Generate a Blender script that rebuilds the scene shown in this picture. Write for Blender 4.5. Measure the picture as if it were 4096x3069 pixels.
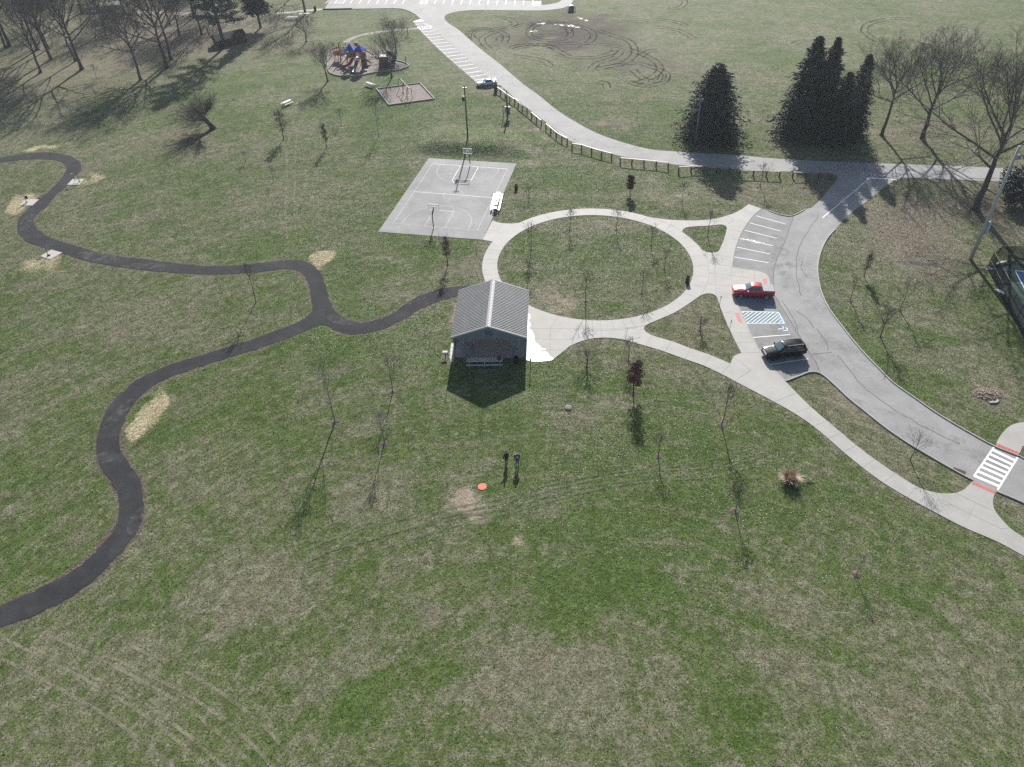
# A public park seen from a drone on a clear winter day.  Units are metres.
# Ground positions were surveyed from the photograph: a traced point is sent from the camera onto the
# ground plane once, and everything is then built there at its real size.
import bpy, bmesh, math, random
import numpy as np
from math import sin, cos, pi, radians as R
from mathutils import Vector, Matrix
from mathutils.geometry import delaunay_2d_cdt

for o in list(bpy.data.objects):
    bpy.data.objects.remove(o)
S = bpy.context.scene
COL = S.collection

# ------------------------------------------------------------------ camera, sky, sun, exposure
CF, CP, CR, CH = 3002.08, R(41.09896), R(-2.03938), 65.0      # focal length in 4096-wide pixels, pitch, roll, height
IW, IH = 4096.0, 3069.0
cam_d = bpy.data.cameras.new('camera')
cam = bpy.data.objects.new('camera', cam_d)
COL.objects.link(cam)
cam_d.sensor_fit = 'HORIZONTAL'
cam_d.sensor_width = 36.0
cam_d.lens = 36.0 * CF / IW
cam_d.clip_start, cam_d.clip_end = 0.5, 6000
cam.matrix_world = Matrix.Translation((0, 0, CH)) @ Matrix.Rotation(pi / 2 - CP, 4, 'X') @ Matrix.Rotation(-CR, 4, 'Z').inverted()
S.camera = cam

SUN_EL, SUN_AZ = R(28.5), R(5.0)            # azimuth clockwise from +Y (the way the camera looks)
world = bpy.data.worlds.new('World')
S.world = world
world.use_nodes = True
wn = world.node_tree
bg = wn.nodes['Background']
sky_n = wn.nodes.new('ShaderNodeTexSky')
sky_n.sky_type = 'NISHITA'
sky_n.sun_disc = False
sky_n.sun_elevation = SUN_EL
sky_n.sun_rotation = SUN_AZ
sky_n.air_density, sky_n.dust_density, sky_n.ozone_density = 1.0, 1.2, 1.0
wn.links.new(sky_n.outputs[0], bg.inputs[0])
bg.inputs[1].default_value = 0.072
sun_d = bpy.data.lights.new('sun', 'SUN')
sun_d.energy, sun_d.angle, sun_d.color = 4.6, R(0.53), (1.0, 0.968, 0.92)
sun = bpy.data.objects.new('sun', sun_d)
COL.objects.link(sun)
sun_dir = Vector((sin(SUN_AZ) * cos(SUN_EL), cos(SUN_AZ) * cos(SUN_EL), sin(SUN_EL)))
sun.rotation_euler = sun_dir.to_track_quat('Z', 'Y').to_euler()
S.view_settings.view_transform = 'Standard'
S.view_settings.look = 'None'
S.view_settings.exposure = 0.84
S.view_settings.gamma = 1.0
S.view_settings.use_curve_mapping = False
S.cycles.use_denoising = False

# ------------------------------------------------------------------ survey helpers
def gp(px, py, z=0.0):
    x, y = px - IW / 2, -(py - IH / 2)
    c, s = cos(CR), sin(CR)
    x, y = c * x - s * y, s * x + c * y
    d = (x, CF * cos(CP) + y * sin(CP), -CF * sin(CP) + y * cos(CP))
    t = (z - CH) / d[2]
    return Vector((d[0] * t, d[1] * t, z))

def project(X, Y, Z):
    X, Y, Z = np.asarray(X, float), np.asarray(Y, float), np.asarray(Z, float) - CH
    dz = Y * cos(CP) - Z * sin(CP)
    x = X / dz * CF
    y = (Y * sin(CP) + Z * cos(CP)) / dz * CF
    c, s = cos(-CR), sin(-CR)
    return IW / 2 + (c * x - s * y), IH / 2 - (s * x + c * y)

def height(base, top_y):
    b = gp(*base)
    lo, hi = 0.0, 60.0
    for _ in range(40):
        m = (lo + hi) / 2
        if float(project(b.x, b.y, m)[1]) > top_y: lo = m
        else: hi = m
    return lo

def T(i, j, x, y):                       # point on sheet (i, j) of the survey
    return (1024 * i + x / 2.157, 768 * j + y / 2.157)

def TT(i, j, *pts):
    return [T(i, j, *p) for p in pts]

def Zm(ox, oy, s):                       # an enlarged sheet
    return lambda x, y: (ox + x / s, oy + y / s)

ZT = Zm(2880, 1080, 6.903)               # truck stalls
ZS = Zm(3000, 1300, 6.903)               # suv stalls
ZP = Zm(1720, 1080, 4.1433)              # pavilion
ZG = Zm(1290, 140, 5.5225)               # playground
ZC = Zm(1780, 560, 4.8735)               # court north end
ZF = Zm(1880, 300, 8.496)                # sedan and first rails
ZX = Zm(0, 560, 2.9595)                  # exercise pads
ZW = Zm(0, 0, 4.248)                     # west woods
ZV = Zm(500, 0, 3.253)                   # pine and shed
ZL = Zm(1700, 0, 3.687)                  # upper lot, east end

_dir = Vector((17.68, -3.33, 0)).normalized()
_nor = Vector((-_dir.y, _dir.x, 0))
_p0 = (-15.22, 144.74)
def sstep(e0, e1, x):
    t = np.clip((x - e0) / (e1 - e0), 0, 1)
    return t * t * (3 - 2 * t)
def gz(X, Y):                            # the grass bank behind the basketball court
    X, Y = np.asarray(X, float), np.asarray(Y, float)
    s = (X - _p0[0]) * _nor.x + (Y - _p0[1]) * _nor.y
    a = (X - _p0[0]) * _dir.x + (Y - _p0[1]) * _dir.y
    return 1.25 * sstep(0.6, 5.6, s) * (1 - sstep(7.0, 17.0, s)) * sstep(-7, 1, a) * (1 - sstep(11, 24, a))
def g3(p, dz=0.0):
    v = gp(*p)
    v.z = float(gz(v.x, v.y)) + dz
    return v

def smooth_line(pts, n=6, closed=False):
    """Catmull-Rom through points; a repeated point is a sharp corner."""
    P = [Vector(p) for p in pts]
    out = []
    m = len(P)
    for i in range(m if closed else m - 1):
        p1, p2 = P[i], P[(i + 1) % m]
        if (p1 - p2).length < 1e-6:
            continue
        p0 = P[i - 1] if (i > 0 or closed) else p1
        p3 = P[(i + 2) % m] if (i + 2 < m or closed) else p2
        if (p0 - p1).length < 1e-6: p0 = p1 - (p2 - p1) * 0.01
        if (p3 - p2).length < 1e-6: p3 = p2 + (p2 - p1) * 0.01
        d1 = max((p1 - p0).length, 1e-3) ** .5; d2 = (p2 - p1).length ** .5; d3 = max((p3 - p2).length, 1e-3) ** .5
        m1 = (p1 - p0) / d1 - (p2 - p0) / (d1 + d2) + (p2 - p1) / d2
        m2 = (p2 - p1) / d2 - (p3 - p1) / (d2 + d3) + (p3 - p2) / d3
        m1 *= d2; m2 *= d2
        for k in range(n):
            t = k / n
            h00 = 2*t**3 - 3*t*t + 1; h10 = t**3 - 2*t*t + t; h01 = -2*t**3 + 3*t*t; h11 = t**3 - t*t
            out.append(p1 * h00 + m1 * h10 + p2 * h01 + m2 * h11)
    if not closed:
        out.append(P[-1])
    return out

def trace(pts, n=6, closed=False, z=0.0):
    return smooth_line([gp(*p, z) for p in pts], n, closed)

# ------------------------------------------------------------------ object helpers
def tag(o, label=None, cat=None, group=None, kind=None):
    if label: o['label'] = label
    if cat: o['category'] = cat
    if group: o['group'] = group
    if kind: o['kind'] = kind
    return o

def thing(name, label, cat, loc=(0, 0, 0), rz=0.0, group=None):
    o = bpy.data.objects.new(name, None)
    o.empty_display_size = 0.3
    o.location = loc
    o.rotation_euler = (0, 0, rz)
    COL.objects.link(o)
    return tag(o, label, cat, group)

class MB:
    def __init__(s):
        s.v, s.f = [], []
    def add(s, vs, fs):
        b = len(s.v)
        s.v += [tuple(v) for v in vs]
        s.f += [tuple(b + i for i in f) for f in fs]
        return s
    def box(s, c, size, rz=0.0, M=None):
        x, y, z = size[0] / 2, size[1] / 2, size[2] / 2
        m = M or (Matrix.Translation(c) @ Matrix.Rotation(rz, 4, 'Z'))
        vs = [m @ Vector(p) for p in ((-x,-y,-z),(x,-y,-z),(x,y,-z),(-x,y,-z),(-x,-y,z),(x,-y,z),(x,y,z),(-x,y,z))]
        return s.add(vs, [(0,3,2,1),(4,5,6,7),(0,1,5,4),(1,2,6,5),(2,3,7,6),(3,0,4,7)])
    def bar(s, a, b, w, h, up=(0, 0, 1)):                 # a box from a to b
        a, b = Vector(a), Vector(b)
        d = (b - a).normalized()
        u = Vector(up)
        if abs(d.dot(u)) > .97: u = Vector((0, 1, 0))
        side = d.cross(u).normalized()
        u = side.cross(d).normalized()
        vs = [p + side * sx * w / 2 + u * sz * h / 2 for p in (a, b) for sx, sz in ((-1,-1),(1,-1),(1,1),(-1,1))]
        return s.add(vs, [(0,1,2,3),(7,6,5,4),(0,4,5,1),(1,5,6,2),(2,6,7,3),(3,7,4,0)])
    def tube(s, pts, r, n=6, cap=True):
        pts = [Vector(p) for p in pts]
        k = len(pts)
        rs = r if hasattr(r, '__len__') else [r] * k
        b = len(s.v)
        d = (pts[1] - pts[0]).normalized()
        u = d.orthogonal().normalized()
        for i, p in enumerate(pts):
            dd = (pts[min(i + 1, k - 1)] - pts[max(i - 1, 0)])
            dd = dd.normalized() if dd.length > 1e-9 else d
            u = (u - dd * u.dot(dd))
            u = u.normalized() if u.length > 1e-6 else dd.orthogonal().normalized()
            w = dd.cross(u)
            for j in range(n):
                a = 2 * pi * j / n
                s.v.append(tuple(p + (u * cos(a) + w * sin(a)) * rs[i]))
        for i in range(k - 1):
            for j in range(n):
                a, c = b + i * n + j, b + i * n + (j + 1) % n
                s.f.append((a, c, c + n, a + n))
        if cap:
            s.f.append(tuple(b + j for j in reversed(range(n))))
            s.f.append(tuple(b + (k - 1) * n + j for j in range(n)))
        return s
    def cyl(s, c, r, h, n=16, r2=None):
        c = Vector(c)
        return s.tube([c, c + Vector((0, 0, h))], [r, r if r2 is None else r2], n)
    def lathe(s, prof, n=16, c=(0, 0, 0)):                # prof: (r, z) pairs
        b = len(s.v)
        for r_, z_ in prof:
            for j in range(n):
                a = 2 * pi * j / n
                s.v.append((c[0] + r_ * cos(a), c[1] + r_ * sin(a), c[2] + z_))
        for i in range(len(prof) - 1):
            for j in range(n):
                a, d = b + i * n + j, b + i * n + (j + 1) % n
                s.f.append((a, d, d + n, a + n))
        return s
    def quad(s, *p):
        return s.add(p, [tuple(range(len(p)))])
    def slab(s, poly, th):                                # a flat or bent face with thickness below it
        n = len(poly)
        P = [Vector(p) for p in poly]
        nn = Vector((0, 0, 0))
        for i in range(n):
            nn += P[i].cross(P[(i + 1) % n])
        nn.normalize()
        if nn.z < 0 and abs(nn.z) > .2:
            P.reverse(); nn = -nn
        return s.add(P + [p - nn * th for p in P], [tuple(range(n)), tuple(range(2 * n - 1, n - 1, -1))] +
                     [(i, n + i, n + (i + 1) % n, (i + 1) % n) for i in range(n)])
    def mesh(s, name, smooth=False):
        me = bpy.data.meshes.new(name)
        me.from_pydata(s.v, [], s.f)
        me.update()
        if smooth:
            me.polygons.foreach_set('use_smooth', [True] * len(me.polygons))
        return me
    def build(s, name, mat, parent=None, smooth=False, **kw):
        return link(name, s.mesh(name, smooth), mat, parent, **kw)

def link(name, me, mat, parent=None, label=None, cat=None, group=None, kind=None):
    if mat is not None and not len(me.materials):
        me.materials.append(mat)
    o = bpy.data.objects.new(name, me)
    COL.objects.link(o)
    if parent is not None:
        o.parent = parent
    return tag(o, label, cat, group, kind)

def copy_tree(o, parent=None, label=None):
    kids = list(o.children)
    c = o.copy()
    COL.objects.link(c)
    if parent is not None:
        c.parent = parent
    if label: c['label'] = label
    for k in kids:
        copy_tree(k, c)
    return c

# ------------------------------------------------------------------ materials
class NT:
    def __init__(s, name):
        s.m = bpy.data.materials.new(name)
        s.m.use_nodes = True
        s.t = s.m.node_tree
        s.b = s.t.nodes['Principled BSDF']
    def n(s, typ, **kw):
        nd = s.t.nodes.new('ShaderNode' + typ)
        for k, v in kw.items():
            setattr(nd, k, v)
        return nd
    def l(s, a, b):
        s.t.links.new(a, b)
    def val(s, sock, v):
        if hasattr(v, 'is_output'): s.l(v, sock)
        else: sock.default_value = v
    def noise(s, vec, scale, detail=5, rough=.6, dist=0.0):
        nd = s.n('TexNoise')
        s.l(vec, nd.inputs['Vector'])
        nd.inputs['Scale'].default_value = scale
        nd.inputs['Detail'].default_value = detail
        nd.inputs['Roughness'].default_value = rough
        nd.inputs['Distortion'].default_value = dist
        return nd.outputs[0]
    def math(s, op, a, b=0.0, clamp=False):
        nd = s.n('Math', operation=op, use_clamp=clamp)
        s.val(nd.inputs[0], a); s.val(nd.inputs[1], b)
        return nd.outputs[0]
    def ramp(s, x, a, b, lo=0.0, hi=1.0):
        nd = s.n('MapRange', interpolation_type='SMOOTHSTEP')
        s.val(nd.inputs[0], x)
        for i, v in enumerate((a, b, lo, hi)): nd.inputs[i + 1].default_value = v
        return nd.outputs[0]
    def mix(s, f, a, b):
        nd = s.n('Mix', data_type='RGBA')
        s.val(nd.inputs[0], f)
        for sk, v in ((nd.inputs[6], a), (nd.inputs[7], b)):
            if hasattr(v, 'is_output'): s.l(v, sk)
            else: sk.default_value = (*v, 1) if len(v) == 3 else v
        return nd.outputs[2]
    def scale(s, col, f):
        nd = s.n('VectorMath', operation='SCALE')
        s.val(nd.inputs[0], col) if hasattr(col, 'is_output') else setattr(nd.inputs[0], 'default_value', col[:3])
        s.val(nd.inputs[3], f)
        return nd.outputs[0]
    def bump(s, h, strength, dist):
        nd = s.n('Bump')
        nd.inputs['Strength'].default_value = strength
        nd.inputs['Distance'].default_value = dist
        s.l(h, nd.inputs['Height'])
        s.l(nd.outputs[0], s.b.inputs['Normal'])

def mat(name, c, r=.6, metal=0.0, var=.12, vs=3.0, bump=0.0, bs=25.0, spec=.5, coat=0.0, c2=None, alpha=None, sub=None):
    """Plain procedural material: colour broken up by noise, optional bump and a second blotch colour."""
    k = NT(name)
    tc = k.n('TexCoord').outputs['Object']
    f = k.ramp(k.noise(tc, vs), .25, .75, 1 - var, 1 + var)
    g = k.ramp(k.noise(tc, vs * 9, 3), .25, .75, 1 - var * .7, 1 + var * .7)
    base = k.mix(k.ramp(k.noise(tc, vs * .45, 5, .65), .42, .64), c, c2) if c2 else (*c, 1)
    k.l(k.scale(base, k.math('MULTIPLY', f, g)), k.b.inputs['Base Color'])
    k.b.inputs['Roughness'].default_value = r
    k.b.inputs['Metallic'].default_value = metal
    k.b.inputs['Specular IOR Level'].default_value = spec
    if coat:
        k.b.inputs['Coat Weight'].default_value = coat
        k.b.inputs['Coat Roughness'].default_value = .05
    if bump:
        k.bump(k.noise(tc, bs, 4), bump, .02)
    if alpha is not None:                                   # worn away in places: (noise scale, low, high)
        k.l(k.ramp(k.noise(tc, alpha[0], 5, .7), alpha[1], alpha[2], *(alpha[3:] or (0, 1))), k.b.inputs['Alpha'])
    return k.m

def vnoise(x, y, cell, seed):
    """value noise on arrays, 0..1"""
    rg = np.random.RandomState(seed)
    tab = rg.rand(257, 257)
    fx, fy = np.asarray(x) / cell + 1000, np.asarray(y) / cell + 1000
    ix, iy = np.floor(fx).astype(int), np.floor(fy).astype(int)
    tx, ty = fx - ix, fy - iy
    tx, ty = tx * tx * (3 - 2 * tx), ty * ty * (3 - 2 * ty)
    a = tab[ix % 256, iy % 256]; b = tab[(ix + 1) % 256, iy % 256]
    c = tab[ix % 256, (iy + 1) % 256]; d = tab[(ix + 1) % 256, (iy + 1) % 256]
    return (a * (1 - tx) + b * tx) * (1 - ty) + (c * (1 - tx) + d * tx) * ty

def fbm(x, y, cell, seed, octv=4, g=.55):
    t = w = 0
    for k in range(octv):
        t = t + vnoise(x, y, cell / 2 ** k, seed + k) * g ** k
        w += g ** k
    return t / w

def inside(poly, X, Y):
    """even-odd point in polygon on arrays"""
    P = np.array([(p[0], p[1]) for p in poly])
    c = np.zeros(len(X), bool)
    x0, y0 = P.min(0); x1, y1 = P.max(0)
    sel = np.where((X >= x0) & (X <= x1) & (Y >= y0) & (Y <= y1))[0]
    xs, ys = X[sel], Y[sel]
    r = np.zeros(len(sel), bool)
    for i in range(len(P)):
        (ax, ay), (bx, by) = P[i], P[i - 1]
        if ay == by: continue
        m = ((ay > ys) != (by > ys)) & (xs < (bx - ax) * (ys - ay) / (by - ay) + ax)
        r ^= m
    c[sel] = r
    return c

def line_dist(line, X, Y, reach):
    """distance to a polyline, capped at reach"""
    P = np.array([(p[0], p[1]) for p in line])
    out = np.full(len(X), reach, float)
    for i in range(len(P) - 1):
        a, b = P[i], P[i + 1]
        lo, hi = np.minimum(a, b) - reach, np.maximum(a, b) + reach
        s = np.where((X > lo[0]) & (X < hi[0]) & (Y > lo[1]) & (Y < hi[1]))[0]
        if not len(s): continue
        d = b - a
        t = np.clip(((X[s] - a[0]) * d[0] + (Y[s] - a[1]) * d[1]) / max(d @ d, 1e-9), 0, 1)
        out[s] = np.minimum(out[s], np.hypot(X[s] - a[0] - t * d[0], Y[s] - a[1] - t * d[1]))
    return out

def cdt(outlines, lines=()):
    """Triangulate outlines (even-odd) cut by extra lines; returns verts and the faces of each connected piece."""
    vs, es = [], []
    for L, closed in [(o, True) for o in outlines] + [(l, False) for l in lines]:
        b = len(vs)
        vs += [Vector((p[0], p[1])) for p in L]
        n = len(L)
        es += [(b + i, b + (i + 1) % n) for i in range(n if closed else n - 1)]
    V, E, F, _, oe, _ = delaunay_2d_cdt(vs, es, [], 0, 1e-4)
    wall = {tuple(sorted(e)) for e, o in zip(E, oe) if o}
    cx = np.array([sum(V[i].x for i in f) / len(f) for f in F]); cy = np.array([sum(V[i].y for i in f) / len(f) for f in F])
    keep = np.zeros(len(F), bool)
    for o in outlines:
        keep ^= inside(o, cx, cy)
    nb = {}
    for fi, f in enumerate(F):
        if not keep[fi]: continue
        for i in range(len(f)):
            e = tuple(sorted((f[i], f[(i + 1) % len(f)])))
            if e not in wall: nb.setdefault(e, []).append(fi)
    adj = {}
    for l in nb.values():
        if len(l) == 2:
            adj.setdefault(l[0], []).append(l[1]); adj.setdefault(l[1], []).append(l[0])
    seen, groups = set(), []
    for fi in np.where(keep)[0]:
        if fi in seen: continue
        st, g = [fi], []
        seen.add(fi)
        while st:
            q = st.pop(); g.append(q)
            for w in adj.get(q, []):
                if w not in seen: seen.add(w); st.append(w)
        groups.append([F[i] for i in g])
    return V, groups

def sheet(name, outlines, z, m, parent=None, kind='structure', skirt=True):
    V, groups = cdt(outlines)
    mb = MB()
    mb.v = [(v.x, v.y, z) for v in V]
    for g in groups:
        for f in g:
            a = sum(V[f[i - 1]].x * V[f[i]].y - V[f[i]].x * V[f[i - 1]].y for i in range(len(f)))
            mb.f.append(tuple(f) if a > 0 else tuple(reversed(f)))
    if skirt:
        for o in outlines:
            b = len(mb.v); n = len(o)
            mb.v += [(p[0], p[1], z) for p in o] + [(p[0], p[1], -.15) for p in o]
            mb.f += [(b + i, b + n + i, b + n + (i + 1) % n, b + (i + 1) % n) for i in range(n)]
    return mb.build(name, m, parent, kind=kind)

def ribbon(mb, line, w, z):
    """flat strip of width w along a line (world points)"""
    P = [Vector((p[0], p[1], 0)) for p in line]
    b = len(mb.v); n = len(P)
    for i, p in enumerate(P):
        d = (P[min(i + 1, n - 1)] - P[max(i - 1, 0)]).normalized()
        s = Vector((-d.y, d.x, 0)) * (w / 2)
        for q in (p - s, p + s):
            zz = z + (float(gz(q.x, q.y)))
            mb.v.append((q.x, q.y, zz))
    mb.f += [(b + 2 * i, b + 2 * i + 2, b + 2 * i + 3, b + 2 * i + 1) for i in range(n - 1)]
    return mb

def resample(line, step):
    out = [Vector(line[0])]
    for a, b in zip(line, line[1:]):
        a, b = Vector(a), Vector(b)
        k = max(1, int((b - a).length / step))
        out += [a.lerp(b, (i + 1) / k) for i in range(k)]
    return out

def curb(name, line, m, w=.16, h=.14, z0=-.05):
    P = [Vector((p[0], p[1], 0)) for p in line]
    mb = MB(); n = len(P)
    for i, p in enumerate(P):
        d = (P[min(i + 1, n - 1)] - P[max(i - 1, 0)]).normalized()
        s = Vector((-d.y, d.x, 0))
        for o, z in ((-w/2, z0), (-w/2, h - .02), (-w/2 + .02, h), (w/2 - .02, h), (w/2, h - .02), (w/2, z0)):
            mb.v.append(tuple(p + s * o + Vector((0, 0, z))))
    for i in range(n - 1):
        for j in range(5):
            a = i * 6 + j
            mb.f.append((a, a + 1, a + 7, a + 6))
    mb.f += [tuple(range(6)), tuple((n - 1) * 6 + j for j in reversed(range(6)))]
    return mb.build(name, m, None, kind='structure')
# ------------------------------------------------------------------ palette
m_concrete = mat('concrete', (.355, .34, .31), r=.75, var=.06, vs=.6, bump=.15, bs=18, c2=(.325, .312, .285))
m_joint = mat('joint_dirt', (.13, .12, .105), r=.9)
m_curb = mat('kerb_concrete', (.33, .32, .295), r=.75, var=.12, vs=.9)
m_road = mat('road_asphalt', (.275, .27, .262), r=.8, spec=.35, var=.10, vs=.35, bump=.25, bs=14, c2=(.24, .235, .228))
m_lot = mat('parking_asphalt', (.225, .222, .215), r=.8, spec=.35, var=.13, vs=.4, bump=.25, bs=14, c2=(.185, .182, .177))
m_court = mat('court_asphalt', (.265, .262, .255), r=.82, spec=.35, var=.12, vs=.22, bump=.2, bs=14, c2=(.22, .217, .212))
m_path = mat('path_asphalt', (.034, .035, .0365), r=.9, spec=.12, var=.16, vs=.5, bump=.4, bs=12, c2=(.045, .046, .0475))
m_white = mat('white_paint', (.78, .78, .76), r=.6, var=.08)
m_worn = mat('worn_white_paint', (.72, .72, .70), r=.6, var=.1, alpha=(1.1, .30, .48, .25, 1))
m_blue_paint = mat('blue_paint', (.12, .27, .66), r=.6, var=.12)
m_pale_blue = mat('pale_blue_paint', (.48, .70, .84), r=.6, var=.1)
m_sky_blue = mat('sky_blue_paint', (.16, .46, .80), r=.6, var=.1)
m_red_tile = mat('red_tile', (.48, .13, .10), r=.7, var=.12, vs=5)
m_mulch = mat('mulch', (.165, .13, .11), r=.9, var=.45, vs=2.2, bump=1.0, bs=9, c2=(.21, .165, .14))
m_timber = mat('weathered_timber', (.30, .28, .25), r=.8, var=.25, vs=2)
m_puddle = mat('puddle_water', (.05, .048, .045), r=.03, var=.02)

# ------------------------------------------------------------------ traced outlines
path_left = TT(0,3,(-250,365),(0,261),(278,139),(556,0)) + TT(0,2,(700,1560),(860,1410),(980,1270),(1022,1170),(1030,1060),(1010,940),(960,850),(880,730),(842,640),(830,540),(850,410),(890,290),(960,170),(1060,70)) + \
    TT(0,1,(1150,1645),(1300,1560),(1500,1480),(1800,1390),(2000,1325),(2209,1262)) + TT(1,1,(200,1185),(350,1130),(440,1075),(482,1030),(486,980),(475,900),(460,820),(435,740),(405,705),(340,672),(250,665),(0,693)) + \
    TT(0,1,(1900,712),(1600,705),(1300,680),(1000,645),(750,595),(540,530),(330,465),(230,430),(170,370),(148,310),(155,250),(190,200),(270,120),(370,20)) + \
    [ZX(*p) for p in ((460,705),(600,590),(700,490),(770,395),(792,340),(770,295),(720,262),(640,238),(500,231),(350,230),(150,250),(0,275),(-150,312))]
path_right = [ZX(*p) for p in ((-150,245),(0,210),(160,185),(300,165),(500,150),(640,155),(780,175),(870,205),(935,260),(960,310),(950,360),(900,415),(840,480),(760,570),(620,700))] + \
    TT(0,1,(430,100),(350,170),(300,220),(290,270),(320,320),(380,365),(500,420),(700,480),(950,545),(1100,565),(1400,600),(1750,640),(2000,637),(2209,618)) + \
    TT(1,1,(200,595),(350,588),(430,600),(500,640),(555,690),(590,780),(620,870),(650,970),(690,1030),(760,1085),(830,1120),(920,1130),(1020,1110),(1150,1065),(1280,980),(1400,900),(1520,855),(1620,832),(1760,815),(1950,812))
path_south = TT(1,1,(1950,895),(1740,902),(1640,925),(1550,955),(1400,1020),(1280,1095),(1150,1160),(1020,1205),(900,1225),(800,1230),(700,1205),(630,1165),(570,1150),(400,1215),(200,1290),(0,1360)) + \
    TT(0,1,(1850,1470),(1600,1550),(1370,1640)) + TT(0,2,(1210,110),(1130,210),(1065,340),(1032,460),(1040,570),(1080,640),(1150,740),(1210,850),(1238,960),(1235,1130),(1190,1260),(1080,1410),(960,1540),(850,1657)) + TT(0,3,(625,174),(347,313),(0,445),(-250,560))
PL, PRt, PS = trace(path_left, 4), trace(path_right, 4), trace(path_south, 4)
rgj = random.Random(4)
def crumble(L, a=.06): return [p + Vector((rgj.gauss(0, a), rgj.gauss(0, a), 0)) for p in resample(L, .45)]
PL, PRt, PS = crumble(PL), crumble(PRt), crumble(PS)
path_poly = PL + PRt + PS
sheet('footpath', [path_poly], .03, m_path)

# upper road with the angled lot and the lot at the top
road_l = trace(TT(1,0,(590,82),(800,79),(1000,77),(1240,76),(1300,90),(1380,128),(1418,165),(1418,165),(1352,186),(1352,186),(1395,232),(1430,280),(1470,320),(1550,400),(1680,520),(1830,650),(1900,712),(1900,712),(1990,765),(2040,752),(2085,730)) +
               TT(2,0,(0,828),(60,880),(260,1030),(370,1115),(480,1205),(560,1240),(700,1283),(860,1330),(1100,1380),(1350,1415),(1600,1440),(1870,1458),(2209,1474)) + TT(3,0,(300,1488),(540,1503)), 4)
road_t = [gp(*p) for p in TT(1,0,(660,-40),(590,82))]
road_r_hi = trace(TT(3,0,(2700,1500),(2209,1468),(2000,1452),(1500,1430),(1000,1412),(500,1392),(0,1365)) + TT(2,0,(2000,1345),(1600,1320),(1400,1308),(1200,1290),(1000,1243),(850,1195),(700,1135),(560,1060),(400,960),(220,815),(120,745),(0,645)) +
                  TT(1,0,(2100,550),(1970,450),(1850,350),(1750,260),(1660,200),(1625,155),(1650,125),(1750,98),(1900,88),(2209,89)) + [ZL(*p) for p in ((1700,155),(1850,146),(2000,126),(2100,95),(2165,50),(2185,-20))], 4)
road_top = [gp(*p) for p in [ZL(2015,-20), ZL(2008,12), ZL(1960,40), ZL(1850,66), ZL(1706,76), ZL(1722,62), ZL(1716,14), ZL(1450,9), ZL(1030,2), ZL(800,-12), ZL(0,-30)]]
# lower drive: starts at the junction and leaves at the right edge
drive_r = trace(TT(3,0,(2700,1600),(2209,1580),(1850,1562),(1500,1545),(1180,1537),(1100,1553),(1030,1600),(960,1650)) + TT(3,1,(880,60),(720,180),(640,258),(600,305),(520,390),(470,480),(437,580),(427,680),(442,800),(472,900),(532,1020),(622,1140),(720,1268),(850,1418),(950,1520),(1090,1657)) +
                TT(3,2,(1250,112),(1450,252),(1700,402),(1955,542),(2160,625),(2209,652),(2500,790)), 4)
drive_l = trace(TT(3,2,(2500,1160),(2209,1030),(2100,982),(1970,930),(1765,832),(1600,745),(1400,630),(1200,510),(1000,372),(850,252),(700,132),(560,0)) + [ZS(*p) for p in ((2060,1430),(1900,1332),(1750,1305),(1600,1320),(1450,1380),(1200,1480),(985,1560))], 4)
bay = trace([ZS(*p) for p in ((985,1560),(800,1370),(680,1270),(580,1140),(480,1020),(390,890),(280,740),(180,560),(80,370),(0,240))] +
            [ZT(*p) for p in ((790,1657),(720,1450),(640,1300),(560,1130),(500,1000),(440,850),(385,720),(352,600),(330,490),(330,490),(800,520),(1300,540),(1372,520),(1378,430),(1368,330),(1340,225),(1290,140),(1225,90),(1140,48),(1040,25),(940,10),(740,-12))] +
            TT(2,1,(1897,650),(1897,650),(1905,580),(1922,500),(1950,410),(1985,340),(2030,270),(2090,195),(2152,147)), 4)
lot_n = trace(TT(3,1,(0,160),(60,185),(120,202),(180,210),(230,200),(318,153)), 4)
drive_w = [gp(*p) for p in TT(3,1,(380,135),(430,90),(510,0)) + TT(3,0,(560,1600),(603,1535),(590,1515),(540,1503))]
road_poly = road_t + road_l + list(reversed(drive_w)) + list(reversed(lot_n)) + list(reversed(bay)) + list(reversed(drive_l)) + list(reversed(drive_r)) + road_r_hi + road_top
road = sheet('road', [road_poly], .022, m_road)
# the resurfaced bay beside the drive is a darker sheet laid over it
bay_edge = trace(TT(3,1,(220,205),(190,300),(150,420),(100,530),(55,650),(48,720)) + [ZT(*p) for p in ((1500,700),(1590,820),(1690,1010),(1760,1120),(1960,1430),(2090,1657))] + [ZS(*p) for p in ((1250,160),(1380,340),(1560,640),(1720,880),(1850,1110),(1900,1200),(1935,1330))], 3)
bay_s = trace([ZS(*p) for p in ((1935,1330),(1900,1332),(1750,1305),(1600,1320),(1450,1380),(1200,1480),(985,1560))], 3)
lot_n2 = trace(TT(2,1,(2152,147)) + TT(3,1,(0,160),(60,185),(120,202),(180,210),(220,205)), 3)
sheet('parking_bay', [[p for p in bay_edge] + bay_s[1:] + bay[1:] + lot_n2[1:-1]], .027, m_lot, road)
upper_bay = trace(TT(1,0,(1355,186),(1418,165),(1455,185),(1510,243),(1560,272),(1700,392),(1850,526),(1985,645),(2040,690),(2000,760),(1900,712)), 1)
sheet('parking_bay', [upper_bay], .027, m_lot, road)

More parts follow.
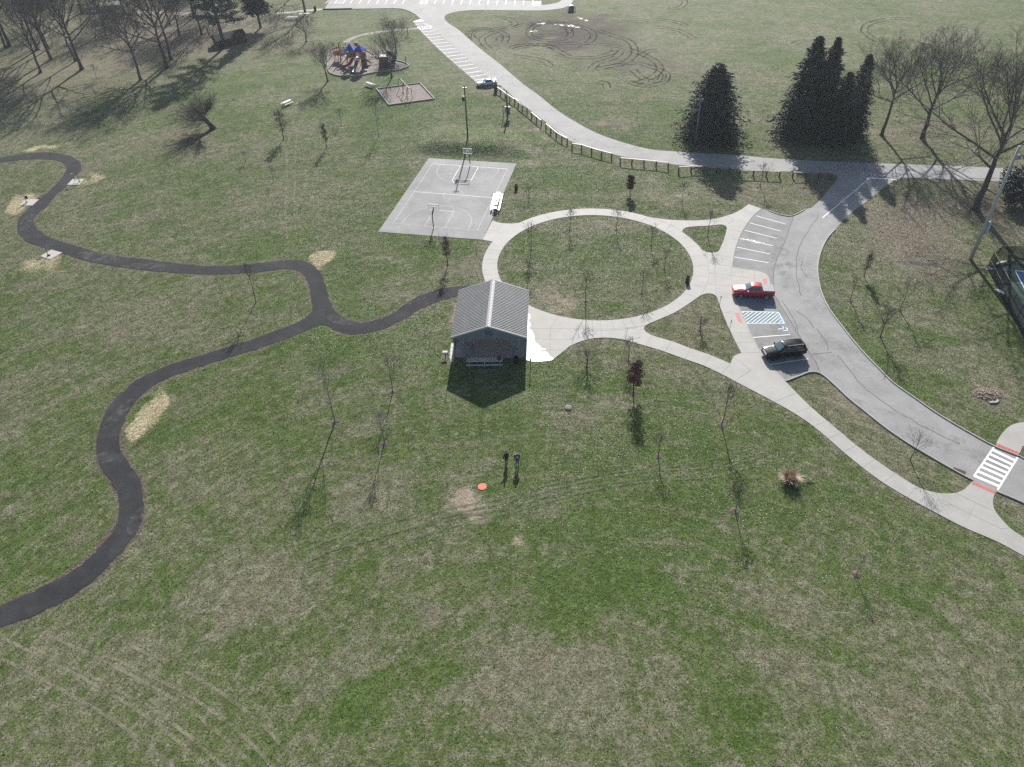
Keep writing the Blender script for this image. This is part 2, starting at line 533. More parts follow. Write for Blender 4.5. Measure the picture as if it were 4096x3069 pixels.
# concrete: ring walk, branches and plaza in one outline with three grass holes
ring_c = Vector((0.2137 * 65, 1.5886 * 65, 0))
RI, RO = .2398 * 65, .2773 * 65
def ring_pts(r, a0=0, a1=360, n=90):
    return [ring_c + Vector((cos(R(a0 + (a1 - a0) * k / n)), sin(R(a0 + (a1 - a0) * k / n)), 0)) * r for k in range(n + 1)]
def ring_ang(p):
    w = gp(*p); return math.degrees(math.atan2(w.y - ring_c.y, w.x - ring_c.x))
aN = ring_ang(T(2,1,1130,205))          # where the north-east branch leaves
aW1 = ring_ang(T(2,1,0,275))            # where the court link joins
aW0 = ring_ang(T(1,1,2035,430))
aP = ring_ang(T(1,1,1945,800))          # pavilion, far side
ne_edge = trace(TT(2,1,(1130,205),(1200,221),(1350,240),(1500,248),(1650,245),(1780,226),(1900,190),(1980,150),(2040,107)), 4)
conc = []
conc += ring_pts(RO, aP, aW0 - 360 if aW0 > aP else aW0, 16)
conc += [gp(*p) for p in TT(1,1,(1955,415),(2040,247))] + trace(TT(1,1,(2040,247),(2090,265),(2150,273),(2209,275)), 3)[1:]
a = aW1 if aW1 < aP else aW1 - 360
conc += ring_pts(RO, aW1, aN, 24)[1:]
conc += ne_edge[1:] + list(reversed(bay))[0:1]
conc_e = list(reversed(bay))
conc += conc_e[1:]
conc += trace([ZS(985,1560), ZS(1070,1657)], 1)[1:] + trace(TT(3,2,(250,82),(370,200),(510,320),(635,425),(760,530),(920,650),(1095,770),(1280,885),(1380,922),(1470,942),(1560,946),(1640,936),(1700,905),(1755,850)), 4)
conc += trace(TT(3,2,(1770,838),(1968,928)), 1) + trace(TT(3,2,(1968,928),(1945,990),(1948,1070),(2000,1150),(2090,1245),(2209,1330),(2500,1520)), 4)[1:]
conc += list(reversed(trace(TT(2,1,(500,1332),(600,1290),(700,1267),(820,1260),(950,1275),(1080,1310),(1300,1375),(1450,1430),(1650,1500),(1780,1560),(1950,1650)) +
                            TT(2,2,(2100,72)) + TT(3,2,(0,130),(200,240),(400,375),(650,590),(815,725),(1000,860),(1200,980),(1420,1100),(1690,1240),(1980,1365),(2209,1490),(2500,1650)), 4)))
conc += [gp(*p) for p in TT(2,1,(340,1460))] + [gp(*ZP(1585,1505)), Vector((2.4, 86.0, 0))]
aQ = math.degrees(math.atan2(86.0 - ring_c.y, 2.4 - ring_c.x))
conc += ring_pts(RO, -130, aP, 12)[:-1]
conc_out = conc
hole_ring = ring_pts(RI, 0, 360, 96)[:-1]
isl1 = trace(TT(2,1,(1470,340),(1490,315),(1540,303),(1700,294),(1810,284),(1848,300),(1850,335),(1800,480),(1772,518),(1720,525),(1655,512),(1610,462),(1530,390),(1480,355)), 3, True)
isl2 = trace(TT(2,1,(1640,890),(1680,879),(1725,882),(1762,903),(1790,980),(1850,1130),(1920,1280),(1978,1392),(1978,1392),(1915,1418),(1886,1484),(1886,1484),(1720,1412),(1540,1350),(1380,1290),(1200,1235),(1140,1190),(1150,1158),(1250,1110),(1400,1045),(1520,970),(1600,915)), 3, True)
joints = []
for k in range(36):
    a = R(10 * k + 3)
    joints.append([ring_c + Vector((cos(a), sin(a), 0)) * (RI - .05), ring_c + Vector((cos(a), sin(a), 0)) * (RO + .02)])
joints.append(ring_pts(RO - .01, -100, 62, 60))
def jl(i, j, *pts):
    W = [gp(*p) for p in TT(i, j, *pts)]
    W[0] = W[0] + (W[0] - W[1]).normalized() * .35; W[-1] = W[-1] + (W[-1] - W[-2]).normalized() * .35
    joints.append(W)
jl(2,1,(1385,243),(1365,292),(1320,345)); jl(2,1,(1365,292),(1500,325)); jl(2,1,(1520,246),(1535,304)); jl(2,1,(1650,245),(1690,296))
jl(2,1,(1860,208),(1915,245),(1840,292)); jl(2,1,(1915,245),(2030,272)); jl(2,1,(1980,148),(2090,200)); jl(2,1,(1840,320),(1985,345)); jl(2,1,(1815,405),(1955,415)); jl(2,1,(1795,480),(1920,500))
jl(2,1,(1730,520),(1765,548),(1905,570)); jl(2,1,(1765,548),(1752,620),(1748,700),(1755,800),(1762,900)); jl(2,1,(1690,618),(1752,625),(1900,648)); jl(2,1,(1705,700),(1890,722)); jl(2,1,(1695,800),(1895,812)); jl(2,1,(1660,835),(1755,850)); jl(2,1,(1765,900),(1920,925))
jl(2,1,(1895,648),(1888,720),(1896,820),(1915,900)); jl(2,1,(1985,665),(1993,800)); jl(2,1,(2090,680),(2098,800)); jl(2,1,(1888,722),(2190,765))
jl(2,1,(1820,1045),(1960,1050)); jl(2,1,(1850,1132),(2000,1132)); jl(2,1,(1890,1218),(2030,1218)); jl(2,1,(1935,1305),(2078,1298)); jl(2,1,(1978,1392),(2140,1385)); jl(2,1,(1900,1420),(2060,1540),(2190,1650)); jl(2,1,(2060,1540),(2209,1515)); jl(2,1,(2060,1540),(1935,1625)); jl(2,1,(1886,1484),(1810,1570)); jl(2,1,(1720,1412),(1655,1498)); jl(2,1,(1540,1352),(1490,1448)); jl(2,1,(1370,1290),(1320,1380)); jl(2,1,(1205,1240),(1155,1330)); jl(2,1,(985,1175),(975,1280))
jl(2,1,(985,1175),(1150,1160)); jl(2,1,(985,1175),(1140,1192)); jl(2,1,(135,1178),(330,1182),(550,1184),(770,1185),(985,1175)); jl(2,1,(240,1025),(140,1110)); jl(2,1,(400,1075),(330,1182),(328,1460)); jl(2,1,(575,1105),(530,1280),(515,1330)); jl(2,1,(760,1108),(770,1185),(775,1265)); jl(2,1,(945,1095),(985,1175)); jl(2,1,(130,1268),(530,1278)); jl(2,1,(130,1360),(450,1367))
jl(3,2,(250,80),(65,152)); jl(3,2,(375,200),(235,252)); jl(3,2,(512,322),(388,368)); jl(3,2,(635,425),(510,477)); jl(3,2,(762,532),(648,590)); jl(3,2,(920,650),(812,725)); jl(3,2,(1095,772),(998,855)); jl(3,2,(1283,885),(1205,978)); jl(3,2,(1447,940),(1472,990),(1425,1102)); jl(3,2,(1472,990),(1745,1127),(2015,1255),(2092,1243)); jl(3,2,(1620,945),(1790,1028),(1960,1108)); jl(3,2,(1790,1028),(1745,1127),(1690,1240)); jl(3,2,(2015,1255),(1975,1368)); jl(1,1,(1950,615),(2085,615)); jl(1,1,(1955,718),(2100,712)); jl(1,1,(2000,330),(2085,335)); jl(1,1,(2130,275),(2085,335))
conc_holes = [hole_ring, isl1, isl2]
walk = sheet('concrete_walk', [conc_out] + conc_holes, .03, m_joint)
V, groups = cdt([conc_out] + conc_holes, joints)
nslab = 0
for g in groups:
    bm = bmesh.new()
    vm = {}
    for f in g:
        for i in f:
            if i not in vm: vm[i] = bm.verts.new((V[i].x, V[i].y, .05))
        bm.faces.new([vm[i] for i in f])
    area = sum(f.calc_area() for f in bm.faces)
    if area < .05:
        bm.free(); continue
    bm.normal_update(); bm.faces.ensure_lookup_table()
    if bm.faces[0].normal.z < 0: bmesh.ops.reverse_faces(bm, faces=bm.faces[:])
    inner = bmesh.ops.inset_region(bm, faces=bm.faces[:], thickness=.022, depth=0, use_boundary=True)
    for f in inner['faces']:                       # the rim slopes down into the joint
        pass
    for v in bm.verts:
        if v.is_boundary: v.co.z = .026
    me = bpy.data.meshes.new('concrete_slab'); bm.to_mesh(me); bm.free()
    link('concrete_slab', me, m_concrete, walk)
    nslab += 1
print('slabs', nslab)
walk_r = sheet('concrete_walk', [trace(TT(3,2,(1968,512),(2000,455),(2050,395),(2110,352),(2209,330)), 4) + [gp(*p) for p in TT(3,2,(2500,400),(2500,520),(2195,540),(2172,600))]], .05, m_concrete)

# red warning tiles at the ramps
def tiles(a, b, c, d, nx, ny, z=.056):
    A, B, C, D = [gp(*p) for p in (a, b, c, d)]
    for i in range(nx):
        for j in range(ny):
            q = []
            for u, v in ((i + .04, j + .05), (i + .96, j + .05), (i + .96, j + .95), (i + .04, j + .95)):
                u /= nx; v /= ny
                p = A.lerp(B, u).lerp(D.lerp(C, u), v)
                q.append((p.x, p.y, z))
            o = MB().slab(q, .03).build('warning_tile', m_red_tile, walk)
tiles(ZT(1178,240), ZT(1290,240), ZT(1305,398), ZT(1195,398), 2, 5)
tiles(ZT(402,1190), ZT(505,1190), ZT(628,1465), ZT(522,1465), 2, 5)
tiles(T(3,2,1768,842), T(3,2,1968,930), T(3,2,1958,955), T(3,2,1752,866), 7, 2)
tiles(T(3,2,1970,512), T(3,2,2175,597), T(3,2,2160,615), T(3,2,1962,535), 7, 2)

# kerbs
curb('kerb', list(drive_r[len(trace(TT(3,0,(2700,1600),(2209,1580),(1850,1562),(1500,1545),(1180,1537),(1100,1553),(1030,1600),(960,1650)) + TT(3,1,(880,60),(720,180),(640,258),(600,305)),4)):-8]), m_curb, .18, .15)
curb('kerb', trace(TT(3,2,(1763,832),(1600,745),(1400,630),(1200,510),(1000,372),(850,252),(700,132),(560,0)) + [ZS(*p) for p in ((2060,1430),(1900,1332),(1750,1305),(1600,1320),(1450,1380),(1200,1480),(985,1560))], 4), m_curb, .18, .15)
curb('kerb', lot_n, m_curb, .18, .14)
curb('kerb', bay, m_curb, .15, .07)
curb('kerb', trace(TT(3,2,(2500,1165),(2209,1032),(2100,984),(1972,932)), 3), m_curb, .18, .15)
curb('kerb', trace(TT(3,2,(2165,622),(2209,648),(2500,788)), 3), m_curb, .18, .15)
curb('timber_edge', trace(TT(1,0,(575,84),(700,82),(828,79)), 3), mat('dark_timber', (.05, .042, .036), r=.8), .25, .3)
curb('kerb', trace(TT(1,0,(830,79),(1000,77),(1240,76),(1300,90),(1380,128),(1416,163)), 4), m_curb, .2, .12)

# ---- painted markings
def stripe(a, b, w, m, z=.032, parent=road, name='parking_line'):
    mb = MB()
    A, B = (gp(*a) if not isinstance(a, Vector) else a), (gp(*b) if not isinstance(b, Vector) else b)
    ribbon(mb, [A, B], w, z)
    return mb.build(name, m, parent)
for a, b in (((2,1,2105,207),(3,1,155,280)), ((2,1,2050,268),(3,1,110,340)), ((2,1,2008,332),(3,1,75,402)), ((2,1,1965,402),(3,1,42,466)), ((2,1,1940,478),(3,1,18,537)), ((2,1,1918,563),(3,1,5,612))):
    stripe(T(*a), T(*b), .12, m_white)
stripe(ZT(445,833), ZT(1475,882), .11, m_blue_paint)
hq = [ZT(570,1150), ZT(1612,1172), ZT(1780,1480), ZT(722,1480)]
for a, b in ((0,1),(1,2),(2,3)):
    stripe(hq[a], hq[b], .13, m_pale_blue, name='hatch_line', z=.032 + .001 * a)
for a, b in (((585,1215),(665,1160)),((625,1280),(800,1160)),((655,1350),(905,1165)),((690,1415),(1030,1165)),((745,1475),(1140,1170)),((870,1475),(1260,1170)),((980,1475),(1370,1172)),((1110,1475),(1480,1175)),((1230,1475),(1600,1180)),((1360,1475),(1630,1245)),((1470,1475),(1670,1315)),((1610,1475),(1710,1385)),((1715,1475),(1748,1440))):
    stripe(ZT(*a), ZT(*b), .12, m_pale_blue, name='hatch_line', z=.035)
stripe(ZS(75,352), ZS(1110,272), .13, m_white)
stripe(ZS(290,727), ZS(1500,640), .13, m_white)
stripe(ZS(558,1097), ZS(1615,940), .13, m_white)
def wheelchair(c, m, s=1.0):
    o = gp(*c)
    mb = MB()
    L = lambda *pts: ribbon(mb, [Vector((o.x + s * x, o.y + s * y, 0)) for x, y in pts], .13 * s, .034)
    L(*[(.18 + .36 * cos(R(a)), -.06 + .36 * sin(R(a))) for a in range(-150, 75, 15)])
    mb.v = [(v[0], v[1], v[2] + (.0006 if i < 32 else 0)) for i, v in enumerate(mb.v)]
    L((-.42, .0), (.05, .06)); L((.0, .06), (.08, .34), (.12, .52)); L((.02, .36), (.16, .62))
    mb.add([(o.x + s * (-.56 + .12 * cos(k * pi / 5)), o.y + s * (-.02 + .12 * sin(k * pi / 5)), .0345) for k in range(10)], [tuple(range(10))])
    return mb.build('wheelchair_symbol', m, road)
wheelchair(ZT(1425,1015), m_sky_blue, 1.05)
wheelchair(ZS(918,112), m_pale_blue, 1.05)
for a, b in (((1370,215),(1475,203)),((1425,277),(1548,266)),((1448,303),(1575,291)),((1475,328),(1604,315)),((1503,353),(1632,340)),((1523,380),(1660,366)),((1550,407),(1690,393)),((1580,433),(1720,419)),((1610,461),(1752,446)),((1643,489),(1783,472)),((1678,515),(1815,499)),((1710,543),(1847,526)),((1747,572),(1880,555)),((1783,602),(1914,585)),((1812,634),(1948,614)),((1847,664),(1981,645)),((1887,694),(2020,675))):
    stripe(T(1,0,*a), T(1,0,*b), .14, m_white)
for q in (((1390,235),(1500,222),(1520,243),(1415,257)), ((1358,187),(1418,167),(1450,183),(1385,192))):
    Q = [T(1,0,*p) for p in q]
    for k in range(4): stripe(Q[k], Q[(k+1) % 4], .14, m_white, name='hatch_line', z=.032 + .001 * k)
    W = [gp(*p) for p in Q]
    for k in range(1, 6):
        stripe(W[3].lerp(W[2], (k - .6) / 5.4), W[0].lerp(W[1], k / 5.4), .12, m_white, name='hatch_line', z=.037)
wheelchair(T(1,0,1470,214), m_white, .9)
wheelchair(T(1,0,640,26), m_white, .9)
for x0, x1 in ((600,630),(812,835),(885,912),(962,985),(1037,1060),(1112,1135),(1187,1210),(1262,1282),(1538,1553),(1613,1628),(1690,1702),(1767,1780),(1842,1855),(1920,1932),(1997,2008),(2075,2085),(2152,2160)):
    k = 32 + (x0 - 800) * .007
    stripe(T(1,0,x0,k), T(1,0,x1 + (x1 - x0) * .2, -6), .16, m_white)
stripe(ZL(1322,76), ZL(1328,8), .16, m_white); stripe(ZL(1450,78), ZL(1457,11), .16, m_white)
for q in (((675,30),(750,33),(782,-8),(706,-8)), ((1413,33),(1470,36),(1483,-8),(1436,-8))):
    W = [gp(*T(1,0,*p)) for p in q]
    for k in range(4): stripe(W[k], W[(k+1) % 4], .16, m_white, name='hatch_line', z=.032 + .001 * k)
    for k in range(1, 5): stripe(W[0].lerp(W[3], k / 5), W[1].lerp(W[2], k / 5 - .08), .15, m_white, name='hatch_line', z=.037)
W = [gp(*ZL(*p)) for p in ((1585,84),(1706,76),(1716,15),(1590,6))]
for k in (0, 3): stripe(W[k], W[(k+1) % 4], .16, m_white, name='hatch_line', z=.032 + .001 * k)
for k in range(1, 5): stripe(W[0].lerp(W[3], k / 5), W[1].lerp(W[2], k / 5 + .1), .15, m_white, name='hatch_line', z=.037)
# junction lines and the crossing
stripe(T(3,1,468,226), T(3,0,880,1537), .16, m_white, name='centre_line')
stripe(T(3,0,876,1537), T(3,0,1108,1552), .28, m_white, name='stop_line', z=.033)
stripe(T(3,2,1950,545), T(3,2,1775,800), .2, m_white, name='crossing_edge')
stripe(T(3,2,2155,632), T(3,2,1980,915), .2, m_white, name='crossing_edge')
for a, b in (((1938,570),(2128,662)),((1912,606),(2106,697)),((1886,642),(2083,732)),((1860,680),(2060,769)),((1835,715),(2040,806)),((1810,755),(2018,846)),((1782,795),(1996,886))):
    stripe(T(3,2,*a), T(3,2,*b), .42, m_white, name='crossing_bar', z=.034)

# ---- basketball court
court = sheet('basketball_court', [[gp(*p) for p in (T(1,0,1490,1366), ZC(1395,462), T(1,1,1957,413), T(1,1,1055,345))]], .03, m_court)
K = [gp(*p) for p in (T(1,0,1527,1413), T(1,0,2165,1462), T(1,1,1912,333), T(1,1,1180,272))]
cy = ((K[0] + K[1]) / 2 - (K[2] + K[3]) / 2); CLEN = cy.length; cy.normalize()
cx = Vector((cy.y, -cy.x, 0)); cc = sum(K, Vector()) / 4; CW = 15.24
def cp(x, y): return cc + cx * x + cy * y
m_cline = mat('court_paint', (.50, .50, .49), r=.8, var=.1, alpha=(.9, .22, .40, .45, 1))
def cline(pts, m=m_cline, z=.036, w=.075):
    mb = MB(); ribbon(mb, [cp(*p) for p in pts], w, z); mb.build('court_line', m, court)
hw, hl = CW / 2, CLEN / 2
cline([(-hw, -hl), (-hw, hl)]); cline([(hw, -hl), (hw, hl)])
cline([(-hw, -hl), (hw, -hl)], z=.037); cline([(-hw, hl), (hw, hl)], m_worn, .037); cline([(-hw, 0), (hw, 0)], m_worn, .037)
cline([(1.83 * cos(R(a)), 1.83 * sin(R(a))) for a in range(0, 361, 8)], z=.038)
for s, mm in ((-1, m_cline), (1, m_worn)):
    by = s * (hl - 1.575)
    cline([(-6.02, s * hl)] + [(-6.02 * cos(R(a)), by - s * 6.02 * sin(R(a))) for a in range(0, 181, 6)] + [(6.02, s * hl)], m_cline, .039)
    for x in (-1.83, 1.83): cline([(x, s * hl), (x, s * (hl - 5.8))], mm, .038)
    cline([(-1.83, s * (hl - 5.8)), (1.83, s * (hl - 5.8))], m_worn, .040)
    cline([(-1.83 * cos(R(a)), s * (hl - 5.8) - s * 1.83 * sin(R(a))) for a in range(0, 181, 9)], mm, .041)

# ---- tennis court in the east
tc_edge = [gp(*p) for p in TT(3,1,(1893,662),(1935,745),(2025,925),(2130,1120),(2300,1440),(3400,1440),(3400,640),(2209,624),(1962,612))]
m_tgreen = mat('green_court', (.040, .066, .055), r=.9, spec=.1, var=.2, vs=.3)
tennis = sheet('tennis_court', [tc_edge], .02, m_tgreen)
sheet('playing_surface', [[gp(*p) for p in TT(3,1,(2132,682),(2209,686),(3000,740),(3000,1100),(2330,1060))]], .028, mat('blue_court', (.03, .075, .20), r=.9, spec=.1, var=.15, vs=.4), tennis)
for a, b in (((2132,682),(2330,1060)), ((2132,682),(3000,740))): stripe(T(3,1,*a), T(3,1,*b), .11, m_white, .034 if a[1] > b[1] else .035, tennis, 'court_line')

# ---- gravel tracks
m_gravel = mat('gravel', (.27, .25, .215), r=.9, var=.2, vs=1.5, alpha=(.8, .30, .55, .3, 1))
mb = MB(); ribbon(mb, resample(trace(TT(1,0,(1398,246),(1300,253),(1150,266),(1000,287),(880,312),(800,345),(775,368)), 4), 1.2), 1.7, .008); mb.build('gravel_path', m_gravel, kind='structure')
mb = MB(); ribbon(mb, resample(trace(TT(1,0,(180,117),(300,107),(420,93),(585,80)), 4), 1.2), 2.0, .008); mb.build('gravel_path', mat('pale_gravel', (.36, .33, .28), r=.9, var=.15), kind='structure')
mb = MB(); ribbon(mb, resample(trace([ZV(*p) for p in ((-100,150),(100,170),(400,160),(800,185),(1150,200))], 4), 1.5), 3.2, .008); mb.build('gravel_path', m_gravel, kind='structure')

# ---- play surfaces
pg_edge = trace([ZG(*p) for p in ((205,328),(145,420),(118,530),(115,700),(132,800),(185,860),(300,900),(450,920),(700,922),(850,905),(1000,870),(1200,832),(1500,802),(1700,777),(1830,735),(1900,697),(1860,645),(1750,602),(1600,572),(1400,545),(1250,522),(1175,502),(1120,440),(1050,392),(950,350),(850,327),(600,300),(400,292),(260,300))], 3, True)
sw_edge = [gp(*T(1,0,*p)) for p in ((1040,772),(1415,722),(1540,858),(1145,912))]
sheet('mulch_bed', [pg_edge], .05, m_mulch)
sheet('mulch_bed', [sw_edge], .05, m_mulch)
def edging(name, line, label, group):
    t = thing(name, label, 'edging', (0, 0, 0), 0, group)
    P = resample(line + [line[0]], 2.4)
    for a, b in zip(P, P[1:]):
        d = (b - a); n = Vector((-d.y, d.x, 0)).normalized()
        mb = MB(); mb.bar(a + d * .01 + Vector((0,0,.11)), b - d * .01 + Vector((0,0,.11)), .2, .36); mb.build('timber', m_timber, t)
edging('timber_border', pg_edge, 'low weathered border curving around the big playground mulch bed', None)
edging('timber_border', sw_edge, 'straight sided weathered border of the small swing mulch bed', None)

# cracks, seams and dust on the paving
m_crack = mat('sealed_crack', (.06, .058, .055), r=.8, var=.3, vs=2, alpha=(.7, .30, .50, .15, .9))
mb = MB(); zc = .0300
for L in (bay_edge, trace(TT(3,1,(440,200),(350,330),(285,440),(250,560),(245,680),(262,800),(290,900)), 4), trace(TT(3,1,(300,590),(285,640),(310,700),(345,740)), 3), trace(TT(3,1,(120,940),(180,1030),(235,1130),(262,1240)), 3), trace(TT(3,1,(385,1400),(455,1395),(560,1385)), 3),
          trace(TT(3,1,(600,1410),(690,1520),(780,1640)), 3) + trace(TT(3,2,(900,90),(1150,260),(1400,400),(1650,520)), 3), trace(TT(3,1,(420,1180),(500,1300),(520,1370)), 3), trace(TT(3,1,(250,1030),(330,1090),(400,1180)), 3), trace(TT(2,0,(160,940),(240,950),(400,960)), 2), trace(TT(2,0,(280,1020),(420,1130),(560,1215)), 3)):
    rc = random.Random(len(L)); W = [p + Vector((rc.gauss(0, .05), rc.gauss(0, .05), 0)) for p in resample(L, .7)]
    zc += .0002; ribbon(mb, W, .085, zc)
mb.build('pavement_crack', m_crack, road, kind='stuff')
m_dust = mat('pale_dust', (.20, .185, .165), r=.9, var=.2, alpha=(.8, .40, .75, 0, .45))
m_stain = mat('road_stain', (.10, .097, .093), r=.7, var=.2, alpha=(.5, .42, .75, 0, .22))
def patch(c, rx, ry, rot, z, m, parent, name):
    o = gp(*c); n = 24
    pts = [(o.x + rx * cos(2*pi*k/n) * cos(rot) - ry * sin(2*pi*k/n) * sin(rot), o.y + rx * cos(2*pi*k/n) * sin(rot) + ry * sin(2*pi*k/n) * cos(rot), z) for k in range(n)]
    MB().quad(*pts).build(name, m, parent)
fp = bpy.data.objects['footpath']
for c, rx, ry, rot in ((T(0,1,850,565), 4.5, 1.3, -.35), (T(0,2,900,640), 1.4, 1.1, 0), (T(0,2,1190,1180), 1.0, 2.0, 0), (T(1,1,740,1100), 2.5, 1.2, -.4), (T(0,2,1020,260), .8, 3, -.3), (T(0,1,240,260), 1.2, 3.2, .2), (T(0,1,1250,640), 4, .9, -.1)):
    patch(c, rx, ry, rot, .034, m_dust, fp, 'dust_patch')
for k, (c, rx, ry, rot) in enumerate(((T(3,1,300,760), 4, 10, .2), (T(3,1,500,1350), 3, 9, .7), (T(3,2,1200,380), 2, 14, .9), (ZT(900,1020), 2.5, 1.2, 0), (ZS(700,600), 2.4, 1.4, 0), (T(2,0,700,1230), 14, 2, -.5), (T(1,0,1900,600), 3, 26, .75), (T(3,0,800,1450), 14, 2, 0), (T(3,1,100,560), 1.5, 9, -.2))):
    patch(c, rx, ry, rot, .0282 + k * .0002, m_stain, road, 'stain')
m_slush = mat('white_residue', (.75, .75, .74), r=.5, alpha=(1.4, .45, .6, 0, .9))
patch(T(2,1,2080,425), 1.9, .45, -.45, .0345, m_slush, road, 'residue')
# ------------------------------------------------------------------ saplings (base, top, kind, label); listed here because the ground is bare around them
SAPS = [
 (T(2,1,165,497), T(2,1,165,270)[1], 'bare', 'thin bare sapling at the west side of the lawn circle, northern of two'),
 (T(2,1,140,735), T(2,1,140,590)[1], 'bare', 'thin bare sapling in the lawn circle nearest the back of the pavilion roof'),
 (T(2,1,497,325), T(2,1,497,155)[1], 'bare', 'slim bare sapling under the north arc of the ring walk, western of two'),
 (T(2,1,898,328), T(2,1,898,158)[1], 'bare', 'slim bare sapling under the north arc of the ring walk, eastern of two'),
 (T(2,1,1200,460), T(2,1,1200,300)[1], 'bare', 'wispy bare sapling in dark mulch in the north east of the lawn circle'),
 (T(2,1,1312,665), T(2,1,1312,510)[1], 'bare', 'wispy bare sapling in dark mulch beside the black barrel in the lawn circle'),
 (T(2,1,1118,875), T(2,1,1118,690)[1], 'bare', 'leaning bare sapling near the south east rim of the lawn circle'),
 (T(2,1,638,945), T(2,1,638,700)[1], 'bare', 'tall thin sapling in the lawn circle casting its shadow over the south walk'),
 (T(2,1,1688,385), T(2,1,1688,172)[1], 'small', 'bare branching young tree in the small triangular grass island'),
 (T(2,1,1622,1195), T(2,1,1622,1080)[1], 'stub', 'short bushy bare sapling in the long grass island by the disabled bays'),
 (T(2,1,145,50), T(2,1,100,-45)[1], 'bare', 'crooked bare sapling beside the black barrel by the basketball court'),
 (T(2,1,1465,80), T(2,1,1465,-70)[1], 'bare', 'thin bare sapling on the leafy lawn south of the rail fence'),
 (T(2,1,645,1510), T(2,1,645,1370)[1], 'stub', 'stubby bare sapling with dense lower twigs on the lawn east of the pavilion'),
 (T(2,1,1003,1455), T(2,1,1003,1262)[1], 'bare', 'thin bare sapling just behind the larger dark red tree'),
 (T(2,0,2140,1610), T(2,0,2140,1415)[1], 'bare', 'thin bare sapling in front of the eastern end of the rail fence'),
 (T(3,1,708,938), T(3,1,708,735)[1], 'small', 'grey bare young tree on the east lawn nearest the curving kerb'),
 (T(3,1,1135,1018), T(3,1,1135,755)[1], 'small', 'grey bare young tree farthest east on the leafy lawn'),
 (T(3,1,968,1250), T(3,1,968,985)[1], 'fewleaf', 'slender young tree with a few brown leaves on the east lawn'),
 (T(3,1,1290,52), T(3,1,1290,-30)[1], 'bare', 'tiny bare sapling in leaf litter near the road junction'),
 (T(3,2,1225,658), T(3,2,1225,440)[1], 'small', 'bare young tree in the strip between sidewalk and drive'),
 (T(2,2,1808,358), T(2,2,1808,20)[1], 'bare', 'tall thin sapling in a leafy mulch circle below the long sidewalk'),
 (T(2,2,1262,628), T(2,2,1262,440)[1], 'bare', 'short bare sapling in a mulch circle right of the red tree shadow'),
 (T(2,2,1925,1098), T(2,2,1925,885)[1], 'bare', 'thin bare sapling in a mulch circle beside the wheel tracks'),
 (T(3,3,762,-12), T(3,2,762,1490)[1], 'small', 'pale bare young tree alone on the south east lawn'),
 (T(1,2,680,330), T(1,1,680,1500)[1], 'small', 'tall pale young tree on the lawn south west of the pavilion, westernmost of three'),
 (T(1,2,1180,72), T(1,1,1180,1415)[1], 'small', 'dark bare young tree left of the pavilion shadow'),
 (T(1,2,1108,518), T(1,2,1108,255)[1], 'bare', 'thin pale sapling casting a long shadow, southernmost of the three near the pavilion'),
 (T(0,1,2209,950), T(0,1,2209,625)[1], 'bare', 'thin bare sapling inside the bend of the dark footpath'),
 (T(1,0,735,1070), T(1,0,735,940)[1], 'bare', 'small bare tree on the slope between two brown leaved young trees and the swings'),
 (T(1,0,1060,1172), T(1,0,1060,915)[1], 'small', 'bare young tree in a pale mulch circle south of the swing bed'),
 (T(1,0,150,1562), T(1,0,150,1440)[1], 'bare', 'small bare sapling below the brown oval crowned tree'),
 (T(0,0,2120,1395), T(0,0,2120,1310)[1], 'bare', 'tiny bare sapling alone on the open grass below the leaning stump'),
 (T(0,0,512,805), T(0,0,512,745)[1], 'bare', 'tiny bare sapling between the long trunk shadows of the west wood'),
 (T(0,0,835,685), T(0,0,835,555)[1], 'bare', 'slim bare sapling left of the low branched tree in the west wood'),
 (ZW(1420,812), ZW(1420,640)[1], 'bare', 'slim bare sapling beside the pale table in the west wood'),
 (ZW(1895,870), ZW(1895,640)[1], 'bare', 'slim dark sapling in front of the blue roofed shelter'),
]
REDS = [
 (T(2,2,1048,80), T(2,1,1048,1455)[1], 'full', 'larger dark red leaved tree with a dense crown on the lawn east of the pavilion'),
 (T(1,1,1655,630), T(1,1,1655,380)[1], 'slim', 'slim dark red leaved young tree between basketball court and pavilion'),
 (T(2,1,1018,20), T(2,0,1018,1505)[1], 'full', 'small dark red leaved tree north of the ring walk by the rail fence'),
 (T(3,1,828,728), T(3,1,828,520)[1], 'slim', 'sparse dark red leaved young tree on the leafy east lawn'),
 (T(1,0,240,1200), T(1,0,240,935)[1], 'brown', 'brown leaved oval young tree on the slope below the picnic tables'),
 (T(1,0,610,1270), T(1,0,610,1055)[1], 'brownslim', 'narrow brown leaved young tree on the slope west of the basketball court'),
]

# ------------------------------------------------------------------ the ground: one sheet to the horizon
rows = [-60, -20, 5]
for py in np.linspace(3190, -70, 410):
    rows.append(gp(IW / 2, py).y)
rows = sorted(set(rows))
rows = [r for r in rows if r < 330] + [345, 380, 430, 520, 700, 1000, 1500, 2500]
us = np.linspace(-.745, .745, 540)
us = np.concatenate([[-3.2, -2.2, -1.6, -1.2, -1.0, -.88, -.8], us, [.8, .88, 1.0, 1.2, 1.6, 2.2, 3.2]])
yy = np.array(rows)
dep = yy * cos(CP) + CH * sin(CP)
GX = us[None, :] * dep[:, None]
GY = np.repeat(yy[:, None], len(us), 1)
gx, gy = GX.ravel(), GY.ravel()
gzv = gz(gx, gy)
nr, nc = GX.shape
q = (np.arange(nr - 1)[:, None] * nc + np.arange(nc - 1)[None, :]).ravel()
faces = np.stack([q, q + 1, q + nc + 1, q + nc], 1)
gme = bpy.data.meshes.new('ground')
gme.vertices.add(len(gx)); gme.loops.add(faces.size); gme.polygons.add(len(faces))
gme.vertices.foreach_set('co', np.stack([gx, gy, gzv], 1).astype(np.float32).ravel())
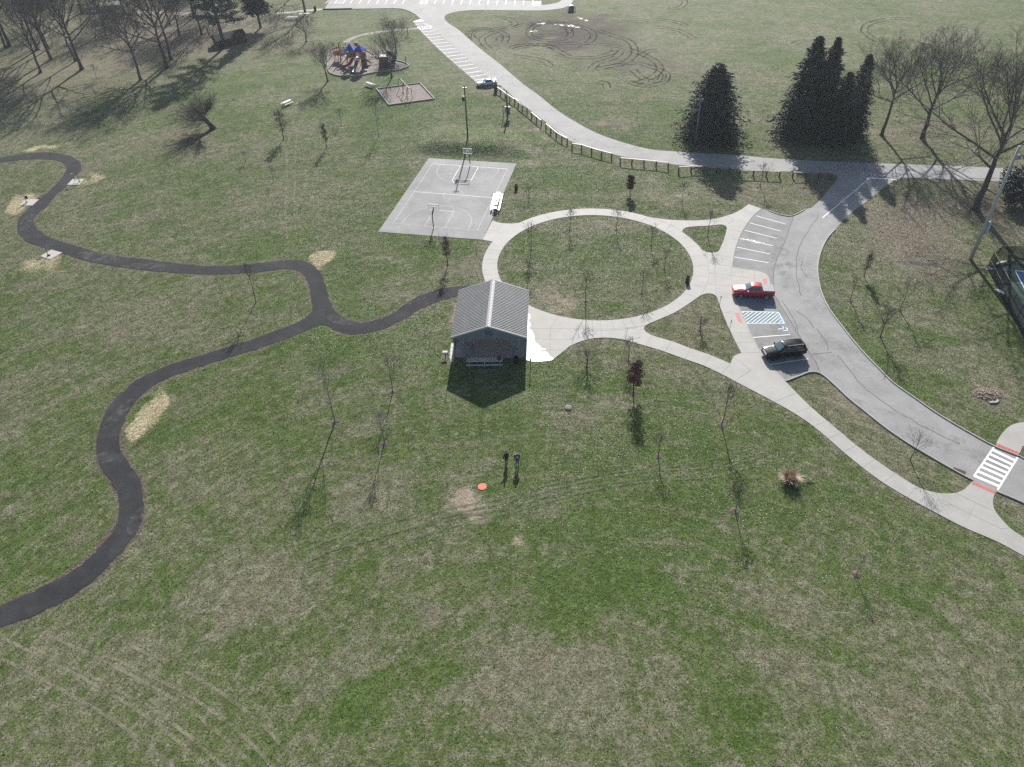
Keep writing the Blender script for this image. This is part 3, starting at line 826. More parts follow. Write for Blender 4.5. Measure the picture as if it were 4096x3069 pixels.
gme.loops.foreach_set('vertex_index', faces.astype(np.int32).ravel())
gme.polygons.foreach_set('loop_start', (np.arange(len(faces)) * 4).astype(np.int32))
gme.polygons.foreach_set('loop_total', np.full(len(faces), 4, np.int32))
gme.update(calc_edges=True)

# where the turf is dry (positive) or lush (negative): x, y, rx, ry, turn, amount in the survey overview (2212 wide)
DRY = [(150,1430,240,120,10,.30),(40,1560,140,90,0,.2),(560,1260,170,90,-15,.30),(450,1330,120,60,20,.2),(1130,1440,190,75,-15,.32),(1330,1500,230,110,10,.26),(1700,1290,170,70,25,.28),(1950,1400,200,60,35,.26),(2120,1500,120,100,30,.2),
 (1030,1080,60,50,0,.5),(1040,1130,40,18,0,.45),(770,1080,120,50,-10,.3),(930,1332,38,24,0,.8),(600,1010,60,80,10,.2),(1270,900,120,40,-10,.24),(1480,830,150,40,20,.25),(1000,585,70,30,0,.3),(830,560,60,35,0,.3),(1190,650,70,45,15,.5),(985,680,25,40,0,.6),
 (1060,560,40,60,0,.35),(1330,490,120,25,0,.35),(1820,880,170,60,40,.5),(1960,1020,120,35,30,.35),(2000,560,140,80,20,.25),(2030,700,120,40,25,.35),(1900,470,180,70,15,.3),(2140,830,70,60,0,.35),(2190,1080,50,60,0,.35),
 (300,700,330,90,5,.12),(120,870,200,130,0,.12),(500,440,220,60,-10,.10),(250,330,260,60,-10,.12),(1330,270,60,14,10,.5),(1130,330,130,10,8,.55),(1180,295,60,14,12,.45),(1450,420,90,25,10,.35),(1620,420,130,12,5,.3),
 (1700,70,420,60,0,.10),(1300,130,300,70,5,.2),(1560,200,120,60,0,.1),(150,200,300,80,-20,.15),(380,60,300,80,0,.2),(830,860,70,30,-30,.25),(720,800,50,25,0,.25),(640,700,14,300,0,.12),(1500,700,60,30,15,.3),(1530,760,60,18,20,.35),
 (1250,1210,260,120,10,-.34),(900,1470,90,45,-35,-.42),(770,1530,110,50,-30,-.42),(1620,1560,90,70,20,-.25),(1690,1060,280,90,20,-.26),(1500,960,260,80,0,-.2),(1400,880,140,90,0,-.1),(1380,1270,90,70,15,-.3),(1230,1330,60,80,0,-.25),
 (550,880,120,70,-30,-.25),(600,930,60,50,0,-.25),(1080,780,240,60,0,-.12),(760,620,60,90,0,-.26),(590,640,90,40,0,-.2),(700,720,120,50,10,-.2),(880,560,120,60,0,-.22),(1200,580,120,90,0,-.2),(1350,560,120,80,0,-.12),(1330,655,190,30,-5,-.22),
 (1020,330,120,22,0,-.28),(1200,380,180,40,8,-.26),(900,250,200,60,10,-.18),(850,400,50,60,0,-.25),(1050,230,120,50,15,-.15),(820,210,120,40,0,-.12),(1600,300,60,25,0,-.3),(1480,260,90,40,0,-.22),(2030,190,110,60,0,-.16),(1830,160,130,40,0,-.08),
 (2060,930,120,40,25,-.25),(1950,830,120,60,40,-.2),(1870,760,90,40,30,-.2),(400,650,180,40,10,-.1),(90,780,160,80,0,-.12),(150,1010,200,120,0,-.14),(60,400,60,25,-10,-.2),(480,250,90,60,0,-.12),(640,330,60,50,0,-.08),(330,1050,60,150,0,-.12),
 (1150,1000,90,70,0,-.15),(1010,900,120,60,0,-.18),(880,1000,100,90,0,-.05),(1100,600,40,100,0,-.1),(640,1400,120,50,0,-.12),(2190,200,120,120,0,-.1)]
STRAW = [(697,562,34,25,-10,.95),(690,590,22,18,0,.6),(330,885,66,30,-62,.95),(290,930,42,20,-70,.8),(105,318,58,9,-8,.85),(62,324,40,7,0,.6),(205,388,50,11,-16,.75),(150,400,40,10,0,.45),(52,440,44,20,-25,.85),(30,455,30,12,0,.5),(95,566,66,20,-15,.85),(130,585,50,14,-10,.5),(60,595,40,14,0,.4)]
LEAFY = [(160,110,330,120,-15,.85),(420,70,240,80,0,.7),(2040,440,150,40,10,.9),(1960,500,140,60,15,.95),(2010,580,110,40,25,.8),(1720,400,150,14,8,.6),(2190,450,100,90,0,.8),(2000,280,190,25,0,.6),(640,90,60,60,0,.4),(2135,850,26,18,0,1.0),(415,300,70,35,20,.5)]
MUD = [(1250,60,140,36,4,.8),(1225,80,100,24,0,.6),(1130,75,95,32,0,.5),(1340,120,140,38,10,.45),(1490,155,70,18,15,.2),(930,1332,34,20,0,.25),(1290,265,70,12,15,.35)]
BARE = [(1035,1085,52,42,0,.75),(1035,1050,30,26,0,.5),(1030,1130,32,16,0,.85),(985,680,22,36,0,.7),(1200,655,60,30,10,.6),(1290,265,60,12,15,.5),(1185,298,50,12,12,.6),(1150,340,60,14,10,.35),(1450,420,80,18,10,.4),(965,615,24,10,0,.4),(1820,870,120,30,40,.4),(1300,895,40,14,0,.35),(870,570,30,20,0,.4),(830,572,22,14,0,.4),(1430,478,40,18,0,.3),(1330,490,90,14,0,.3),(1580,1035,30,16,0,.4),(1120,1175,24,18,0,.5),(1300,1060,30,20,0,.2),(2050,730,50,20,30,.4),(780,1060,70,30,0,.2),(1380,1235,26,10,0,.4),(630,1265,40,16,-20,.3),(250,1450,30,16,-20,.5),(640,1330,30,14,0,.3)]
def blob(lst, ox, oy):
    t = np.zeros(len(ox))
    for cx_, cy_, rx, ry, rot, v in lst:
        a = R(rot); dx, dy = ox - cx_, oy - cy_
        u = (dx * cos(a) + dy * sin(a)) / rx; w = (-dx * sin(a) + dy * cos(a)) / ry
        d = np.sqrt(u * u + w * w)
        t += v * (1 - sstep(.35, 1.25, d))
    return t
def turf(X, Y):
    """dry, straw, leaf, mud, soil at ground points"""
    px, py = project(X, Y, np.zeros(len(X)))
    okp = (Y > 5)
    ox = np.where(okp, px / 1.852, -999); oy = np.where(okp, py / 1.852, -999)
    n1 = fbm(X, Y, 14.0, 11, 4); n2 = fbm(X, Y, 3.2, 31, 4)
    rr_, th_ = np.hypot(X - 5, Y - 14), np.arctan2(Y - 14, X - 5)
    st = .6 * fbm(rr_, th_ * 5.0, .9, 51, 2) + .4 * fbm(rr_ * .35, th_ * 4.0, .9, 57, 3)      # mowing rounds
    wob = (fbm(X, Y, 5.0, 71, 3) - .5)
    ox2, oy2 = ox + wob * 90, oy + (fbm(X, Y, 5.0, 91, 3) - .5) * 60
    dry = .485 + (n1 - .5) * .6 + (n2 - .5) * .6 + (st - .5) * .75 + .8 * blob(DRY, ox2, oy2)
    straw = .85 * blob(STRAW, ox + wob * 45, oy + (n2 - .5) * 30) * (.25 + 1.3 * n2)
    leaf = blob(LEAFY, ox2, oy2)
    mud = blob(MUD, ox2, oy2) * (.4 + 1.2 * n2)
    soil = np.zeros(len(X))
    for L in (PL, PRt, PS):
        d = line_dist(L, X, Y, 2.0)
        w = .1 + 1.25 * fbm(X, Y, 4.0, 131, 3)
        soil = np.maximum(soil, (.25 + 1.0 * fbm(X, Y, 2.5, 141, 3)) * (1 - sstep(w * .3, w * 1.1, d)))
    for b, *_ in SAPS + REDS:
        c = gp(*b); d = np.hypot(X - c.x, Y - c.y)
        soil = np.maximum(soil, .55 * (1 - sstep(.45, 1.0, d + (n2 - .5) * .5)))
    bare_x = (1.3 * (1 - sstep(.75, 1.1, np.maximum(np.abs(ox2 + wob * 30 - 932) / 38, np.abs(oy2 + (n2 - .5) * 24 - 1332) / 25))) * (.5 + n2))
    for o in (conc_out, hole_ring, isl1, isl2):                       # trampled edge of the walks
        d = line_dist(list(o) + [o[0]], X, Y, 1.2)
        dry = dry + .35 * (1 - sstep(.1, .9, d)) * (n2 > .42)
    global bare_
    bare_ = np.clip(blob(BARE, ox2, oy2) * (.55 + .9 * n2), 0, 1)
    return np.clip(dry, 0, 1), np.clip(straw, 0, 1), np.clip(leaf, 0, 1), np.clip(mud, 0, 1), np.clip(soil, 0, 1)
dry, straw, leaf, mud, soil = turf(gx, gy)
for nm, ch in (('turf_a', (dry, straw, leaf)), ('turf_b', (mud, soil, bare_))):
    at = gme.color_attributes.new(nm, 'FLOAT_COLOR', 'POINT')
    at.data.foreach_set('color', np.stack([*ch, np.ones(len(gx))], 1).astype(np.float32).ravel())

def ground_material():
    k = NT('winter_turf')
    pos = k.n('NewGeometry').outputs['Position']
    a = k.n('Attribute', attribute_name='turf_a').outputs['Color']
    b = k.n('Attribute', attribute_name='turf_b').outputs['Color']
    sa = k.n('SeparateColor'); k.l(a, sa.inputs[0])
    sb = k.n('SeparateColor'); k.l(b, sb.inputs[0])
    n_f = k.noise(pos, 3.2, 4, .65)
    n_m = k.noise(pos, .9, 5, .65, .4)
    n_g = k.noise(pos, .22, 4, .6)
    dryv = k.math('ADD', sa.outputs[0], k.math('ADD', k.math('MULTIPLY', k.math('SUBTRACT', n_f, .5), 1.3), k.math('MULTIPLY', k.math('SUBTRACT', n_m, .5), .9)))
    green = k.mix(k.ramp(n_g, .35, .65), (.054, .092, .017), (.078, .118, .029))
    green = k.mix(k.ramp(n_m, .45, .7), green, (.108, .138, .052))
    tan = k.mix(k.ramp(n_m, .38, .62), (.135, .130, .078), (.195, .185, .125))
    tan = k.mix(k.ramp(n_g, .5, .75), tan, (.165, .140, .098))
    col = k.mix(k.ramp(dryv, .12, .95), green, tan)
    leafc = k.mix(k.ramp(n_f, .4, .62), (.105, .080, .062), (.26, .205, .165))
    col = k.mix(k.math('MULTIPLY', sa.outputs[2], k.ramp(k.math('ADD', n_m, k.math('MULTIPLY', n_f, .6)), .62, .95), True), col, leafc)
    strawc = k.mix(k.ramp(n_f, .4, .6), (.31, .265, .15), (.43, .375, .25))
    col = k.mix(k.ramp(k.math('ADD', sa.outputs[1], k.math('MULTIPLY', k.math('SUBTRACT', n_f, .5), .9)), .35, .7), col, strawc)
    col = k.mix(k.math('MULTIPLY', sb.outputs[0], k.ramp(n_m, .2, .5), True), col, (.062, .048, .038))
    soilc = k.mix(k.ramp(n_f, .38, .62), (.070, .052, .040), (.15, .128, .098))
    col = k.mix(k.ramp(k.math('ADD', sb.outputs[1], k.math('MULTIPLY', k.math('SUBTRACT', n_f, .5), .8)), .4, .7), col, soilc)
    col = k.mix(k.ramp(k.math('ADD', sb.outputs[2], k.math('MULTIPLY', k.math('SUBTRACT', n_f, .5), .7)), .3, .7, 0, .85), col, k.mix(k.ramp(n_m, .35, .65), (.24, .185, .14), (.34, .28, .215)))
    sub = k.n('VectorMath', operation='SUBTRACT'); k.l(pos, sub.inputs[0]); sub.inputs[1].default_value = (5, 14, 0)
    sx = k.n('SeparateXYZ'); k.l(sub.outputs[0], sx.inputs[0])
    rad = k.math('SQRT', k.math('ADD', k.math('MULTIPLY', sx.outputs[0], sx.outputs[0]), k.math('MULTIPLY', sx.outputs[1], sx.outputs[1])))
    cv_ = k.n('CombineXYZ'); k.l(k.math('MULTIPLY', rad, 1.0), cv_.inputs[0]); k.l(k.math('MULTIPLY', k.math('ARCTAN2', sx.outputs[1], sx.outputs[0]), 14.0), cv_.inputs[1])
    mow = k.noise(cv_.outputs[0], 2.6, 4, .7)
    col = k.scale(col, k.ramp(mow, .3, .7, .70, 1.28))
    k.l(k.scale(col, k.ramp(k.noise(pos, 7.0, 3, .7), .28, .72, .48, 1.45)), k.b.inputs['Base Color'])
    k.b.inputs['Roughness'].default_value = .9
    k.b.inputs['Specular IOR Level'].default_value = .12
    k.bump(k.math('ADD', k.noise(pos, 4.5, 5, .7), k.math('MULTIPLY', n_m, .8)), .65, .12)
    return k.m
link('ground', gme, ground_material(), kind='structure')

# ------------------------------------------------------------------ wheel tracks in the turf
def tracks(name, m, lines, w, gap=None, z=.004):
    mb = MB()
    for L in lines:
        W = resample(trace(L, 5), .9)
        if gap:
            n = len(W)
            off = []
            for i, p in enumerate(W):
                d = (W[min(i + 1, n - 1)] - W[max(i - 1, 0)]).normalized()
                off.append(Vector((-d.y, d.x, 0)))
            for s in (-gap / 2, gap / 2):
                z += .0004
                ribbon(mb, [p + o * s for p, o in zip(W, off)], w, z)
        else:
            z += .0004
            ribbon(mb, W, w, z)
    return mb.build(name, m, kind='stuff')
m_rut = mat('rutted_mud', (.040, .030, .024), r=1, spec=.05, var=.3, vs=2, alpha=(.5, .32, .62, 0, .6))
m_pale_track = mat('flattened_dry_grass', (.25, .235, .16), r=.95, var=.3, vs=3, spec=.1, alpha=(.45, .30, .60, .0, .75))
m_green_track = mat('lush_track_grass', (.165, .19, .105), r=.9, var=.4, vs=3, spec=.1, alpha=(.6, .30, .60, 0, .75))
t2 = lambda *p: TT(2,0,*p)
l = lambda *p: [ZL(*q) for q in p]
tracks('tyre_ruts', m_rut, [
 t2((0,410),(100,390),(300,392),(400,440),(480,480)), t2((0,430),(120,402),(400,378),(700,378),(950,410),(1150,480),(1250,540),(1275,600),(1220,660),(1060,725)),
 t2((680,600),(740,545),(880,500),(940,445)), t2((720,600),(900,565),(1080,545),(1210,580),(1310,620),(1335,665),(1290,715),(1150,742),(1015,710)),
 t2((800,580),(960,545),(1040,490),(1060,430),(1000,350),(850,300),(740,260)), t2((550,400),(660,365),(705,310),(660,255),(520,215),(330,185),(150,200)),
 t2((380,470),(640,500),(860,460),(890,430)), t2((0,480),(150,500),(280,530),(330,570)), t2((1040,600),(1160,690),(1270,700),(1300,640)), t2((850,180),(1050,190),(1280,170),(1450,200),(1500,220)), t2((1250,235),(1440,265),(1570,335)),
 t2((1340,70),(1430,70),(1490,30),(1480,0)), t2((200,310),(420,300),(500,260),(420,200),(240,210),(150,260)), t2((1100,490),(1190,440),(1260,430)), t2((820,760),(800,715),(740,705)),
 l((640,570),(660,480),(800,420),(1000,430),(1200,400),(1320,370),(1280,300),(1150,260),(1000,245)), l((740,590),(680,510),(830,430),(1050,460)), l((940,720),(850,620),(850,560),(1050,460),(1300,400),(1600,330)),
 l((1240,720),(1400,670),(1700,660),(1950,720)), l((1160,640),(1200,530),(1130,480),(1050,440)), l((1550,420),(1700,340),(1950,350),(2140,470),(2100,560),(1800,600),(1560,540),(1540,440)), l((1100,600),(1110,540),(1200,560)),
 TT(3,0,(830,280),(850,220),(960,180),(1080,160),(1250,165)), TT(3,0,(225,385),(270,360),(400,355),(540,385)), TT(3,0,(840,280),(900,330),(960,360)),
], .45, 1.7)
tracks('wheel_tracks', m_pale_track, [
 TT(1,1,(290,0),(295,200),(312,400)), TT(1,0,(330,680),(390,800),(370,950),(310,1250),(300,1500),(295,1657)), TT(1,0,(0,630),(150,650),(330,675)),
 [(150, 2560), (420, 2690), (700, 2850), (960, 3069), (1000, 3120)], [(420, 2580), (760, 2740), (1010, 2920), (1180, 3110)], [(0, 2590), (260, 2720), (560, 2900), (800, 3100)],
 TT(1,0,(1390,1080),(1430,1030),(1560,1000))], .30, 1.6)
tracks('wheel_tracks', m_green_track, [
 TT(1,2,(400,1500),(800,1330),(1100,1250),(1500,1160)) + TT(2,2,(0,1010),(300,920),(600,850),(1000,790),(1500,740),(1900,650),(2209,560)),
 TT(1,2,(500,1530),(1000,1390),(1400,1270),(1800,1150)) + TT(2,2,(60,1040),(300,970),(700,870),(1200,790),(1700,760),(2209,620))], .30, 1.5, .0045)
tracks('wheel_tracks', mat('track_hollow', (.028, .050, .012), r=.9, var=.4, vs=3, spec=.1, alpha=(1.0, .40, .66, 0, .45)), [
 TT(1,2,(400,1512),(800,1342),(1100,1262),(1500,1172)) + TT(2,2,(0,1022),(300,932),(600,862),(1000,802),(1500,752),(1900,662),(2209,572)),
 TT(1,2,(500,1542),(1000,1402),(1400,1282),(1800,1162)) + TT(2,2,(60,1052),(300,982),(700,882),(1200,802),(1700,772),(2209,632))], .22, 1.5, .0055)
# standing water; the slicks have their glint painted pale
def puddle(c, rx, ry, rot=0, z=.012, seed=1, m=m_puddle, name='puddle'):
    o = gp(*c) if not isinstance(c, Vector) else c
    rg = random.Random(seed)
    mb = MB(); n = 26; a0 = [rg.random() * 6.28 for _ in range(3)]
    pts = []
    for i in range(n):
        a = 2 * pi * i / n
        rr = 1 + .22 * sin(2 * a + a0[0]) + .16 * sin(3 * a + a0[1]) + .12 * sin(5 * a + a0[2])
        x, y = rx * rr * cos(a), ry * rr * sin(a)
        pts.append((o.x + x * cos(rot) - y * sin(rot), o.y + x * sin(rot) + y * cos(rot), z + float(gz(o.x, o.y))))
    mb.quad(*pts)
    return mb.build(name, m, kind='structure')
m_slick_glint = mat('slick_painted_glint', (.30, .28, .26), r=.55, var=.1, alpha=(.9, .42, .62, 0, 1))  # glint of the water put into the pale base colour
puddle(T(2,0,480,222), 3.2, 1.0, -.5, .012, 3, m_slick_glint); puddle(T(2,0,180,270), 1.0, .7, 0, .012, 4, m_slick_glint); puddle(T(2,0,605,165), .5, 2.2, .5, .012, 5, m_slick_glint); puddle(T(2,0,250,205), 1.6, .5, 0, .012, 6, m_slick_glint)
# ------------------------------------------------------------------ trees
m_bark = mat('grey_bark', (.085, .072, .062), r=.9, var=.3, vs=1.2, bump=.8, bs=6)
m_twig = mat('twigs', (.125, .105, .09), r=.9, var=.15)
m_bark_dark = mat('dark_bark', (.045, .038, .033), r=.9, var=.3, vs=1.2, bump=.8, bs=6)
m_pale_bark = mat('pale_bark', (.25, .225, .20), r=.85, var=.2)
m_red_leaf = mat('dark_red_leaves', (.115, .030, .028), r=.6, var=.4, vs=1.5)
m_brown_leaf = mat('brown_leaves', (.115, .068, .045), r=.7, var=.4, vs=1.5)

def bare_tree(seed, H, tr, fork, spread, nl=10, lev=3, per=(7, 6, 5), leader=.6, twig=.016, lean=(0, 0), up=.25, hair=True):
    """returns trunk and crown meshes; vase-shaped bare crown"""
    rg = random.Random(seed)
    tk, cr = MB(), MB()
    def rnd(a=1): return Vector((rg.gauss(0, a), rg.gauss(0, a), rg.gauss(0, a)))
    P = []; Rr = []
    n = 8
    top = H * leader
    bend = rnd(.012 * H); bend.z = 0
    for i in range(n + 1):
        t = i / n
        P.append(Vector((lean[0] * t * top, lean[1] * t * top, t * top)) + bend * sin(t * pi) + (rnd(.004 * H) if 0 < i < n else Vector()))
        Rr.append(tr * ((1.45 if i == 0 else 1.0) * (1 - .72 * t)))
    P.insert(1, P[0].lerp(P[1], .28)); Rr.insert(1, tr * 1.08)
    tk.tube(P, Rr, 9)
    def at(t):
        f = t * n; i = min(int(f), n - 1); Q = P[:1] + P[2:]
        return Q[i].lerp(Q[i + 1], f - i)
    def grow(p, d, L, r, k):
        m = 4 if k < 2 else 3 if k < lev else 2
        pts, rs = [p], [r]
        q, dd = p.copy(), d.copy()
        for i in range(m):
            dd = (dd + rnd(.10) + Vector((0, 0, up * (.5 if k else 1) / m))).normalized()
            q = q + dd * (L / m)
            pts.append(q.copy()); rs.append(max(r * (1 - .8 * (i + 1) / m), twig * .6))
        cr.tube(pts, rs, 5 if k == 0 else 4 if k == 1 else 3, cap=False)
        if k >= lev: 
            return
        cnt = per[min(k, len(per) - 1)]
        for c in range(cnt):
            t = .22 + .78 * (c + rg.random() * .8) / cnt
            t = min(t, 1)
            f = t * m; i = min(int(f), m - 1)
            bp = pts[i].lerp(pts[i + 1], f - i)
            ax = (pts[i + 1] - pts[i]).normalized()
            side = ax.orthogonal().normalized()
            side = Matrix.Rotation(c * 2.4 + rg.random(), 3, ax) @ side
            ang = R(rg.uniform(22, 48))
            nd = (ax * cos(ang) + side * sin(ang)).normalized()
            grow(bp, nd, L * rg.uniform(.42, .62) * (1.1 - .45 * t), max(r * .5 * (1 - .4 * t), twig), k + 1)
    for i in range(nl):
        t = fork / leader + (1 - fork / leader) * (i / max(nl - 1, 1)) ** .9
        p = at(min(t, .999))
        a = i * 2.4 + rg.random() * .7
        tilt = R(spread * (1 - .62 * (i / nl)) * rg.uniform(.8, 1.15))
        d = Vector((cos(a) * sin(tilt), sin(a) * sin(tilt), cos(tilt)))
        L = (H - p.z) / max(cos(tilt * .75), .35) * rg.uniform(.72, .92)
        L = min(L, H * .62)
        grow(p, d, L, tr * .42 * (1 - .35 * i / nl), 0)
    return tk, cr

def leaf_cloud(mb, seed, n, c, rad, size, hollow=.3):
    rg = random.Random(seed)
    for _ in range(n):
        while True:
            p = Vector((rg.uniform(-1, 1), rg.uniform(-1, 1), rg.uniform(-1, 1)))
            if hollow < p.length < 1: break
        q = Vector((c[0] + p.x * rad[0], c[1] + p.y * rad[1], c[2] + p.z * rad[2]))
        s = size * rg.uniform(.6, 1.3)
        a = Vector((rg.gauss(0, 1), rg.gauss(0, 1), rg.gauss(0, 1))).normalized()
        b = a.orthogonal().normalized()
        mb.add([q - a * s, q + b * s * .6, q + a * s, q - b * s * .6], [(0, 1, 2, 3)])

# young trees
sap_proto = {}
for kind, args in (('bare', [(s, 1.0, .012, .38, 34, 8, 2, (5, 4), .86) for s in (1, 2, 3)]), ('small', [(s, 1.0, .013, .30, 38, 9, 3, (4, 3, 2), .78) for s in (5, 6, 7)]), ('stub', [(s, 1.0, .03, .12, 60, 14, 2, (6, 4), .6) for s in (9, 10)]), ('fewleaf', [(11, 1.0, .016, .25, 42, 10, 2, (5, 4), .75)])):
    for a in args:
        tk, cr = bare_tree(*a[:5], nl=a[5], lev=a[6], per=a[7], leader=a[8], twig=.0036 if kind != 'small' else .0024)
        lf = None
        if kind == 'fewleaf':
            lf = MB(); leaf_cloud(lf, 3, 70, (0, 0, .55), (.13, .13, .35), .022, 0)
        sap_proto.setdefault(kind, []).append((tk.mesh('trunk', True), cr.mesh('crown'), lf.mesh('leaves') if lf else None))
rgs = random.Random(5)
for i, (b, ty, kind, label) in enumerate(SAPS):
    loc = g3(b)
    h = max(height(b, ty), 1.6)
    t = thing('young_tree', label, 'tree', loc, rgs.uniform(0, 6.28), 'young trees planted across the park')
    tkm, crm, lfm = sap_proto[kind][i % len(sap_proto[kind])]
    pale = ('pale' in label)
    s = h * 1.03
    for nm, me, m in (('trunk', tkm, m_pale_bark if pale else m_bark), ('crown', crm, m_pale_bark if pale else m_twig), ('leaves', lfm, m_brown_leaf)):
        if me is None: continue
        me2 = me if not pale else me.copy()
        if pale: me2.materials.clear()
        o = link(nm, me2, m, t)
        w = s * (1.15 if kind == 'stub' else .8 if h > 6 else 1.0) * (max(1.0, 4.5 / h) if kind == 'bare' else 1)
        o.scale = (w, w, s)
red_group = None
for i, (b, ty, kind, label) in enumerate(REDS):
    loc = g3(b); h = height(b, ty)
    t = thing('young_tree', label, 'tree', loc, i * 1.3, 'young trees that still hold their leaves')
    tk, cr = bare_tree(40 + i, h, h * .016, .26, 42 if kind != 'slim' else 30, nl=10, lev=2, per=(5, 3), leader=.8, twig=.012)
    tk.build('trunk', m_bark_dark, t, True)
    cr.build('crown', m_bark_dark, t)
    lf = MB()
    if kind == 'full':
        for k in range(9):
            a = k * 2.4; zz = .32 + .62 * k / 9
            rr = h * .17 * (1.15 - abs(zz - .55) * 1.3)
            leaf_cloud(lf, 60 + i * 10 + k, 190, (cos(a) * rr * .55, sin(a) * rr * .55, zz * h), (rr * .75, rr * .75, h * .10), .10, 0)
    else:
        wd = {'slim': .10, 'brown': .15, 'brownslim': .085}[kind]
        for k in range(9):
            a = k * 2.4; zz = .34 + .6 * k / 9
            rr = h * wd * (1.2 - abs(zz - .5) * 1.5)
            leaf_cloud(lf, 60 + i * 10 + k, 75 if kind != 'brown' else 110, (cos(a) * rr * .7, sin(a) * rr * .7, zz * h), (rr * .8, rr * .8, h * .07), .09, 0)
    lf.build('leaves', m_red_leaf if 'red' in label else m_brown_leaf, t)

# big bare trees
big = []
for s, sp, fk in ((101, 58, .28), (102, 50, .25), (103, 66, .34), (104, 46, .30)):
    tk, cr = bare_tree(s, 20.0, .42, fk, sp, nl=11, lev=3, per=(8, 8, 7), leader=.58, twig=.016, up=.3)
    big.append((tk.mesh('trunk', True), cr.mesh('crown')))
def big_tree(base, h, k, label, rz=0.0, wide=1.0, group='bare trees of the west wood', bark=m_bark, girth=1.0):
    t = thing('bare_tree', label, 'tree', g3(base), rz, group)
    for nm, me, m in (('trunk', big[k][0], m_bark), ('crown', big[k][1], m_twig)):
        o = link(nm, me, m, t)
        s = h / 20
        o.scale = (s * wide * girth, s * wide * girth, s) if nm == 'trunk' else (s * wide, s * wide, s)
    return t
for base, h, k, rz, wd, label in (
 (ZW(690,1235), 19, 1, .4, .95, 'bare tree with dark trunk at the edge of the wood, nearest the left frame side'),
 (ZW(870,1012), 23, 1, 2.0, .9, 'forked bare tree with twin stems rising from one low fork in the west wood'),
 (ZW(1395,1180), 24, 0, 1.0, 1.0, 'tall bare tree with a long clean trunk throwing twin stripes of shadow'),
 (ZW(1285,1042), 20, 3, 3.1, .8, 'bare tree standing close behind the tall clean trunk'),
 (ZW(640,850), 24, 2, 5.0, .9, 'straight grey bare tree behind the forked one in the west wood'),
 (ZW(160,790), 24, 0, 2.7, 1.0, 'thick buttressed bare trunk at the far left of the wood'),
 (ZW(90,800), 20, 3, .2, .8, 'thinner bare trunk sharing its base with the thick buttressed one'),
 (ZV(205,1040), 18.5, 2, 1.3, .95, 'bare tree with low drooping side branches near its foot'),
 (ZV(548,880), 22, 0, 4.1, 1.15, 'massive old bare tree with the thickest trunk in the west wood'),
 (ZV(600,775), 22, 2, .9, .9, 'bare tree standing right behind the massive old trunk'),
 (ZV(1000,452), 17, 3, 2.2, .9, 'bare tree with a low crooked limb beside the green pine'),
 (ZV(715,460), 13, 1, 5.5, 1.0, 'clump of thin bare stems behind the massive old tree'),
 (ZV(910,225), 24, 1, 3.3, .9, 'bare tree rising behind the crooked limb tree at the gravel track'),
 (ZV(1095,225), 16, 3, 1.9, .6, 'slim bare trunks at the left side of the green pine'),
 (ZV(1388,60), 22, 2, .7, .8, 'dark trunk seen in the gap between pine and spruce'),
 (ZW(1400,210), 23, 1, 4.4, .9, 'bare tree in shade left of the blue roofed shelter'),
 (ZW(2120,240), 20, 2, 2.5, .9, 'bare tree partly hiding the right end of the blue roof'),
 (T(1,0,425,122), 20, 0, 3.6, .95, 'solitary dark bare tree beside the barrel at the end of the pale path'),
): big_tree(base, h, k, label, rz, wd)
for base, ty, k, rz, wd, label in (
 (T(1,0,435,362), T(1,0,0,140)[1], 2, 1.1, 1.15, 'medium bare tree on the shaded grass south of the solitary dark tree'),
 (T(1,0,620,702), T(1,0,0,375)[1], 1, 2.1, 1.1, 'medium bare tree left of the playground bed'),
 (T(1,0,1172,672), T(1,0,0,300)[1], 0, 4.1, .95, 'medium bare tree in front of the dark climbing wall'),
 (T(1,0,1210,462), T(1,0,0,165)[1], 2, 5.1, 1.15, 'medium bare tree behind the green tube slide'),
): big_tree(base, height(base, ty), k, label, rz, wd, 'bare trees around the playground', girth=1.1)
for base, h, k, rz, wd, label in (
 (T(3,0,980,1168), 18.2, 2, .5, .95, 'bare tree east of the road conifers, western of the two upright ones'),
 (T(3,0,1332,1196), 20.0, 1, 2.9, 1.1, 'broad vase shaped bare tree, eastern of the two upright ones by the road'),
 (T(3,1,1790,152), 26, 0, 4.0, 1.08, 'largest bare tree standing behind the tall floodlight pole'),
): big_tree(base, h, k, label, rz, wd, 'bare trees east of the conifers')
rgb = random.Random(12)
for x, y in ((-186,262),(-172,240),(-176,285),(-160,268),(-150,292),(-158,236),(-142,262),(-133,300),(-120,288),(-112,262),(-104,300),(-92,284),(-86,262),(-100,246),(-118,242),(-196,225),(-150,215),(-80,292),(-68,276),(-175,212),(-128,226)):
    t = thing('bare_tree', 'bare tree standing deep in the hazy west wood behind the front rows', 'tree', (x, y, 0), rgb.uniform(0, 6.28), 'bare trees deep in the west wood')
    kk = rgb.randrange(4); h = rgb.uniform(15, 23); w = h / 20 * rgb.uniform(.75, .95)
    for nm, me, m in (('trunk', big[kk][0], m_bark), ('crown', big[kk][1], m_twig)):
        o = link(nm, me, m, t); o.scale = (w, w, h / 20)

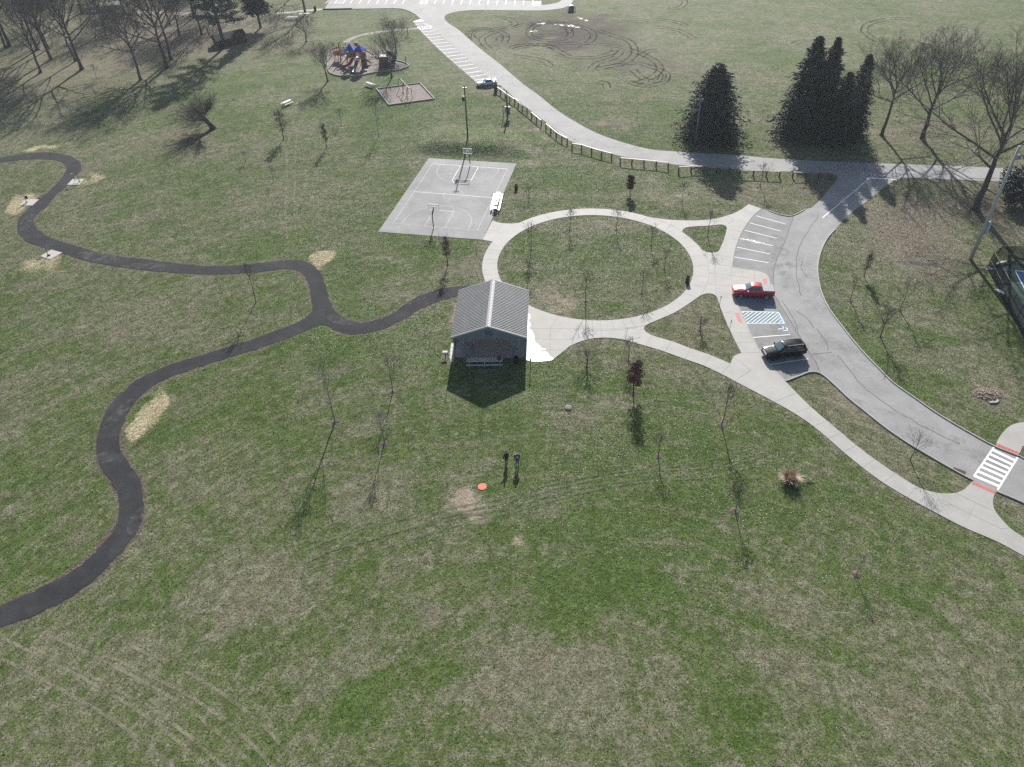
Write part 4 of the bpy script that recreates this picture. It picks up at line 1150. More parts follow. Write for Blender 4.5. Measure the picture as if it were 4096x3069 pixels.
# evergreens
m_spruce = mat('spruce_needles', (.036, .046, .030), r=.8, var=.4, vs=1.1)
m_pine = mat('pine_needles', (.058, .088, .060), r=.7, var=.4, vs=1.0)
def conifer(seed, H, Rm, power=.75, n=900, size=.55, z0=.03, droop=.35, lean_top=0.0):
    rg = random.Random(seed)
    tk, cr = MB(), MB()
    tk.tube([(0, 0, 0), (0, 0, H * .5), (0, 0, H * .97)], [H * .02, H * .013, .04], 7)
    for i in range(n):
        t = z0 + (1 - z0) * (i / n) ** 1.25
        z = t * H
        L = .95 * Rm * ((1 - t) ** power) * (rg.uniform(.62, 1.0) + (.22 if rg.random() < .16 else 0)) * (.86 + .14 * sin(t * 46)) + .15
        a = i * 2.39996 + rg.uniform(-.3, .3)
        o = Vector((cos(a), sin(a), 0)); s = Vector((-sin(a), cos(a), 0))
        up = .35 + t * .5
        k = max(4, int(L / (size * .42)))
        for j in range(k):
            f = .28 + .72 * (j + rg.random() * .6) / k
            c = Vector((0, 0, z)) + o * (L * f) + Vector((0, 0, L * f * up * .4 - droop * L * f * f * .55)) + s * rg.gauss(0, L * .10)
            w = size * rg.uniform(.4, 1.15) * (1.1 - .35 * f)
            d = (o * rg.uniform(.5, 1) + s * rg.uniform(-.8, .8) + Vector((0, 0, rg.uniform(-.7, .35)))).normalized()
            e = (d.cross(Vector((rg.gauss(0, 1), rg.gauss(0, 1), rg.gauss(0, 1))))).normalized()
            cr.add([c - d * w * .35 - e * w * .32, c - d * w * .35 + e * w * .32, c + d * w * .9], [(0, 1, 2)])
    return tk, cr
def evergreen(name, label, base, protos, m, h=1.0, w=1.0, rz=0.0, group=None):
    t = thing(name, label, 'tree', g3(base), rz, group)
    for nm, me, mm in (('trunk', protos[0], m_bark_dark), ('crown', protos[1], m)):
        o = link(nm, me, mm, t); o.scale = (w, w, h)
    return t
def proto(*a, **k):
    tk, cr = conifer(*a, **k); return tk.mesh('trunk', True), cr.mesh('crown')
sp_a = proto(201, 14.6, 6.9, .50, 1300, .56)
sp_b = proto(202, 19.4, 6.2, .58, 1400, .60)
sp_c = proto(203, 17.0, 5.0, .58, 1000, .56)
evergreen('spruce_tree', 'dark rounded conifer standing alone behind the grey utility pole', T(2,0,1700,1185), sp_a, m_spruce, 1.0, 1.22)
gq = 'dark conifers in the roadside group'
evergreen('spruce_tree', 'widest dark conifer at the left of the roadside group', T(3,0,255,1175), sp_b, m_spruce, 1.0, 1.12, 0, gq)
evergreen('spruce_tree', 'dark conifer with a pointed top in the middle of the roadside group', T(3,0,405,1185), sp_b, m_spruce, 1.0, .85, 2.0, gq)
evergreen('spruce_tree', 'dark conifer in front in the roadside group, without a clear point', T(3,0,560,1215), sp_c, m_spruce, .8, 1.05, 1.0, gq)
evergreen('spruce_tree', 'shorter dark conifer at the right of the roadside group', T(3,0,690,1180), sp_c, m_spruce, .95, .95, 4.0, gq)
sp_d = proto(204, 19.0, 6.4, .7, 1000, .75, .22, .6)
evergreen('spruce_tree', 'dark spruce with drooping boughs beside the pine at the top of the lawn', ZV(1765,365), sp_d, m_spruce, 1.0, 1.0, .5)
# the pine: feathery masses on a tall trunk
t = thing('pine_tree', 'tall feathery green pine with a bare lower trunk beside the dark shed', 'tree', g3(ZV(1300,615)))
mb = MB(); mb.tube([(0, 0, 0), (-.2, .2, 8), (-.3, .1, 16), (0, 0, 25)], [.55, .42, .28, .06], 9); mb.build('trunk', m_bark, t, True)
mb = MB(); rgp = random.Random(77)
br = MB()
for i in range(58):
    z = 6.3 + 18 * (i / 58); a = i * 2.4
    L = (6.4 if z < 17 else 6.4 * (25.5 - z) / 8.5) * rgp.uniform(.65, 1.1)
    e = Vector((cos(a) * L, sin(a) * L, z + L * rgp.uniform(.05, .3)))
    br.tube([(0, 0, z), Vector((0, 0, z)).lerp(e, .6), e], [.10, .07, .03], 4, False)
    for j in range(4):
        c = Vector((0, 0, z)).lerp(e, .45 + .19 * j)
        for k in range(46):
            d = Vector((rgp.gauss(0, 1), rgp.gauss(0, 1), rgp.gauss(.35, .7))).normalized()
            b0 = c + Vector((rgp.gauss(0, .6), rgp.gauss(0, .6), rgp.gauss(0, .28)))
            e2 = d.orthogonal().normalized()
            mb.add([b0 - e2 * .13, b0 + e2 * .13, b0 + d * .62], [(0, 1, 2)])
br.build('branches', m_bark, t); mb.build('crown', m_pine, t)

# dark evergreen thicket at the east edge
t = thing('evergreen_shrub', 'dark evergreen thicket behind the tennis court fence', 'shrub', g3(T(3,1,2200,95)))
mb = MB()
for k in range(16):
    a = k * 2.4; rr = 1.1 * (k ** .5)
    leaf_cloud(mb, 300 + k, 420, (cos(a) * rr, sin(a) * rr * .8, 2.0 + (k % 4) * 1.0), (1.7, 1.7, 1.7), .22, .35)
mb.build('crown', m_spruce, t)
mb = MB()
for k in range(5): mb.tube([(cos(k*1.3)*.3, sin(k*1.3)*.3, 0), (cos(k*1.3)*1.4, sin(k*1.3)*1.4, 3.4)], [.14, .05], 5)
mb.build('stems', m_bark_dark, t)

# the leaning broken tree with a spray of shoots
t = thing('broken_tree', 'leaning broken off tree stump with a wide spray of thin shoots', 'tree', g3(T(0,0,1840,1110)))
top = Vector((-2.6, -.4, 5.0))
mb = MB(); mb.tube([(0, 0, 0), (-.5, -.1, 1.2), (-1.5, -.2, 3.0), top], [.85, .52, .44, .36], 10); mb.build('trunk', m_bark, t, True)
mb = MB(); rgw = random.Random(9)
def shoot(p, d, L, r, k):
    pts = [p]; q = p.copy(); dd = d.copy()
    for i in range(4):
        dd = (dd + Vector((rgw.gauss(0, .1), rgw.gauss(0, .1), rgw.gauss(.03, .08)))).normalized(); q = q + dd * L / 4; pts.append(q.copy())
    mb.tube(pts, [r, r * .8, r * .65, r * .5, r * .4], 3 if k else 4, False)
    if k < 2:
        for c in range(6 if k == 0 else 4):
            f = .25 + .7 * c / 6; i = min(int(f * 4), 3)
            ax = (pts[i + 1] - pts[i]).normalized(); s = Matrix.Rotation(c * 2.4 + rgw.random(), 3, ax) @ ax.orthogonal().normalized()
            shoot(pts[i], (ax * .85 + s * .5).normalized(), L * rgw.uniform(.35, .6), r * .5, k + 1)
for i in range(50):
    a = rgw.uniform(1.7, 4.6); el = rgw.uniform(.12, .85)
    z0 = rgw.uniform(.3, 1.0)
    shoot(Vector((-1.2 * z0, -.15, 2.6 * z0)), Vector((cos(a) * cos(el), sin(a) * cos(el) * .8, sin(el))), rgw.uniform(4.6, 8.6), .055, 0)
for i in range(14):
    a = rgw.uniform(0, 6.28)
    shoot(Vector((-.9, -.1, 3.0)), Vector((.55 + cos(a) * .25, sin(a) * .4, .9)), rgw.uniform(3.5, 6.0), .06, 0)
mb.build('shoots', m_twig, t)

# pale grass clump with a fallen bare branch
t = thing('ornamental_grass', 'tan clump of dry ornamental grass on the lawn beside the sidewalk', 'plant', g3(T(3,2,185,830)))
mb = MB(); rgo = random.Random(3)
for i in range(520):
    a = rgo.random() * 6.28; r0 = rgo.random() ** .5 * .45; tilt = rgo.uniform(.1, 1.0)
    b = Vector((cos(a) * r0, sin(a) * r0, 0)); d = Vector((cos(a) * sin(tilt), sin(a) * sin(tilt), cos(tilt)))
    L = rgo.uniform(1.0, 1.9); e = b + d * L - Vector((0, 0, .25 * tilt * L)); s = Vector((-sin(a), cos(a), 0)) * .022
    mb.add([b - s, b + s, b + d * L * .6 + s, b + d * L * .6 - s], [(0, 1, 2, 3)]); mb.add([b + d * L * .6 - s, b + d * L * .6 + s, e], [(0, 1, 2)])
mb.build('blades', mat('dry_blades', (.50, .40, .30), r=.8, var=.3, vs=4), t)
bt = thing('fallen_branch', 'pale bare branch lying beside the dry ornamental grass clump', 'branch', g3(T(3,2,235,825)))
mb = MB()
for e in ((1.9, .1, .3), (1.5, -.5, .2), (1.1, -.9, .15), (2.3, -.2, .25), (.9, .3, .5)):
    m_ = Vector(e) * .5 + Vector((0, .1, .25)); mb.tube([(0, 0, .1), m_, e], [.045, .03, .012], 4)
    for k in (.6, .8): p = Vector(e) * k + Vector((0, 0, .1)); mb.tube([p, p + Vector((.35, (-.3 if k < .7 else .3), .12))], [.018, .008], 3)
mb.build('wood', m_pale_bark, bt)
# mulch piles at the feet of young trees
m_chip = mat('mulch_chips', (.135, .115, .095), r=1, spec=.1, var=.5, vs=5, bump=1, bs=14, c2=(.075, .062, .052))
for i, (b, ty, kind, label) in enumerate(SAPS[:27] + REDS[:2]):
    if i in (18, 19): continue
    o = g3(b); rg = random.Random(i); mb = MB(); n = 14; rr = .42 + .18 * rg.random()
    vs = [(o.x, o.y, .10)] + [(o.x + cos(2*pi*k/n) * rr * .5 * rg.uniform(.8, 1.2), o.y + sin(2*pi*k/n) * rr * .5 * rg.uniform(.8, 1.2), .075) for k in range(n)] + [(o.x + cos(2*pi*k/n) * rr * rg.uniform(.8, 1.2), o.y + sin(2*pi*k/n) * rr * rg.uniform(.8, 1.2), -.01) for k in range(n)]
    fs = [(0, 1 + k, 1 + (k + 1) % n) for k in range(n)] + [(1 + k, 1 + n + k, 1 + n + (k + 1) % n, 1 + (k + 1) % n) for k in range(n)]
    mb.add(vs, fs); mb.build('mulch_mound', m_chip, kind='structure')
# ------------------------------------------------------------------ pavilion
m_roof = mat('ribbed_metal_roof', (.25, .25, .245), r=.6, metal=.0, var=.08, vs=.8)
m_bluegrey = mat('blue_grey_siding', (.19, .235, .26), r=.65, var=.12, vs=1.5)
m_post = mat('blue_grey_post', (.16, .19, .205), r=.6, var=.12)
m_vent = mat('dark_vent', (.025, .027, .03), r=.6)
m_floor = mat('pavilion_floor', (.26, .25, .235), r=.8, var=.18, vs=.6, c2=(.19, .185, .175))
m_ridge = mat('pale_metal_trim', (.55, .54, .52), r=.4, metal=.3, var=.05)
pav = thing('pavilion', 'open picnic pavilion with a ribbed grey metal gable roof', 'pavilion')
ZE, ZA = 3.45, 5.35                                     # eave and apex heights
eNL, eNR = gp(*ZP(343,1122), ZE), gp(*ZP(1605,1142), ZE)
eFL, eFR = gp(*ZP(475,350), ZE), gp(*ZP(1640,363), ZE)
aN_, aF_ = gp(*ZP(968,958), ZA), gp(*ZP(1052,188), ZA)
ax_ = ((aF_ - aN_)).normalized(); ax_.z = 0; ax_.normalize()
sd_ = Vector((ax_.y, -ax_.x, 0))
pc = (eNL + eNR + eFL + eFR) / 4; pc.z = 0
PL_ = ((eFL - eNL).dot(ax_) + (eFR - eNR).dot(ax_)) / 2; PW_ = ((eNR - eNL).dot(sd_) + (eFR - eFL).dot(sd_)) / 2
rz = math.atan2(ax_.y, ax_.x) - pi / 2
pav.location = pc; pav.rotation_euler = (0, 0, rz)
HLn, HWd = PL_ / 2, PW_ / 2
print('pavilion', PL_, PW_, rz)
nrib = 31; pit = PL_ / nrib
for s in (-1, 1):
    mb = MB()
    prof = []
    for i in range(nrib):
        y0 = -HLn + i * pit
        prof += [(y0, 0), (y0 + pit * .40, 0), (y0 + pit * .48, .12), (y0 + pit * .88, .12), (y0 + pit * .99, 0)]
    prof.append((HLn, 0))
    for x, z in ((s * .02, ZA), (s * HWd, ZE)):
        for y, h in prof: mb.v.append((x, y, z + h))
        for y, h in prof: mb.v.append((x, y, z - .06))
    n = len(prof)
    for i in range(n - 1):
        mb.f += [(i, i + 1, 2*n + i + 1, 2*n + i), (n + i, 3*n + i, 3*n + i + 1, n + i + 1), (2*n + i, 2*n + i + 1, 3*n + i + 1, 3*n + i)]
    mb.f = [f if s < 0 else tuple(reversed(f)) for f in mb.f]
    mb.build('roof_panel', m_roof, pav)
mb = MB()
mb.slab([(-.33, -HLn - .04, ZA - .02), (0, -HLn - .04, ZA + .125), (0, HLn + .04, ZA + .125), (-.33, HLn + .04, ZA - .02)], .02)
mb.slab([(0, -HLn - .04, ZA + .125), (.33, -HLn - .04, ZA - .02), (.33, HLn + .04, ZA - .02), (0, HLn + .04, ZA + .125)], .02)
mb.build('ridge_cap', m_ridge, pav)
for y in (-HLn - .03, HLn + .03):
    for s in (-1, 1):
        mb = MB(); mb.bar((0, y, ZA + .03), (s * (HWd + .03), y, ZE + .03), .07, .24, (0, 0, 1)); mb.build('rake_trim', m_ridge, pav)
for s in (-1, 1):
    mb = MB(); mb.bar((s * (HWd - .02), -HLn, ZE - .12), (s * (HWd - .02), HLn, ZE - .12), .06, .2); mb.build('eave_trim', m_bluegrey, pav)
def gable(y):
    g = MB(); d = .08
    zb = ZE - .28
    poly = [(-HWd + .25, zb), (HWd - .25, zb), (HWd - .25, ZE + .02), (0, ZA - .1), (-HWd + .25, ZE + .02)]
    g.add([(x, y - d/2, z) for x, z in poly] + [(x, y + d/2, z) for x, z in poly], [(0,1,2,3,4), (9,8,7,6,5)] + [(i, 5 + i, 5 + (i + 1) % 5, (i + 1) % 5) for i in range(5)])
    o = g.build('gable_wall', m_bluegrey, pav)
    b = MB()
    for k in range(-22, 23):
        x = k * .22; top = ZA - .16 - abs(x) * (ZA - ZE) / HWd
        if top > zb + .1 and abs(x) < HWd - .3: b.box((x, y - .055 * (1 if y < 0 else -1), (zb + top) / 2), (.035, .03, top - zb))
    b.build('battens', m_bluegrey, o)
    v = MB(); yy_ = y - (.075 if y < 0 else -.075)
    v.box((0, yy_, ZE + .62), (.78, .06, .74))
    vo = v.build('gable_vent', m_vent, pav)
    f = MB()
    for k in range(6): f.box((0, yy_ - (.045 if y < 0 else -.045), ZE + .33 + k * .115), (.7, .03, .05))
    f.build('louvre', m_bluegrey, vo)
gable(-HLn + .30); gable(HLn - .30)
for x in (-HWd + .35, HWd - .35):
    for k in range(4):
        y = -HLn + .32 + k * (PL_ - .64) / 3
        mb = MB(); mb.box((x, y, ZE / 2 - .08), (.19, .19, ZE - .16)); mb.box((x, y, .08), (.26, .26, .1)); mb.build('post', m_post, pav)
    mb = MB(); mb.box((x, 0, ZE - .22), (.2, PL_ - .5, .28)); mb.build('beam', m_bluegrey, pav)
for x in (-HWd + 1.85, HWd - 1.95):
    mb = MB(); mb.box((x, -HLn + .32, ZE / 2 - .1), (.15, .15, ZE - .2)); mb.build('post', m_post, pav)
for y in (-HLn + 3.6, 0, HLn - 3.6):
    mb = MB(); mb.box((0, y, ZE - .25), (PW_ - .7, .12, .24)); mb.bar((0, y, ZE - .2), (0, y, ZA - .1), .12, .12); mb.build('truss', m_bluegrey, pav)
# floor: four cast bays
fl = [(-HWd + .2, -HLn + .05), (HWd - .15, -HLn + .05), (HWd - .15, HLn), (-HWd + .2, HLn)]
for i in range(3):
    for j in range(3):
        x0, x1 = -HWd + .2 + i * (PW_ - .35) / 3, -HWd + .2 + (i + 1) * (PW_ - .35) / 3
        y0, y1 = -HLn + .05 + j * (PL_ - .05) / 3, -HLn + .05 + (j + 1) * (PL_ - .05) / 3
        mb = MB(); mb.box(((x0 + x1) / 2, (y0 + y1) / 2, -.03), (x1 - x0 - .03, y1 - y0 - .03, .20)); mb.build('floor_slab', m_floor, pav)
# wet film on the walk and dirt beside the pavilion
m_wet = mat('wet_film', (.33, .325, .31), r=.5, var=.08, vs=1.2, spec=.8, alpha=(.9, .25, .42, .35, 1))
for poly, zz in (([ (1612,720),(1640,730),(1665,775),(1650,820),(1630,850),(1660,880),(1670,930),(1640,965),(1680,1000),(1725,1080),(1735,1180),(1790,1240),(1830,1270),(1840,1295),(1910,1312),(1915,1328),(1830,1330),(1850,1350),(1930,1362),(1960,1385),(1985,1430),(2050,1475),(2000,1505),(1600,1500),(1600,1100)], .057),):
    mb = MB(); W = trace([ZP(*p) for p in poly], 4, True); V_, g_ = cdt([W]); mb.v = [(v.x, v.y, zz) for v in V_]
    for g in g_: mb.f += [tuple(f) for f in g]
    mb.build('wet_patch', m_wet, kind='structure')
mb = MB(); W = [gp(*ZP(*p)) for p in ((350,1215),(385,1210),(395,1300),(400,1420),(385,1520),(350,1530),(320,1440),(335,1330))]; mb.quad(*[(w.x, w.y, .012) for w in W]); mb.build('gravel_strip', mat('pale_chippings', (.42, .40, .37), r=.6, var=.4, vs=6, bump=1, bs=20), kind='structure')

# ------------------------------------------------------------------ picnic tables
def picnic(name, label, c, rz, L, mt, mf, wood=True, group='picnic tables', z=0.0, legs=2, planks=4):
    t = thing(name, label, 'picnic table', (c[0], c[1], z if len(c) < 3 else c[2]), rz, group)
    for k in range(planks):
        mb = MB(); w = .74 / planks; mb.box((0, -.37 + w * (k + .5), .75), (L, w - .02, .045)); mb.build('top_plank', mt, t)
    for s in (-1, 1):
        mb = MB(); mb.box((0, s * .72, .45), (L, .26, .045)); mb.build('bench', mt, t)
    for k in range(legs):
        x = -L / 2 + .35 + k * (L - .7) / (legs - 1)
        mb = MB()
        for s in (-1, 1):
            mb.bar((x, s * .28, .73), (x, s * .62, 0.0), .06, .06); 
        mb.bar((x, -.80, .40), (x, .80, .40), .06, .06); mb.bar((x, -.36, .70), (x, .36, .70), .06, .05)
        mb.build('leg_frame', mf, t)
    return t
m_alum = mat('aluminium', (.62, .63, .64), r=.35, metal=.6, var=.06)
m_green_plank = mat('blue_green_plank', (.24, .32, .33), r=.45, var=.1)
m_steel = mat('galvanised_steel', (.36, .37, .38), r=.4, metal=.7, var=.08)
m_tablew = mat('white_painted_plank', (.74, .73, .70), r=.5, var=.06)
m_grey_plank = mat('weathered_plank', (.44, .43, .40), r=.6, var=.15)
m_shiny = mat('bright_aluminium', (.78, .80, .84), r=.28, metal=.7, var=.04)
fc = gp(*ZP(905,1490), .76)
picnic('picnic_table', 'long green picnic table at the open front edge of the pavilion', (fc.x, fc.y - .02, 0), -.03, 4.9, m_shiny, m_steel, legs=3)
tb = thing('black_bag', 'black bag sitting on the right end of the long pavilion table', 'bag', (fc.x + 2.0, fc.y + .05, .775), .3)
mb = MB(); mb.lathe([(.0, 0), (.26, 0), (.33, .12), (.28, .26), (.14, .36), (.05, .44)], 10); o = mb.build('sack', mat('black_plastic', (.012, .012, .013), r=.35, var=.3), tb, True)
mb = MB(); mb.lathe([(.05, 0), (.17, .09), (.02, .06)], 8, (0.02, 0, .42)); mb.build('knot', o.data.materials[0], tb)
for px_, lab in ((640, 'green picnic table inside the pavilion on its left side'), (1388, 'green picnic table inside the pavilion on its right side')):
    e = gp(*ZP(px_, 1200 if px_ < 1000 else 1266), .76)
    picnic('picnic_table', lab, (e.x, e.y + .95, .07), rz + pi / 2, 1.9, m_green_plank, m_steel)
c_ = gp(*T(1,0,985,745)); picnic('picnic_table', 'grey weathered picnic table between the playground and the swing bed', (c_.x, c_.y, 0), -.72, 2.5, m_grey_plank, m_timber)
c_ = gp(*T(1,0,270,903)); picnic('picnic_table', 'white picnic table alone on the open lawn west of the playground', (c_.x, c_.y, 0), .95, 2.5, m_tablew, m_timber)
c_ = gp(*T(1,0,315,170)); picnic('picnic_table', 'long pale picnic table under the trees left of the solitary dark tree', (c_.x, c_.y, 0), -.05, 3.4, m_alum, m_timber)
c_ = gp(*T(1,0,420,140)); picnic('picnic_table', 'pale picnic table at the foot of the solitary dark tree', (c_.x, c_.y, 0), .1, 3.2, m_alum, m_timber)
c_ = gp(*ZW(1210,765)); picnic('picnic_table', 'pale picnic table behind the tall clean trunk in the west wood', (c_.x, c_.y, 0), .15, 2.6, m_alum, m_timber)
c_ = gp(*ZW(655,365)); picnic('picnic_table', 'bright picnic table deep in the west wood near the left frame corner', (c_.x, c_.y, 0), -.2, 3.6, m_alum, m_timber)
# court table: white planks, white cloth, a black bag and red edge
ct = picnic('picnic_table', 'glaring white picnic table on the east side of the basketball court', ((gp(*ZC(1045,1010), .75) + gp(*ZC(965,1355), .75)).x / 2, (gp(*ZC(1045,1010), .75) + gp(*ZC(965,1355), .75)).y / 2, .03), 0, 6.2, mat('bright_white_plank', (.82, .82, .82), r=.35, var=.03), m_steel, legs=3)
A_, B_ = gp(*ZC(1045,1010), .75), gp(*ZC(965,1355), .75)
ct.rotation_euler[2] = math.atan2(A_.y - B_.y, A_.x - B_.x)
tt = thing('equipment_case', 'open white case with a dark inside and red rim on the court table', 'case', tuple(B_.lerp(A_, .30) + Vector((.06, 0, .055))), ct.rotation_euler[2])
mb = MB(); mb.box((0, 0, .09), (1.6, .62, .16)); mb.build('shell', m_white, tt)
mb = MB(); mb.box((0, 0, .178), (1.3, .40, .015)); mb.build('lining', mat('dark_lining', (.02, .025, .035), r=.5), tt)
mb = MB(); mb.bar((-.72, -.24, .19), (.68, -.24, .19), .05, .03); mb.bar((-.72, -.24, .185), (-.72, .2, .185), .05, .03); mb.build('rim', mat('red_rim', (.65, .05, .04), r=.4), tt)
mb = MB(); mb.box((.9, .05, .16), (.3, .4, .3)); mb.build('device', mat('dark_device', (.03, .032, .036), r=.4), tt)

# ------------------------------------------------------------------ barbecue, bins, small things
m_black = mat('black_metal', (.016, .016, .017), r=.45, var=.2)
m_iron = mat('sooty_iron', (.035, .034, .034), r=.6, metal=.4, var=.2)
g_ = thing('barbecue_grill', 'dark park barbecue grill on a post left of the pavilion', 'grill', g3(ZP(258,1440)), rz)
mb = MB(); mb.cyl((0, 0, 0), .06, .72, 8); mb.build('post', m_iron, g_)
mb = MB(); mb.box((0, 0, .72), (.68, .52, .04)); mb.box((-.33, 0, .84), (.03, .52, .24)); mb.box((.33, 0, .84), (.03, .52, .24)); mb.box((0, .25, .84), (.66, .03, .24)); mb.build('firebox', m_iron, g_)
mb = MB()
for k in range(9): mb.bar((-.3 + k * .075, -.26, .93), (-.3 + k * .075, .24, .93), .02, .02)
mb.build('grate', m_steel, g_)
puddle(Vector((g_.location.x, g_.location.y - .15, 0)), .62, .5, 0, .008, 9, mat('bare_dirt', (.10, .085, .07), r=.9, var=.3, vs=3), 'bare_soil')
def barrel(label, base, h=.92, r=.31, rz=0):
    t = thing('trash_barrel', label, 'trash barrel', base, rz, 'black trash barrels')
    mb = MB(); mb.lathe([(0, .02), (r * .96, .02), (r, .04), (r, h * .33), (r * 1.03, h * .345), (r, h * .36), (r, h * .66), (r * 1.03, h * .675), (r, h * .69), (r, h - .03), (r * 1.04, h), (r * .96, h), (r * .94, .1), (0, .1)], 18); mb.build('drum', m_black, t, False)
    mb = MB(); mb.lathe([(r * 1.04, h - .015), (r * 1.07, h), (r * .95, h + .02), (r * .93, h - .03)], 18); mb.build('rim', m_iron, t, True)
barrel('black trash barrel on the grass at the east rim of the lawn circle', g3(T(2,1,1513,782)), 1.02)
barrel('black trash barrel on the grass just east of the basketball court', g3(ZC(1388,962)))
barrel('tall black trash barrel at the first post of the rail fence beside the silver car', g3(ZF(878,545)), 1.7, .42)
b_ = gp(*ZP(1430,1535)); barrel('black trash barrel at the front edge of the pavilion', (b_.x, b_.y, .0))
barrel('dark trash barrel at the end of the pale path by the upper parking lot', g3(T(1,0,512,95)), 1.3, .42)

lp = thing('post', 'thin dark post with a curved top at the corner of the wet concrete', 'post', g3(ZP(1667,1655)))
mb = MB(); mb.tube([(0, 0, 0), (0, 0, 1.2), (0, -.0, 1.75), (.05, 0, 1.9)], [.04, .04, .04, .05], 7); mb.build('pole', m_black, lp)
mb = MB(); mb.box((0, -.05, 1.72), (.16, .05, .4)); mb.build('plate', m_iron, lp)
for lab, base, ty in (('thin disabled parking sign post by the long grass island, northern of two', T(2,1,1788,985), T(2,1,0,893)[1]), ('thin disabled parking sign post beside the hatched bay, southern of two', T(2,1,1877,1190), T(2,1,0,1100)[1])):
    h = height(base, ty)
    t = thing('sign_post', lab, 'sign', g3(base), 0, 'parking sign posts')
    mb = MB(); mb.box((0, 0, h / 2), (.05, .05, h)); mb.build('pole', m_steel, t)
    mb = MB(); mb.box((.03, 0, h - .3), (.015, .32, .48)); mb.build('sign_plate', mat('sign_back', (.20, .21, .22), r=.5), t)
c_ = gp(*T(1,2,1952,888))
ld = thing('landing_pad', 'round orange drone landing pad lying flat on the grass', 'landing pad', (c_.x, c_.y, .03))
m_orange = mat('fluorescent_orange', (.90, .10, .045), r=.6, var=.05)
mb = MB(); mb.lathe([(0, .02), (.475, .02), (.49, .01), (.48, 0)], 32); mb.build('mat', m_orange, ld)
m_or_dk = mat('printed_dark_orange', (.42, .035, .02), r=.6)
mb = MB(); mb.lathe([(.30, .026), (.335, .026)], 32)
for s in (-1, 1): mb.bar((s * .09 - .02, -.11, .026), (s * .09 + .02, .11, .026), .05, .006)
mb.build('print', m_or_dk, ld)
mb = MB()
for k in range(8):
    a = k * pi / 4; mb.tube([(cos(a) * .47, sin(a) * .47, .0), (cos(a) * .52, sin(a) * .52, .05)], .012, 4)
mb.build('pegs', m_or_dk, ld)
c_ = gp(*T(2,2,485,208)); mh = thing('manhole', 'round concrete manhole with a dark lid set in the lawn', 'manhole', (c_.x, c_.y, 0))
mb = MB(); mb.lathe([(.44, -.02), (.42, .16), (.36, .18), (.34, .18)], 20); mb.build('collar', m_timber, mh)
mb = MB(); mb.lathe([(0, .195), (.20, .195), (.22, .205), (.26, .205), (.27, .195), (.35, .185)], 20); mb.build('lid', m_iron, mh)
cv = thing('culvert', 'round concrete culvert mouth in the grass below the upper parking lot', 'culvert', g3(T(2,0,512,96)), .25)
mb = MB(); prof = []
for k in range(20):
    a = 2 * pi * k / 20
    for rr, y in ((.86, -.6), (1.06, -.6), (1.06, -.1)): mb.v.append((rr * cos(a) * 1.15, y + (.4 if rr * sin(a) > .5 else 0), rr * sin(a) + .55))
for k in range(20):
    for j in range(2):
        a, b = k * 3 + j, ((k + 1) % 20) * 3 + j; mb.f.append((a, b, b + 1, a + 1))
mb.build('pipe', m_ridge, cv)
mb = MB(); mb.add([(1.0 * cos(2*pi*k/20), .1, .85 * sin(2*pi*k/20) + .55) for k in range(20)], [tuple(range(20))]); mb.build('dark_mouth', mat('culvert_inside', (.10, .115, .13), r=.8), cv)
bl = thing('concrete_block', 'bent white concrete block at the edge of a pile of dead leaves', 'block', g3(T(3,2,1955,158)), .2)
mb = MB(); mb.bar((-.75, .05, .08), (.15, -.12, .08), .30, .18); mb.build('slab', m_curb, bl)
mb = MB(); mb.bar((.12, -.12, .07), (.6, .2, .07), .28, .16); mb.build('end_slab', m_curb, bl)
for px, py, w, rr in ((2010,608,.9,.25),(1908,662,.55,.4),(2000,860,.35,.7)):
    puddle(T(3,1,px,py), w, rr, .3, .05, int(px), mat('old_snow', (.8, .82, .85), r=.6, var=.05), 'snow_patch')
puddle(T(3,1,1310,625), 1.4, .28, -.35, .010, 2, m_puddle); puddle(T(3,1,1290,612), 2.2, .5, -.3, .007, 3, mat('wet_mud', (.03, .026, .022), r=.4), 'wet_mud')
dg = thing('storm_drain', 'rusty storm drain grate in the kerb before the pedestrian crossing', 'drain', g3(T(3,2,1650,752)), -.62)
mb = MB()
for k in range(7): mb.bar((-.55 + k * .18, -.28, .05), (-.55 + k * .18, .22, .05), .07, .05)
mb.build('bars', mat('rusty_iron', (.12, .05, .035), r=.8), dg)
mb = MB(); mb.box((0, -.02, .028), (1.3, .6, .02)); mb.build('frame', m_iron, dg)

